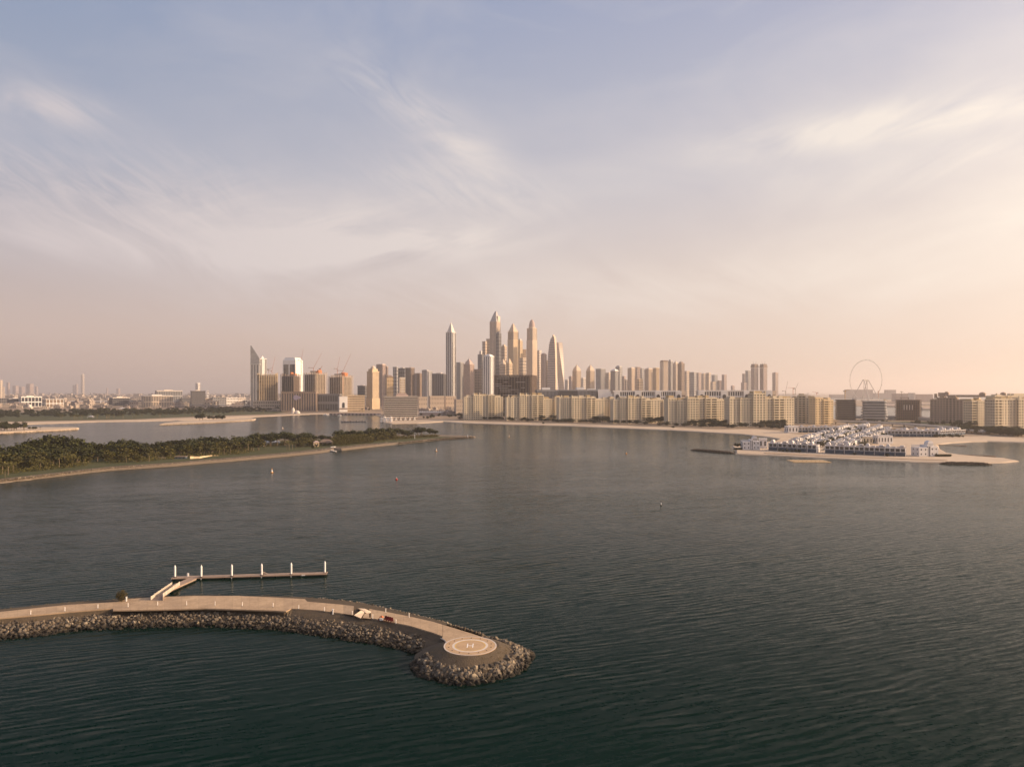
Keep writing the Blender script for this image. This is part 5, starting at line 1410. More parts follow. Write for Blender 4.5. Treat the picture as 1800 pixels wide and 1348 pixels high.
offices(418, 432, 699, 713, 'cream office beside the white one with narrow windows', PALE, G_BRZ, 6, 3, .5, .5, 14)
offices(430, 446, 703, 713, 'small slate shed-like office at the foot of the blade tower', GREYW, G_BLUE, 5, 2)
q = thing('long_roof_hall', 'very long thin white flat roof on posts across the plain', 'hall', (XA(157, 3900), 3900, 1), 0)
m_ = MB(); m_.box(-W(38, 3900), W(38, 3900), -20, 20, 6, 10); m_.build('roof', WHITEB, q)
m_ = MB(); m_.box(-W(37, 3900), W(37, 3900), -16, 16, 0, 6); m_.build('wall', GREYW, q)
q = thing('mast', 'thin white mast rising from the long flat roof', 'mast', (XA(177, 3600), 3600, 1), 0)
m_ = MB(); m_.bar((0, 0, 0), (0, 0, HZ(698, 3600)), 2.6, 6, r2=.6); m_.build('pole', WHITEB, q)
q = thing('flyover', 'long pale elevated road behind the park and offices', 'bridge', (0, 0, 0), 0)
pts = [(XA(330, 2700), 2700, 9), (XA(400, 2600), 2600, 10), (XA(470, 2500), 2500, 9), (XA(520, 2450), 2450, 7)]
m_ = MB()
for a_, b_ in zip(pts, pts[1:]): m_.loft([[(a_[0], a_[1] - 8, a_[2]), (a_[0], a_[1] + 8, a_[2]), (a_[0], a_[1] + 8, a_[2] + 2.2), (a_[0], a_[1] - 8, a_[2] + 2.2)], [(b_[0], b_[1] - 8, b_[2]), (b_[0], b_[1] + 8, b_[2]), (b_[0], b_[1] + 8, b_[2] + 2.2), (b_[0], b_[1] - 8, b_[2] + 2.2)]])
m_.build('deck', GREYW, q)
for k in range(14):
    t_ = k / 13; x_q = pts[0][0] + (pts[-1][0] - pts[0][0]) * t_; y_q = pts[0][1] + (pts[-1][1] - pts[0][1]) * t_
    m_ = MB(); m_.cyl(x_q, y_q, 1.2, 0, 9.3, 8); m_.build('pier', M_CONC, q)

# small houses on the plain: shared meshes, every one an object
HM = []
rh = random.Random(11)
for k in range(6):
    m_ = MB(); w1, d1, h1 = rh.uniform(14, 26), rh.uniform(12, 18), rh.uniform(7, 12)
    m_.facade((-w1 / 2, -d1 / 2), (w1 / 2, -d1 / 2), 0, h1, 4, 2, .35, .4, .4)
    m_.facade((w1 / 2, -d1 / 2), (w1 / 2, d1 / 2), 0, h1, 3, 2, .35, .4, .4)
    m_.quad((w1 / 2, d1 / 2, 0), (-w1 / 2, d1 / 2, 0), (-w1 / 2, d1 / 2, h1), (w1 / 2, d1 / 2, h1)); m_.quad((-w1 / 2, d1 / 2, 0), (-w1 / 2, -d1 / 2, 0), (-w1 / 2, -d1 / 2, h1), (-w1 / 2, d1 / 2, h1))
    m_.quad((-w1 / 2, -d1 / 2, h1), (w1 / 2, -d1 / 2, h1), (w1 / 2, d1 / 2, h1), (-w1 / 2, d1 / 2, h1))
    m_.box(-w1 * .2, w1 * .1, -d1 * .1, d1 * .3, h1, h1 + 3)
    HM.append(m_.mesh('small_house', [mat('house_pale', (0.44, 0.37, 0.30), .85, .1, .05, objvar=.45), G_DARK]))
def plain_house(px, Yq, s, L_, g_):
    o = new_obj('small_house', rh.choice(HM), None, (XA(px, Yq), Yq, 1.15)); o.rotation_euler.z = rh.uniform(-.3, .4); o.scale = (s * rh.uniform(.8, 1.8), s * rh.uniform(.8, 1.3), s * rh.uniform(.7, 1.3))
    tag(o, L_, 'house', g_)
for k in range(210):
    Yq = 2600 + 6500 * rh.random() ** 1.5; px = rh.uniform(-30, 640)
    plain_house(px, Yq, 1.0 + Yq / 5000, 'small pale low house scattered on the hazy flat city plain', 'small pale houses on the hazy plain')
for k in range(26):
    px = rh.uniform(20, 330); yb = rh.uniform(716, 719)
    plain_house(px, 58.8 * F / (yb - HY), .8, 'cream low house just behind the park trees', 'cream houses behind the park trees')
for k in range(30):
    px = rh.uniform(430, 700); yb = rh.uniform(717.5, 723)
    plain_house(px, 58.8 * F / (yb - HY), .7, 'low waterfront building at the foot of the mall halls', 'low waterfront buildings below the mall halls')
for k in range(22):
    px = rh.uniform(735, 815); yb = rh.uniform(718, 731)
    plain_house(px, 58.8 * F / (yb - HY), .75, 'low brown building in the quarter beside the striped hotel', 'low buildings beside the striped hotel')
m_ = MB()
for k in range(2600):
    Yq = 5000 + 14000 * rh.random(); X = XA(rh.uniform(-200, 1420), Yq); w1, d1, h1 = rh.uniform(12, 70), rh.uniform(12, 40), rh.uniform(6, 20) if rh.random() < .9 else rh.uniform(20, 45)
    m_.box(X, X + w1, Yq, Yq + d1, 0.5, h1)
m_.build('far_city', mat('far_city_walls', (0.36, 0.30, 0.25), .9, .2, .003, isl=.5), kind='stuff')

# ================================================================== trees
LEAF = mat('leaves_dark', (0.050, 0.055, 0.014), .8, .2, .4, isl=.5, objvar=.35)
LEAF2 = mat('leaves_olive', (0.098, 0.088, 0.020), .8, .2, .4, isl=.5, objvar=.35)
PALML = mat('palm_fronds', (0.11, 0.10, 0.026), .75, .2, .4, isl=.4, objvar=.3)
TRUNK = mat('trunk_bark', (0.15, 0.115, 0.08), .9, .2, 1)
PTRUNK = mat('palm_trunk', (0.19, 0.15, 0.10), .9, .2, 1)
def tree_proto(kind, seed):
    """returns trunk mesh and crown mesh, unit height 10 m"""
    r = random.Random(seed); tr = MB(); cr = MB()
    if kind == 'palm':
        lean = Vector((r.uniform(-.6, .6), r.uniform(-.6, .6), 7.6))
        tr.bar((0, 0, -.3), lean, .26, 6, r2=.17)
        for k in range(26):
            a = 2 * pi * k / 26 + r.uniform(-.1, .1); el_ = r.uniform(-.5, 1.0); L_ = r.uniform(2.3, 3.1)
            p = lean.copy(); d = Vector((cos(a) * cos(el_), sin(a) * cos(el_), sin(el_)))
            sd_ = Vector((-sin(a), cos(a), 0))
            for s in range(4):
                q = p + d * L_ / 4; w0 = .42 * (1 - s / 4.5); w1 = .42 * (1 - (s + 1) / 4.5)
                dr = Vector((0, 0, -.18))
                cr.quad(p, q, q + sd_ * w1 + dr, p + sd_ * w0 + dr); cr.quad(p, p - sd_ * w0 + dr, q - sd_ * w1 + dr, q)
                p = q; d = (d + Vector((0, 0, -.34))).normalized()
        return tr, cr
    spec = {'round': (4.0, 4.0, 5.6, 34), 'umbrella': (4.8, 2.4, 6.9, 32), 'tall': (3.3, 4.9, 5.0, 38), 'bushy': (4.4, 4.4, 4.4, 38)}[kind]
    rx, rz, zc_, nc = spec
    tr.bar((0, 0, -.3), (r.uniform(-.2, .2), r.uniform(-.2, .2), zc_ - rz * .4), .30, 6, r2=.2)
    for k in range(5):
        a = 2 * pi * k / 5 + r.uniform(0, 1); tr.bar((0, 0, zc_ - rz * .7), (cos(a) * rx * .6, sin(a) * rx * .6, zc_ + rz * .2), .15, 5, r2=.06)
    for k in range(nc):
        d = Vector((r.gauss(0, 1), r.gauss(0, 1), r.gauss(0, 1))).normalized() * r.random() ** .35
        c_ = Vector((d.x * rx * .78, d.y * rx * .78, zc_ + d.z * rz * .78)); cs = r.uniform(.75, 1.35) * rx * .26
        for j in range(34):
            dd = Vector((r.gauss(0, 1), r.gauss(0, 1), r.gauss(0, 1) * .8)).normalized() * r.uniform(.6, 1.05)
            p = c_ + dd * cs
            a_ = Vector((r.gauss(0, 1), r.gauss(0, 1), r.gauss(0, .6))).normalized(); b_ = a_.cross(Vector((r.gauss(0, 1), r.gauss(0, 1), r.gauss(0, 1)))).normalized()
            s = r.uniform(.26, .52)
            cr.quad(p - a_ * s, p - b_ * s * .7, p + a_ * s, p + b_ * s * .7)
    return tr, cr
TP = {}
for kd, lf in (('round', LEAF), ('umbrella', LEAF), ('tall', LEAF), ('bushy', LEAF2), ('palm', PALML)):
    TP[kd] = []
    for s in range(3):
        a_, b_ = tree_proto(kd, 40 + s * 7 + len(kd))
        TP[kd].append((a_.mesh('trunk', PTRUNK if kd == 'palm' else TRUNK), b_.mesh('crown', lf)))
rt = random.Random(21)
TQ = []
def tree(kind, p, h, w_, label, group):
    TQ.append((kind, Vector(p), h, w_, label, group))
def plant_all():
    """the largest 290 trees (and as many palms) in view are objects, the small far rest one mass"""
    import numpy as np
    rest = []
    for is_palm in (True, False):
        q = sorted([t_ for t_ in TQ if (t_[0] == 'palm') == is_palm], key=lambda t_: -t_[2] / t_[1].y)
        for kind, p, h, w_, label, group in q[:285]:
            o = bpy.data.objects.new('palm_tree' if is_palm else 'tree', None); COL.objects.link(o)
            o.location = p; o.rotation_euler.z = rt.uniform(0, 6.28); o.scale = (w_ * h / 10, w_ * h / 10, h / 10)
            o['label'] = label; o['category'] = 'palm' if is_palm else 'tree'; o['group'] = group
            a_, b_ = rt.choice(TP[kind])
            new_obj('trunk', a_, o); c_ = new_obj('crown', b_, o); c_['kind'] = 'stuff'
        rest += q[285:]
    low = {}
    for kd in TP:
        me = TP[kd][0][1]; co = np.empty(len(me.vertices) * 3, 'f'); me.vertices.foreach_get('co', co); co = co.reshape(-1, 4, 3)
        sel = co[::3] if kd != 'palm' else co
        ctr = sel.mean(axis=1, keepdims=True); low[kd] = (ctr + (sel - ctr) * (1.7 if kd != 'palm' else 1)).reshape(-1, 3)
    allv = []
    for kind, p, h, w_, label, group in rest:
        v = low[kind].copy(); a = rt.uniform(0, 6.28); c_, s_ = cos(a), sin(a)
        x, y = v[:, 0] * c_ - v[:, 1] * s_, v[:, 0] * s_ + v[:, 1] * c_
        allv.append(np.stack([x * w_ * h / 10 + p.x, y * w_ * h / 10 + p.y, v[:, 2] * h / 10 + p.z], 1))
    if allv:
        V = np.concatenate(allv).astype('f'); n = len(V) // 4
        me = bpy.data.meshes.new('distant_foliage'); me.vertices.add(len(V)); me.vertices.foreach_set('co', V.ravel())
        me.loops.add(n * 4); me.loops.foreach_set('vertex_index', np.arange(n * 4, dtype='i')); me.polygons.add(n)
        me.polygons.foreach_set('loop_start', np.arange(0, n * 4, 4, dtype='i')); me.materials.append(LEAF); me.update(calc_edges=True)
        o = new_obj('distant_foliage', me); o['kind'] = 'stuff'

# ================================================================== wooded island in the channel
front = [(-330, 894), (-60, 856), (0, 848), (60, 841.5), (100, 837), (150, 831), (200, 826), (240, 823.5), (300, 819.5), (350, 815), (400, 811), (440, 807.5), (500, 802), (560, 796), (580, 793), (586, 791), (600, 791.5), (640, 787), (700, 780.5), (760, 774), (800, 771), (833, 769)]
backp = [(833, 768.3), (800, 767.5), (760, 766), (700, 766), (600, 769), (500, 774), (400, 780), (250, 790), (120, 797), (0, 805), (-60, 808), (-330, 822)]
isl = gp(front) + gp(backp)
land('island_ground', isl, 1.9, 5.5, mat('revetment_stone', (0.24, 0.19, 0.14), .9, .3, .9, bump=.4, col2=(0.11, 0.085, 0.06)), zb=-1.5)
inn = [G(x, y - (6.5 if x < 700 else 3.2), 1.904) for x, y in front[:-1]] + [G(x, y + 1.0, 1.904) for x, y in backp[1:]]
sheet('lawn', [tuple(p)[:2] for p in inn], 2.0, M_GRASS)
# thin foreshore of sand at the frame edge
mb = MB(); f_ = [G(x, y, .25) for x, y in ((-60, 856), (0, 847), (30, 844), (60, 841.5), (90, 838))]; f2 = [G(x, y, -.15) for x, y in ((-60, 862), (0, 851), (30, 846.8), (60, 843), (90, 838.5))]
mb.loft([[tuple(p) for p in f2], [tuple(p) for p in f_]], cap=False, closed=False); mb.build('sand', M_SAND, kind='structure')
# revetment stones
m_ = MB(); r3 = random.Random(9)
for k in range(6400):
    x = r3.uniform(-320, 832); y = interp(front, x); tt = r3.uniform(-.15, 1.05)
    p = G(x, y - (4.5 if x < 700 else 2.0) * (1 - tt), 1.9 * (1 - max(tt, 0)) + .1)
    s = r3.uniform(.35, .75); i = len(m_.v); sh = rock_shape(r3)
    m_.v += [p + q * s for q in sh]; m_.f += [(a + i, b_ + i, c_ + i) for a, b_, c_ in IF_]; m_.mi += [0] * 20
m_.build('revetment_rubble', M_ROCK, kind='stuff')

prof_i = [(-300, 778), (-60, 781), (0, 784), (20, 786), (36, 782), (46, 769), (75, 766.5), (95, 765), (110, 764.5), (135, 765.5), (146, 777), (185, 778.5), (195, 774), (215, 771.5), (240, 774), (262, 778), (300, 772.5), (350, 768), (400, 767.5), (430, 766), (452, 762), (470, 764), (480, 759), (510, 760), (540, 760), (556, 766), (570, 764), (583, 768), (592, 756), (615, 756.5), (640, 757), (655, 753), (668, 751), (690, 752), (705, 755), (712, 757), (724, 752), (745, 750.5), (762, 754), (774, 759)]
def seg_i(x):
    for lim, s in ((45, 'at the frame edge of the wooded island'), (150, 'in the tall dark clump on the wooded island'), (270, 'between the two dark clumps of the wooded island'), (345, 'behind the sunlit pavilions of the wooded island'),
                   (440, 'in the dense belt past the pavilions of the wooded island'), (550, 'over the shaded lawn of the wooded island'), (600, 'around the arched hut of the wooded island'), (660, 'over the long hedge of the wooded island')):
        if x < lim: return s
    return 'near the bare tip of the wooded island'
GI = 'trees of the wooded island'
for k in range(94):                         # rear row reaches the skyline of the grove
    x = -264 + k * 11.2 + rt.uniform(-3, 3)
    if 583 < x < 590: continue
    yf, yb_ = interp(front, x), interp(sorted(backp), x)
    if x > 776: break
    p = G(x, yb_ * .62 + yf * .38 - 1.5, 2.0); h = (HZ(interp(prof_i, x), p.y) - 2.0) * rt.uniform(.98, 1.12)
    kd = 'tall' if (46 < x < 140 or 190 < x < 260) else ('umbrella' if x > 440 and rt.random() < .7 else 'round')
    tree(kd, p, h, {'tall': 1.35, 'umbrella': 1.35, 'round': 1.6}[kd], {'tall': 'tall dense dark tree ', 'umbrella': 'flat-topped spreading tree ', 'round': 'round dark tree '}[kd] + seg_i(x), GI)
for k in range(92):                         # middle row
    x = -30 + k * 8.2 + rt.uniform(-4, 4)
    if x > 700 or 150 < x < 185 and rt.random() < .5 or 455 < x < 520 and rt.random() < .8 or 555 < x < 592: continue
    yf, yb_ = interp(front, x), interp(sorted(backp), x)
    p = G(x, yb_ * .42 + yf * .58 - 3, 2.0); h = (HZ(interp(prof_i, x), p.y) - 2.0) * rt.uniform(.66, .92); h = min(h, 15)
    kd = rt.choice(('bushy', 'round', 'round', 'bushy')) if x < 590 else 'bushy'
    tree(kd, p, h, 1.45 if kd != 'palm' else 1.3, {'bushy': 'olive bushy tree ', 'round': 'smaller round dark tree ', 'palm': 'tall palm '}[kd] + seg_i(x), GI)
for x, y, h, kd in ((4, 833, 9, 'palm'), (14, 835, 10, 'palm'), (24, 831, 9, 'palm'), (9, 838, 6, 'palm'), (20, 828, 8, 'bushy'), (34, 822, 8, 'bushy'), (58, 824, 10, 'bushy'), (70, 826, 9, 'palm'), (82, 823, 9, 'bushy'), (88, 820, 9, 'palm'),
                    (104, 822, 10.5, 'palm'), (114, 820, 11.5, 'palm'), (120, 821, 10, 'bushy'), (127, 818, 10.5, 'palm'), (136, 817, 8, 'palm'), (112, 817, 11, 'bushy'), (212, 812, 9, 'bushy'), (222, 813, 8, 'palm'), (240, 812, 8, 'bushy'), (262, 812, 9, 'palm'),
                    (274, 807, 7, 'palm'), (300, 806, 7, 'palm'), (318, 802, 7.5, 'palm'), (352, 800, 9, 'palm'), (359, 798, 11, 'palm'), (372, 800, 8, 'palm'), (385, 800, 8, 'palm'), (394, 799, 8, 'palm'), (405, 798, 8, 'palm'), (436, 795, 12.5, 'palm'),
                    (504, 790, 10, 'palm'), (508, 791, 9.5, 'palm'), (514, 790, 9, 'palm'), (520, 788, 8, 'palm'), (530, 786, 7, 'bushy'), (550, 788, 4, 'bushy'), (570, 784, 3.5, 'bushy'), (578, 783, 3, 'bushy')):
    tree(kd, G(x, y, 2.0), h, 1.1, ('slim pale-trunked palm ' if kd == 'palm' else 'low olive tree by the stone edge ') + seg_i(x), 'palms and small trees along the stone edge of the wooded island')
# clipped hedge-like screen
hd = thing('hedge', 'long tall clipped olive hedge beside the slipway of the wooded island', 'hedge', (0, 0, 0))
m_ = MB(); r4 = random.Random(4)
ha, hb_ = G(586, 784, 2), G(656, 777.5, 2)
for k in range(9000):
    t_ = r4.random(); p = ha.lerp(hb_, t_) + Vector((r4.uniform(-1, 1), r4.uniform(-5, 5), 0))
    hh_ = 10.5 * (1 - .45 * max(0, t_ - .75) / .25) + .9 * sin(t_ * 40) ; p.z = 2 + hh_ * r4.random() ** .7
    leaf_cloud(m_, 1, lambda r: p, .42, r4)
m_.build('foliage', LEAF2, hd, kind='stuff')
m_ = MB(); r4 = random.Random(6)
for k in range(3000):                           # undergrowth under the grove
    x = r4.uniform(-280, 770); yf, yb_ = interp(front, x), interp(sorted(backp), x); q_ = r4.uniform(.25, .8)
    if 150 < x < 195 or 440 < x < 545: q_ = r4.uniform(.15, .4)
    p = G(x, yb_ * (1 - q_) + (yf - 6) * q_, 2.0)
    hq = r4.uniform(.6, 2.6)
    leaf_cloud(m_, 20, lambda r: p + Vector((r.gauss(0, 1.8), r.gauss(0, 1.8), abs(r.gauss(0, hq)))), .42, r4)
m_.build('undergrowth', LEAF2, kind='stuff')

# island furniture
STUC = mat('stucco_warm', (0.60, 0.46, 0.30), .85, .08, .3)
def house(name, label, cat, px, py, w_, d_, h_, rz=0, z=2.0, wall=STUC, roof=None, cols=3, arch=False, roofh=0.0):
    p = G(px, py, z); o = thing(name, label, cat, tuple(p), rz)
    fbox(o, w_, d_, 0, h_, cols, 2, 1, wall, G_DARK, .4, .5, .3, sides='FRL')
    m_ = MB()
    if roofh: m_.loft([ring4(w_ + 1, d_ + 1, h_), ring4(w_ * .4, d_ * .1, h_ + roofh)])
    else: m_.box(-w_ / 2 - .3, w_ / 2 + .3, -d_ / 2 - .3, d_ / 2 + .3, h_, h_ + .4)
    m_.build('roof', roof or wall, o)
    if arch:
        m_ = MB(); m_.box(-.8, .8, -d_ / 2 - .12, -d_ / 2 - .02, 0, 1.8); m_.bar((0, -d_ / 2 - .13, 1.8), (0, -d_ / 2 - .03, 1.8), .8, 12); m_.build('arched_door', G_DARK, o)
    return o
house('arched_hut', 'small stucco hut with an arched doorway among the island trees', 'hut', 556, 785, 5.5, 5, 4.5, .3, cols=2, arch=True, roof=ROSE, roofh=1.8)
house('brown_roofed_house', 'low house with wide rose-brown roof between arched hut and hedge', 'house', 573, 781, 15, 8, 2.4, .1, wall=BROWN, roof=BROWN, roofh=3.4)
house('beach_villa', 'white and slate low villa seen below the flat-topped trees', 'villa', 452, 784, 14, 8, 3.4, 0, wall=WHITEB, roof=GREYW)
house('beach_villa', 'white low villa with small peaked roof under the flat-topped trees', 'villa', 468, 782.5, 9, 7, 3.4, .1, wall=WHITEB, roof=WHITEB, roofh=1.8)
house('beach_villa', 'third white low villa, closest to the arched hut, under the trees', 'villa', 483, 781.5, 10, 7, 3.2, .1, wall=WHITEB, roof=WHITEB, roofh=1.5)
house('pool_pavilion', 'slate-blue walled pool pavilion beside the sunlit curved wall', 'pavilion', 318, 806, 9, 5, 1.7, .1, wall=mat('slate_blue', (0.08, 0.11, 0.14), .7), roof=BROWN)
house('garden_pavilion', 'red-brown garden pavilion half hidden by palms on the island', 'pavilion', 285, 800, 9, 6, 3.6, .2, wall=mat('terracotta', (0.30, 0.14, 0.08), .85), roof=STUC, roofh=2.2)
house('garden_pavilion', 'low pavilion with thin pale roof in the gap between dark clumps', 'pavilion', 175, 802, 15, 6, 3.0, 0, wall=BROWN, roof=ROSE)
wl_ = thing('garden_wall', 'sunlit curved cream garden wall sweeping along the island lawn', 'wall', (0, 0, 0))
pts = [G(334, 806.5, 2), G(340, 806, 2), G(350, 805.5, 2), G(360, 803.5, 2), G(372, 801.5, 2), G(384, 801, 2)]
for j, (p, q_) in enumerate(zip(pts, pts[1:])):
    hh_ = 2.3 - j * .38; m_ = MB(); d = (q_ - p).normalized(); n_ = Vector((-d.y, d.x, 0)) * .25
    m_.loft([[p - n_, p + n_, p + n_ + Vector((0, 0, hh_)), p - n_ + Vector((0, 0, hh_))], [q_ - n_, q_ + n_, q_ + n_ + Vector((0, 0, hh_ - .3)), q_ - n_ + Vector((0, 0, hh_ - .3))]]); m_.build('wall_segment', STUC, wl_)
fc = thing('picket_fence', 'row of sunlit cream boards in front of the garden pavilion', 'fence', tuple(G(283, 806.5, 2)), -.15)
for k in range(12):
    m_ = MB(); m_.box(-4 + k * .72, -4 + k * .72 + .4, -.08, .08, 0, 1.7 + .3 * sin(k)); m_.build('board', STUC, fc)
for x, y, z, h_, L_ in ((822, 768.6, 1.9, 2.6, 'small white navigation light at the tip of the wooded island'), (729, 771, 2, 4.2, 'white lantern post near the bare tip of the wooded island'), (551.5, 785, 2, 2.4, 'white marker post by the arched hut')):
    o = thing('lantern_post', L_, 'post', tuple(G(x, y, z)))
    m_ = MB(); m_.box(-.35, .35, -.35, .35, 0, h_); m_.build('post', WHITEB, o)
    m_ = MB(); m_.box(-.5, .5, -.5, .5, h_, h_ + .6); m_.build('lantern', WHITEB, o)
o = thing('slipway', 'narrow pale concrete slipway running into the water by the hedge', 'slipway', (0, 0, 0))
m_ = MB(); a_, b_, c_, d_ = G(571, 789.5, 1.95), G(575, 788.5, 1.95), G(592.5, 792.5, .3), G(590, 793.8, .3)
m_.loft([[a_, b_, b_ - Vector((0, 0, 1.5)), a_ - Vector((0, 0, 1.5))], [d_, c_, c_ - Vector((0, 0, 1)), d_ - Vector((0, 0, 1))]]); m_.build('ramp_slab', M_CONC, o)
o = thing('small_boat', 'small white boat pulled up on the slipway by the hedge', 'boat', tuple(G(585.5, 786.5, 2.0)), .3)
m_ = MB(); m_.loft([[(-2.4, -.7, .1), (-2.4, .7, .1), (-2.4, .8, .9), (-2.4, -.8, .9)], [(1, -.7, .1), (1, .7, .1), (1, .9, .95), (1, -.9, .95)], [(2.9, -.05, .5), (2.9, .05, .5), (2.9, .08, 1.1), (2.9, -.08, 1.1)]]); m_.build('hull', WHITEB, o)
m_ = MB(); m_.box(-.6, .3, -.4, .4, .95, 1.5); m_.build('console', GREYW, o)

# ================================================================== sand spits across the channel
def spit(name, pts, z, skirt, mt=M_SAND): land(name, gp(pts), z, skirt, mt)
spit('sand_spit', [(-80, 772), (0, 762.6), (60, 759.3), (110, 757), (135, 755.2), (137, 753.4), (128, 752.6), (90, 753.2), (40, 753.0), (0, 752.5), (-80, 753)], 2.2, 4)
spit('sand_spit', [(281, 747.2), (300, 746.6), (345, 744.8), (400, 742.2), (446, 739), (449, 736.8), (440, 735.2), (400, 736.4), (350, 739.6), (322, 741.3), (310, 742.5), (290, 744.6)], 1.6, 4)
m_ = MB(); r5 = random.Random(8)
for k in range(1500):
    if k % 2: x = r5.uniform(-20, 136); y = interp([(-80, 770.3), (0, 761.8), (60, 758.3), (110, 756.3), (135, 754.6)], x) - r5.uniform(-.4, 1.6)
    else: x = r5.uniform(282, 448); y = interp([(281, 746.8), (345, 744.3), (400, 741.6), (448, 737.6)], x) - r5.uniform(-.3, .6)
    p = G(x, y, 1.2); s = r5.uniform(.5, 1.1); i = len(m_.v); m_.v += [p + q * s for q in rock_shape(r5)]; m_.f += [(a + i, b_ + i, c_ + i) for a, b_, c_ in IF_]; m_.mi += [0] * 20
m_.build('spit_rubble', mat('spit_rock', (0.50, 0.38, 0.26), .9, .15, .5, isl=.35), kind='stuff')
for k in range(22):
    x = rt.uniform(-30, 56) if k < 17 else rt.uniform(50, 76); p = G(x, rt.uniform(754.5, 758), 2.2); tree('round' if k % 3 else 'palm', p, rt.uniform(10, 15) if k < 17 else 5, 1.3, 'dark tree on the near sand spit at the frame edge, ' + ('palm kind' if not k % 3 else 'round kind'), 'trees on the near sand spit')
for k, x in enumerate((347, 351, 356, 368, 374, 380, 385, 390, 393)):
    tree('round', G(x, 737.8, 1.6), rt.uniform(15, 19) if k in (1, 2) else rt.uniform(8, 13), 1.3, 'dark tree in the small clump on the far sand spit', 'clump of trees on the far sand spit')
# --- park trees behind the beach
GP_ = 'trees of the park behind the long beach'
def seg_p(x): return 'at the picture-edge end' if x < 120 else 'below the gridded white office' if x < 200 else 'in the middle stretch' if x < 330 else 'below the tall dark office' if x < 430 else 'near the unfinished towers'
for k in range(560):
    x = rt.uniform(-60, 510); q_ = rt.random() ** 1.3; y = interp([(-60, 725), (100, 724), (250, 722), (400, 719.5), (500, 718)], x) + q_ * interp([(-60, 11), (250, 9), (400, 7.5), (500, 4)], x)
    p = G(x, y, 1.3); kd = rt.choice(('round', 'bushy', 'umbrella', 'round'))
    tree(kd, p, rt.uniform(7, 13), 1.5, {'round': 'round dark park tree ', 'bushy': 'olive park tree ', 'umbrella': 'spreading park tree '}[kd] + seg_p(x) + ' of the beach park', GP_)
for k in range(46):
    x = rt.uniform(90, 470); y = interp([(60, 740), (170, 738), (240, 736.6), (320, 733.5), (400, 730.3), (480, 727.8)], x) - rt.uniform(.8, 2.0)
    tree('palm', G(x, y, 1.3), rt.uniform(10, 13), 1.0, 'palm with pale trunk along the beach edge ' + seg_p(x) + ' of the park', 'palms along the long beach')
for k in range(34):
    x = rt.uniform(500, 672); tree('round' if k % 2 else 'palm', G(x, rt.uniform(719, 724), 1.2), rt.uniform(6, 10), 1.2, ('dark tree' if k % 2 else 'palm') + ' on the waterfront below the mall halls', 'trees on the mall waterfront')
for k in range(30):
    x = rt.uniform(738, 818); tree('round', G(x, rt.uniform(727, 737), 1.2), rt.uniform(6, 9), 1.3, 'dark tree in the quarter beside the striped hotel', 'trees beside the striped hotel')
# --- shoreline belt of trees
bl_ = [(812, 738.6), (900, 741.2), (1000, 743.8), (1080, 746.3), (1180, 750), (1260, 753.5), (1330, 753.0), (1378, 755.5)]
def seg_s(x):
    for lim, s in ((888, 'the four-turreted cream block'), (968, 'the second cream block'), (1080, 'the cream block with broad arched bay'), (1170, 'the cream block under the first arched hotel'), (1280, 'the cream block with double-arched bay')):
        if x < lim: return s
    return 'the three-turreted cream block'
x = 810.0
while x < 1384:
    for j in range(2):
        y = interp(bl_, x) - 1.2 - 2.6 * j - rt.uniform(0, .8); p = G(x + rt.uniform(-2, 2), y, 1.2)
        kd = rt.choice(('round', 'round', 'bushy', 'palm') if j == 0 else ('round', 'umbrella'))
        h = rt.uniform(7, 10) if j == 0 else rt.uniform(9.5, 14)
        if 1158 < x < 1180 and j: h = rt.uniform(13, 17)
        tree(kd, p, h, 1.7 if kd != 'palm' else 1.0, {'round': 'round dark tree ', 'bushy': 'dull olive tree ', 'palm': 'small palm ', 'umbrella': 'spreading dark tree '}[kd] + ('on the beach side before ' if j == 0 else 'at the foot of ') + seg_s(x), 'belt of trees between beach and cream apartments')
    x += rt.uniform(5.0, 7.5)
for x, y in ((955, 745.7), (1183, 753)): tree('round', G(x, y, 1.0), 4.5, 1.6, 'lone dark shrub-like tree on the open sand, below ' + seg_s(x), 'lone trees on the sand')
for k in range(90):
    x = rt.uniform(1690, 1805); p = G(x, interp([(1690, 761), (1735, 764), (1800, 768)], x) - rt.uniform(0, 5), 1.2)
    tree('round', p, rt.uniform(7, 12), 1.6, 'dark tree below the cream blocks at the edge beyond the lagoon', 'trees beyond the lagoon')
for k in range(46):
    x = rt.uniform(1600, 1740); p = G(x, interp([(1600, 742), (1740, 750)], x) + rt.uniform(0, 4), 1.2)
    tree('bushy' if k % 2 else 'round', p, rt.uniform(4, 9) + (4 if x > 1680 else 0), 1.4, 'tree between the two elevated roads before the rose-brown block', 'trees between the elevated roads')
for k in range(18):
    x = rt.uniform(1455, 1560); tree('bushy', G(x, rt.uniform(740, 742.5), 1.2), rt.uniform(3, 6), 1.5, 'low green tree along the elevated road behind the villas', 'low trees behind the villas')
sheet('verge', gp([(1455, 739.5), (1640, 741), (1730, 745), (1745, 752), (1640, 746.5), (1500, 744)], 1.3), 1.3, M_GRASS)

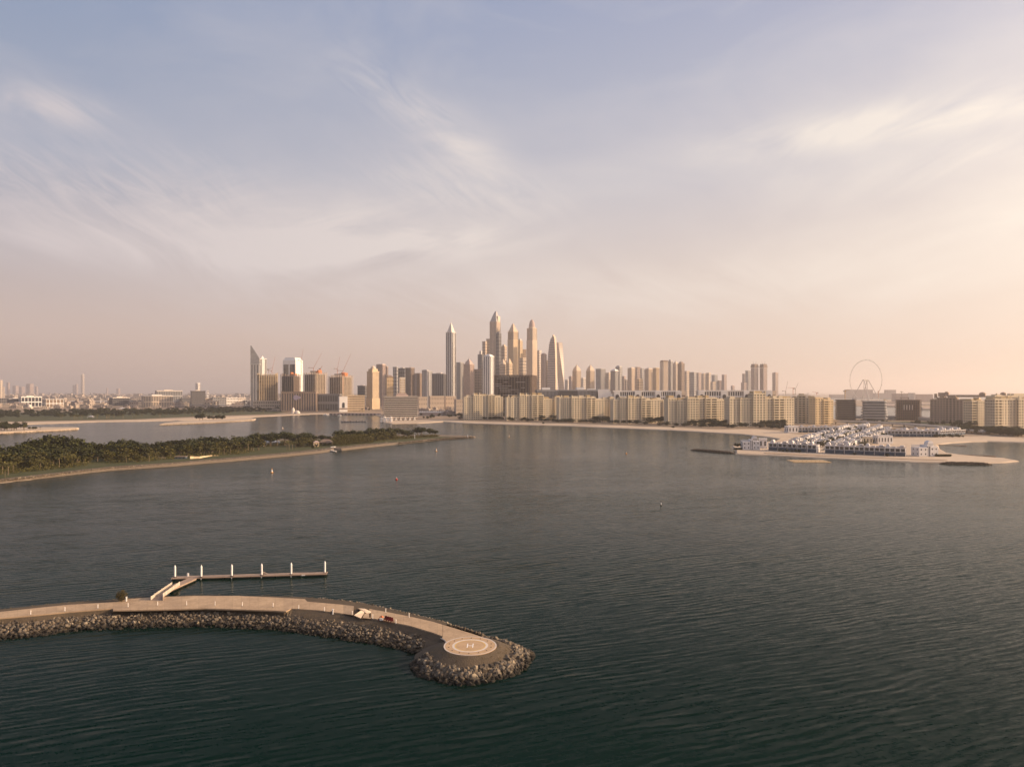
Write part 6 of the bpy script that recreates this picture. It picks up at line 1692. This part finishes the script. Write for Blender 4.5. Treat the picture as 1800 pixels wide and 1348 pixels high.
# ================================================================== elevated roads
def road_deck(name, label, pts, w_, th_, mt, piers=8, solid=False):
    o = thing(name, label, 'bridge', (0, 0, 0)); pv_ = [Vector(p) for p in pts]
    m_ = MB(); secs = []
    for i, p in enumerate(pv_):
        d = (pv_[min(i + 1, len(pv_) - 1)] - pv_[max(i - 1, 0)]); d.z = 0; d.normalize(); n_ = Vector((-d.y, d.x, 0)) * w_ / 2
        secs.append([p - n_, p + n_, p + n_ - Vector((0, 0, th_)), p - n_ - Vector((0, 0, th_))])
    m_.loft(secs); m_.build('deck', mt, o)
    for s in (-1, 1):
        m_ = MB(); ss = []
        for sec in secs:
            q_ = sec[0] if s < 0 else sec[1]; c_ = (sec[0] + sec[1]) / 2; e_ = (q_ - c_).normalized() * .4
            ss.append([q_ - e_, q_, q_ + Vector((0, 0, 1.1)), q_ - e_ + Vector((0, 0, 1.1))])
        m_.loft(ss); m_.build('parapet', PALE, o)
    if solid:
        m_ = MB(); m_.loft([[s_[3] + Vector((0, 0, 0)), s_[2], Vector((s_[2].x, s_[2].y, 0)), Vector((s_[3].x, s_[3].y, 0))] for s_ in secs]); m_.build('retaining_wall', M_CONC, o)
    else:
        for i in range(len(pv_) - 1):
            for k in range(piers):
                p = pv_[i].lerp(pv_[i + 1], (k + .5) / piers); m_ = MB(); m_.cyl(p.x, p.y, 1.1, 0, p.z - th_ + .05, 8); m_.build('pier', M_CONC, o)
    return o
road_deck('elevated_road', 'elevated road curving behind the white villas on short piers', [(XA(1385, 1400), 1400, 6.5), (XA(1440, 1330), 1330, 6.8), (XA(1520, 1270), 1270, 7), (XA(1600, 1180), 1180, 7), (XA(1680, 1060), 1060, 6.5), (XA(1735, 985), 985, 5.5)], 14, 1.8, M_CONC, 4)
road_deck('elevated_road', 'farther grey road on a solid retaining wall by the round-cornered blocks', [(XA(1492, 1600), 1600, 5), (XA(1530, 1560), 1560, 7.5), (XA(1600, 1500), 1500, 8), (XA(1670, 1400), 1400, 5.5), (XA(1720, 1330), 1330, 3)], 16, 2.2, GREYW, solid=True)

# ================================================================== white villas
VW = mat('villa_white', (0.66, 0.63, 0.62), .75, .05, .2)
VB = mat('villa_blue', (0.04, 0.072, 0.115), .6, .12, .3)
VG = glass('villa_glass', (0.05, 0.06, 0.07))
VROOF = mat('villa_roof_screed', (0.20, 0.15, 0.115), .9, .2, .3, objvar=.35)
VT = mat('villa_timber', (0.20, 0.11, 0.06), .8)
def villa_unit(w_=8.2, d_=11, var=0):
    """one house of a terrace: blue ground floor, glazed upper floor behind white fins, roof room"""
    o = thing('terraced_villa', 'x', 'villa', (0, 0, 0))
    m_ = MB()
    m_.facade((w_ / 2, -d_ / 2), (w_ / 2, d_ / 2), 0, 7, 3, 2, .3, .35, .3); m_.facade((w_ / 2, d_ / 2), (-w_ / 2, d_ / 2), 0, 7, 3, 2, .5, .45, .3); m_.facade((-w_ / 2, d_ / 2), (-w_ / 2, -d_ / 2), 0, 7, 3, 2, .3, .35, .3)
    m_.facade((-w_ / 2, -d_ / 2), (w_ / 2, -d_ / 2), 3.4, 7, 2, 1, .76, .80, .7, sill=.5)
    m_.split(0).build('wall', VW, o)
    r_ = MB(); r_.box(-w_ / 2 + .02, w_ / 2 - .02, -d_ / 2 + .02, d_ / 2 - .02, 6.8, 7.0); r_.build('roof', VROOF, o); m_.split(1).build('window', VG, o, kind='stuff')
    m_ = MB(); m_.box(-w_ / 2 + .25, w_ / 2 - .25, -d_ / 2, -d_ / 2 + .3, 0, 3.4); m_.build('ground_floor_front', VB, o)
    m_ = MB(); m_.box(-w_ / 2 - .15, w_ / 2 + .15, -d_ / 2 - .7, -d_ / 2 - .0, 6.7, 7.5); m_.box(-w_ / 2, -w_ / 2 + .25, -d_ / 2 + .01, d_ / 2, 7, 7.9); m_.box(-w_ / 2 + .26, w_ / 2, d_ / 2 - .3, d_ / 2, 7, 7.9); m_.build('roof_edge', VW, o)
    m_ = MB(); m_.box(-w_ / 2 - .12, -w_ / 2 + .12, -d_ / 2 - .6, -d_ / 2, 0, 6.7); m_.build('fin', VW, o)
    m_ = MB(); m_.box(-.12, .12, -d_ / 2 - .6, -d_ / 2 - .01, 3.4, 6.7); m_.build('fin', VW, o)
    x0 = -w_ / 2 + (.6 if var == 0 else 3.6)
    m_ = MB(); m_.box(x0, x0 + 3.2, -1.5, 3.2, 7, 9.3 if var else 8.8)
    if not var: m_.bar((x0 + 1.6, -1.4, 8.8), (x0 + 1.6, 3.1, 8.8), 1.55, 12)
    m_.box(x0 + 3.3, x0 + 4.3, 1, 2.2, 7, 7.9); m_.build('roof_room', VW, o)
    if var: m_ = MB(); m_.box(w_ / 2 - 3.4, w_ / 2 - .6, -d_ / 2 + .6, -1.2, 7.9, 8.15); m_.build('pergola', VT, o)
    return o
VU = [villa_unit(var=0), villa_unit(var=1)]
used = [False, False]
def vput(p, rz, label, group, k, s=1.0):
    j = k % 2
    if not used[j]:
        o = VU[j]; used[j] = True; o.location = p; o.rotation_euler.z = rz; o['label'] = label; o['group'] = group; o.scale = (s, s, s)
    else: o = dup(VU[j], p, rz, (s, s, s), label, group)
    return o
def vrow(a, b_, flip, lab, grp, s=1.0, step=8.35, gaps=(), zs=1.0, jit=0.0):
    p, q_ = G(*a, 1.2), G(*b_, 1.2); d = q_ - p; n = max(1, int(d.length / (step * s))); rz = atan2(d.y, d.x) + (pi if flip else 0)
    nr = Vector((-d.y, d.x, 0)).normalized() * (5.5 * s)
    for k in range(n):
        if k in gaps: continue
        if jit and rt.random() < .2: continue
        o = vput(p + d * ((k + .5) / n) + nr * (-1 if flip else 1) * (1 if not flip else -1) + Vector((rt.uniform(-1, 1), rt.uniform(-1, 1), 0)) * jit, rz + (R(rt.uniform(-2, 2)) if jit else 0), lab(k, n), grp, k, s)
        o.scale = (s, s, s * zs * (rt.uniform(.75, 1.25) if jit else 1))
ordw = ['first', 'second', 'third', 'fourth', 'fifth', 'sixth', 'seventh', 'eighth', 'ninth', 'tenth', 'eleventh', 'twelfth']
vrow((1350, 791), (1436, 795.5), False, lambda k, n: 'blue-fronted white villa, %s in the shorter front terrace from the detached house' % ordw[k], 'front terrace villas facing the beach')
vrow((1450, 796), (1592, 802), False, lambda k, n: 'blue-fronted white villa, %s in the longer front terrace from the green street' % ordw[k], 'front terrace villas facing the beach')
vrow((1388, 760), (1474, 760), False, lambda k, n: 'small white villa in the far front-facing row near the shoreline blocks', 'far villas near the shoreline blocks', 1.0)
vrow((1560, 767), (1650, 768), False, lambda k, n: 'white villa facing the inner beach, %s from the detached white facade' % ordw[min(k, 11)], 'villas facing the inner beach', 1.05)
vrow((1652, 766), (1697, 764), False, lambda k, n: 'white villa half hidden by bushes at the road end of the inner row', 'villas facing the inner beach', .95)
def back(k, n): return 'white roofed villa in the first street running inland from the shorter terrace'
for a_, b_, L_ in (((1402, 779), (1494, 752), 'white villa in the outer street that runs inland behind the shorter terrace'),
                   ((1421, 784), (1512, 753), 'white villa on the near side of the inland street behind the shorter terrace'),
                   ((1436, 787), (1520, 756), 'white villa lining the green street between the two front terraces'),
                   ((1470, 786), (1552, 752), 'white villa on the far side of the green street behind the longer terrace'),
                   ((1493, 787), (1568, 755), 'white villa in the street behind the middle of the longer terrace'),
                   ((1590, 760), (1690, 756.5), 'white villa in the rearmost row under the elevated road'),
                   ((1478, 755), (1530, 749), 'white villa in the rearmost short row before the elevated road')):
    vrow(a_, b_, True, lambda k, n, L_=L_: L_, 'villas along the inland streets', .86, 13.0, zs=.62, jit=.5)
for k in range(190):
    t_ = rt.random(); s_ = rt.choice(((1402, 781, 1494, 753.5), (1421, 786, 1512, 755), (1470, 788, 1552, 754), (1493, 789, 1568, 757)))
    p = G(s_[0], s_[1], 1.2).lerp(G(s_[2], s_[3], 1.2), t_) + Vector((rt.uniform(4, 12), rt.uniform(-6, 0), 0))
    tree('bushy' if k % 3 else 'palm', p, rt.uniform(4, 7.5), 1.1, 'garden tree between the inland villa streets', 'garden trees between the inland villa streets')
sheet('street', gp([(1443, 791), (1449, 791), (1520, 757), (1512, 756)], 1.3), 1.3, M_ROAD)
for k in range(26):
    t_ = rt.random(); p = G(1447, 787, 1.2).lerp(G(1512, 756, 1.2), t_) + Vector((rt.uniform(-5, 5), 0, 0))
    tree('bushy', p, rt.uniform(4, 6.5), 1.1, 'green street tree between the villa terraces', 'trees along the green villa street')
def detached(px, py, label, w_=17, rz=0.0, lit=True, s=1.0):
    o = thing('detached_villa', label, 'villa', tuple(G(px, py, 1.1) + Vector((0, 6, 0))), rz)
    fbox(o, w_ * .45, 11, 0, 8.2, 2, 2, 2, VW, VG, .30, .36, .4, cx=-w_ * .275, sides='FRBL')
    fbox(o, w_ * .42, 11, 0, 8.8, 2, 2, 2, VW, VG, .34, .30, .4, cx=w_ * .29, sides='FRBL', wname='side_wall', gname='side_window')
    m_ = MB(); m_.box(-w_ * .049, w_ * .078, -4.8, 5, 0, 10.2); m_.build('stair_tower', VW, o)
    for u in (-w_ * .05, w_ * .08):
        m_ = MB(); m_.box(u - .28, u + .28, -5.4, -4.85, .2, 9); m_.build('slot_window', VG, o)
    m_ = MB(); m_.box(w_ * .12, w_ * .42, -1, 4, 8.8, 11.2); m_.bar((w_ * .27, -1, 11.1), (w_ * .27, 4, 11.1), w_ * .15, 10); m_.build('roof_room', VW, o)
    m_ = MB(); m_.box(-w_ * .5, w_ * .5, 4.6, 5.5, 8.9, 9.6); m_.build('roof_edge', VW, o)
    return o
o = detached(1322, 790.5, 'detached white villa with slot windows at the sandy end before the shorter terrace', 17, -.1)
house('rear_villa', 'sunlit rear villa peeking out beside the detached white villa', 'villa', 1341, 787, 8, 9, 9.5, -.3, 1.1, VW, VW, 2)
detached(1632, 802, 'detached white villa alone at the far sandy end, with blue panel', 19, .12)
house('corner_villa', 'white corner villa with small dark windows rising behind the longer terrace', 'villa', 1552, 779.5, 18, 9, 9, .1, 1.1, VW, VW, 5)
house('corner_villa', 'sun-tinted white corner villa with dark slit behind the longer terrace', 'villa', 1525, 780.5, 10, 9, 8.5, -.4, 1.1, mat('villa_white_sunlit', (0.66, 0.56, 0.42), .8), VW, 3)  # white wall with warm sunlight mixed into its colour
house('corner_villa', 'white cube villa at the inland end of the green street', 'villa', 1516, 759, 10, 9, 10, -.3, 1.1, VW, VW, 2)
house('corner_villa', 'large pale end villa beside the shoreline tree belt', 'villa', 1391, 760.5, 15, 12, 9.5, .1, 1.1, VW, VW, 3)
# hedges and low walls at the front
hg = thing('garden_hedge', 'low green hedge beside the detached villa at the far sandy end', 'hedge', tuple(G(1658, 802, 1.1)))
m_ = MB(); leaf_cloud(m_, 2200, lambda r: Vector((r.uniform(-7, 7), r.uniform(-1.5, 1.5), r.uniform(0, 1.9))), .3, r5); m_.build('foliage', LEAF2, hg, kind='stuff')
hg = thing('garden_hedge', 'dark bushes beside the detached villa by the rock groyne', 'hedge', tuple(G(1300, 790, 1.1)))
m_ = MB(); leaf_cloud(m_, 1800, lambda r: Vector((r.uniform(-6, 6), r.uniform(-1.5, 1.5), r.uniform(0, 1.6) ** 1)), .3, r5); m_.build('foliage', LEAF, hg, kind='stuff')
for x, y in ((1294, 789.5), (1298, 789.8)): tree('umbrella', G(x, y, 1.1), 6.5, 1.0, 'small flat tree by the dark bushes of the detached villa', 'small flat trees by the detached villa')
for k, x in enumerate((1370, 1376, 1384, 1392, 1399, 1405, 1502, 1560)): tree('bushy', G(x, interp([(1350, 792.5), (1440, 797), (1600, 804)], x), 1.1), rt.uniform(2.6, 4), 1.3, 'garden tree against the blue ground floors of the front terraces', 'garden trees before the front terraces')
for k in range(16): tree('bushy', G(rt.uniform(1640, 1695), 768.3, 1.1), rt.uniform(3, 5.5), 1.4, 'green bush-like tree before the inner row of villas', 'bushes before the inner villas')
sheet('promenade', gp([(1345, 796.5), (1440, 800.8), (1600, 807.3), (1665, 809), (1665, 807.6), (1600, 805.7), (1440, 799.0), (1345, 794.8)], 1.3), 1.3, mat('promenade_paving', lin(172, 150, 128), .9, .1, .2))

# groynes, barge, jetties
def groyne(name, label, a, b_, w_, h_, seed, mt=None):
    p, q_ = G(*a, 0), G(*b_, 0); o = thing(name, label, 'groyne', tuple((p + q_) / 2), atan2(q_.y - p.y, q_.x - p.x)); L_ = (q_ - p).length
    m_ = MB(); secs = []
    for k in range(25):
        u = -L_ / 2 + L_ * k / 24; f_ = max(.06, (1 - abs(2 * k / 24 - 1) ** 6)) ; j_ = 1 + .15 * mnoise.noise(Vector((k * .9, seed, 0)))
        bend = -(u / L_ * 2) ** 2 * L_ * .02
        secs.append([(u, bend - w_ / 2 * f_ * j_, -1), (u, bend - w_ / 4 * f_, h_ * f_ * j_), (u, bend + w_ / 4 * f_, h_ * f_ * j_), (u, bend + w_ / 2 * f_ * j_, -1)])
    m_.loft(secs); m_.build('core', mt or M_SOIL, o)
    m_ = MB(); r_ = random.Random(seed)
    for k in range(int(L_ * 9)):
        u = r_.uniform(-L_ / 2, L_ / 2); v = r_.uniform(-w_ * .46, w_ * .4); f_ = max(.06, (1 - abs(2 * u / L_) ** 6)); s = r_.uniform(.35, .7)
        pz_ = h_ * f_ * min(1, 2.2 - 4.4 * abs(v) / w_); i = len(m_.v); m_.v += [Vector((u, v * f_ - (u / L_ * 2) ** 2 * L_ * .02, max(pz_, -.2))) + q * s for q in rock_shape(r_)]; m_.f += [(a + i, b2 + i, c_ + i) for a, b2, c_ in IF_]; m_.mi += [0] * 20
    m_.build('rubble', mat('groyne_rock', (0.105, 0.08, 0.06), .9, .2, .5, isl=.4), o, kind='stuff')
groyne('rock_groyne', 'dark rock groyne curving off the sandy end before the detached villa', (1215, 791), (1293, 797.5), 9, 1.7, 3)
groyne('rock_groyne', 'dark straight rock groyne off the far sandy tip', (1651, 815), (1743, 817), 8, 1.7, 5)
o = thing('sand_barge', 'low pale sandy platform with a few posts just off the villa beach', 'platform', tuple(G(1421, 811, 0)), -.05)
m_ = MB(); m_.loft([ring4(34, 19, -.5), ring4(31, 17, .55)]); m_.build('deck', mat('barge_sand', lin(178, 152, 116), .95, .1, .2), o)
m_ = MB()
for k in range(9): m_.bar((-15 + 3.6 * k, -8, .5), (-15 + 3.6 * k, -8, 1.5), .12)
m_.build('post', VT, o, kind='stuff')
def jetty(label, a, b_, head):
    p, q_ = G(*a, .9), G(*b_, .9); o = thing('jetty', label, 'jetty', (0, 0, 0)); d = (q_ - p).normalized(); n_ = Vector((-d.y, d.x, 0))
    m_ = MB(); m_.loft([[p - n_ * 1.2, p + n_ * 1.2, p + n_ * 1.2 - Vector((0, 0, .4)), p - n_ * 1.2 - Vector((0, 0, .4))], [q_ - n_ * 1.2, q_ + n_ * 1.2, q_ + n_ * 1.2 - Vector((0, 0, .4)), q_ - n_ * 1.2 - Vector((0, 0, .4))]]); m_.build('deck', VT, o)
    m_ = MB(); e_ = q_ - d * head; m_.loft([[e_ - n_ * 2.4, e_ + n_ * 2.4, e_ + n_ * 2.4 - Vector((0, 0, .5)), e_ - n_ * 2.4 - Vector((0, 0, .5))], [q_ - n_ * 2.4, q_ + n_ * 2.4, q_ + n_ * 2.4 - Vector((0, 0, .5)), q_ - n_ * 2.4 - Vector((0, 0, .5))]])
    m_.v = [(v[0], v[1], v[2] + .05) for v in m_.v]
    m_.build('jetty_head', VT, o)
    L_ = (q_ - p).length
    for k in range(int(L_ / 7)):
        c_ = p + d * (7 * k + 3); m_ = MB(); m_.cyl(c_.x, c_.y, .2, -1, .6, 6); m_.build('pile', VT, o)
jetty('thin wooden jetty across the lagoon, the one nearer the trees', (1646, 781), (1699, 783), 10)
jetty('longer thin wooden jetty across the lagoon mouth beside the sand tip', (1648, 797), (1751, 801.5), 10)

# ================================================================== buoys and boats
def buoy(px, py, label, colr, h_=2.6, r_=.7):
    o = thing('buoy', label, 'buoy', tuple(G(px, py, 0)))
    m_ = MB(); m_.cyl(0, 0, r_ * .9, -.5, .5, 12, r2=r_); m_.build('float', colr, o)
    m_ = MB(); m_.cyl(0, 0, r_ * .5, .5, h_ * .7, 8, r2=r_ * .25); m_.build('tower', colr if h_ < 2 else M_WHITE, o)
    m_ = MB(); m_.cyl(0, 0, .22, h_ * .7, h_, 8); m_.build('top_light', M_WHITE if h_ < 2 else colr, o)
YEL = mat('buoy_yellow', (0.62, 0.28, 0.04), .5); REDB = mat('buoy_red', (0.45, 0.03, 0.02), .5); DKB = mat('buoy_dark', (0.03, 0.03, 0.035), .5)
buoy(478, 830.5, 'white and orange buoy standing off the wooded island', YEL, 3.2, 1.0)
buoy(697, 843, 'small red buoy in mid channel', REDB, 1.6, .8)
buoy(767, 793, 'small white-topped yellow buoy off the bare tip of the wooded island', YEL, 3.0, .9)
buoy(895, 768, 'thin pale yellow buoy before the cream apartments', YEL, 3.8, .7)
buoy(497, 753.5, 'pale buoy in the channel behind the wooded island', YEL, 3.4, 1.2)
buoy(1101, 797.5, 'tiny orange buoy out from the shoreline belt of trees', YEL, 1.6, .9)
buoy(1162, 888.5, 'thin dark stick buoy alone in the open water', DKB, 2.6, .45)
def boat(px, py, L_, label, rz=0.0):
    o = thing('motor_boat', label, 'boat', tuple(G(px, py, 0)), rz); b_ = L_ * .14
    m_ = MB(); m_.loft([[(-L_ / 2, -b_ * .8, -.3), (-L_ / 2, b_ * .8, -.3), (-L_ / 2, b_, 1.5), (-L_ / 2, -b_, 1.5)], [(L_ * .15, -b_ * .8, -.3), (L_ * .15, b_ * .8, -.3), (L_ * .15, b_ * 1.1, 1.7), (L_ * .15, -b_ * 1.1, 1.7)], [(L_ / 2, -.05, .6), (L_ / 2, .05, .6), (L_ / 2, .1, 2.3), (L_ / 2, -.1, 2.3)]]); m_.build('hull', WHITEB, o)
    m_ = MB(); m_.loft([ring4(L_ * .45, b_ * 1.4, 1.5, -L_ * .05), ring4(L_ * .32, b_ * 1.1, 3.2, -L_ * .07)]); m_.build('cabin', WHITEB, o)
    m_ = MB(); m_.box(-L_ * .2, L_ * .08, -b_ * .72, b_ * .72, 2.0, 2.6); m_.build('window_band', G_DARK, o)
boat(573, 729.8, 16, 'white motor boat lying off the quay below the mall halls')
boat(597, 731, 10, 'smaller white boat off the quay below the mall halls')
o = thing('dark_pontoon', 'dark floating pontoon with low frames in the channel before the striped hotel', 'pontoon', tuple(G(622, 742, 0)), 0)
wq = W(46, 1400)
m_ = MB(); m_.box(-wq / 2, wq / 2, -4, 4, -.3, .9); m_.build('deck', DGREY, o)
for k in range(9):
    m_ = MB(); u = -wq / 2 + wq * (k + .5) / 9; m_.box(u - 1.6, u + 1.6, -3, 3, .9, 2.2 + .8 * (k % 2)); m_.build('frame', DGREY, o)
q = thing('quay_wall', 'long dark quay wall with low arches below the mall halls', 'wall', tuple(G(640, 729.3, 0)), -.02)
m_ = MB(); m_.box(-W(62, 1860), W(30, 1860), 0, 10, -1, 4.2); m_.build('wall', ROSE, q)
m_ = MB()
for k in range(14): u = -W(60, 1860) + W(90, 1860) * k / 14; m_.box(u, u + 5, -.3, -.02, .5, 3)
m_.build('dark_arch', G_DARK, q, kind='stuff')
q = thing('sculpted_pavilion', 'pale domed sculptural pavilion on the beach before the brown mall hall', 'pavilion', tuple(G(518, 727, 1.1)))
m_ = MB(); m_.dome(-4, 0, 5, 5, 0, 17, 12, 5); m_.build('tall_dome', PALE, q)
m_ = MB(); m_.dome(7, 0, 8, 5, 0, 9, 12, 4); m_.build('low_dome', PALE, q)
for x, y, w_, L_ in ((429, 722, 12, 'white tent roof in the park below the blade tower'), (500, 723, 14, 'pale tent roof on the beach edge by the sculptural pavilion'), (160, 735, 14, 'grey thatched beach bar under the park palms'), (215, 719.5, 18, 'white low roof among the park trees')):
    q = thing('tent_roof', L_, 'tent', tuple(G(x, y, 1.2)))
    m_ = MB(); m_.loft([ring4(w_, w_ * .6, 3), ring4(w_ * .2, w_ * .1, 6.2)]); m_.build('canopy', WHITEB if 'white' in L_ or 'pale' in L_ else GREYW, q)
    for sx in (-1, 1):
        m_ = MB(); m_.box(sx * w_ * .45 - .2, sx * w_ * .45 + .2, -w_ * .27, -w_ * .27 + .4, 0, 3.05); m_.build('pole', WHITEB, q)
for x, y, r_, L_ in ((28, 717.5, 8, 'small cream domed pavilion, first of the pair behind the park'), (52, 718, 9, 'small cream domed pavilion with stepped base, second of the pair behind the park')):
    q = thing('domed_pavilion', L_, 'pavilion', tuple(G(x, y, 1.2)))
    m_ = MB(); m_.box(-r_, r_, -r_ * .7, r_ * .7, 0, 5); m_.build('base', BEIGE, q)
    m_ = MB(); m_.cyl(0, 0, r_ * .6, 5, 9, 12); m_.dome(0, 0, r_ * .6, r_ * .6, 9, r_ * .7, 12, 4); m_.build('dome', PALE, q)

plant_all()
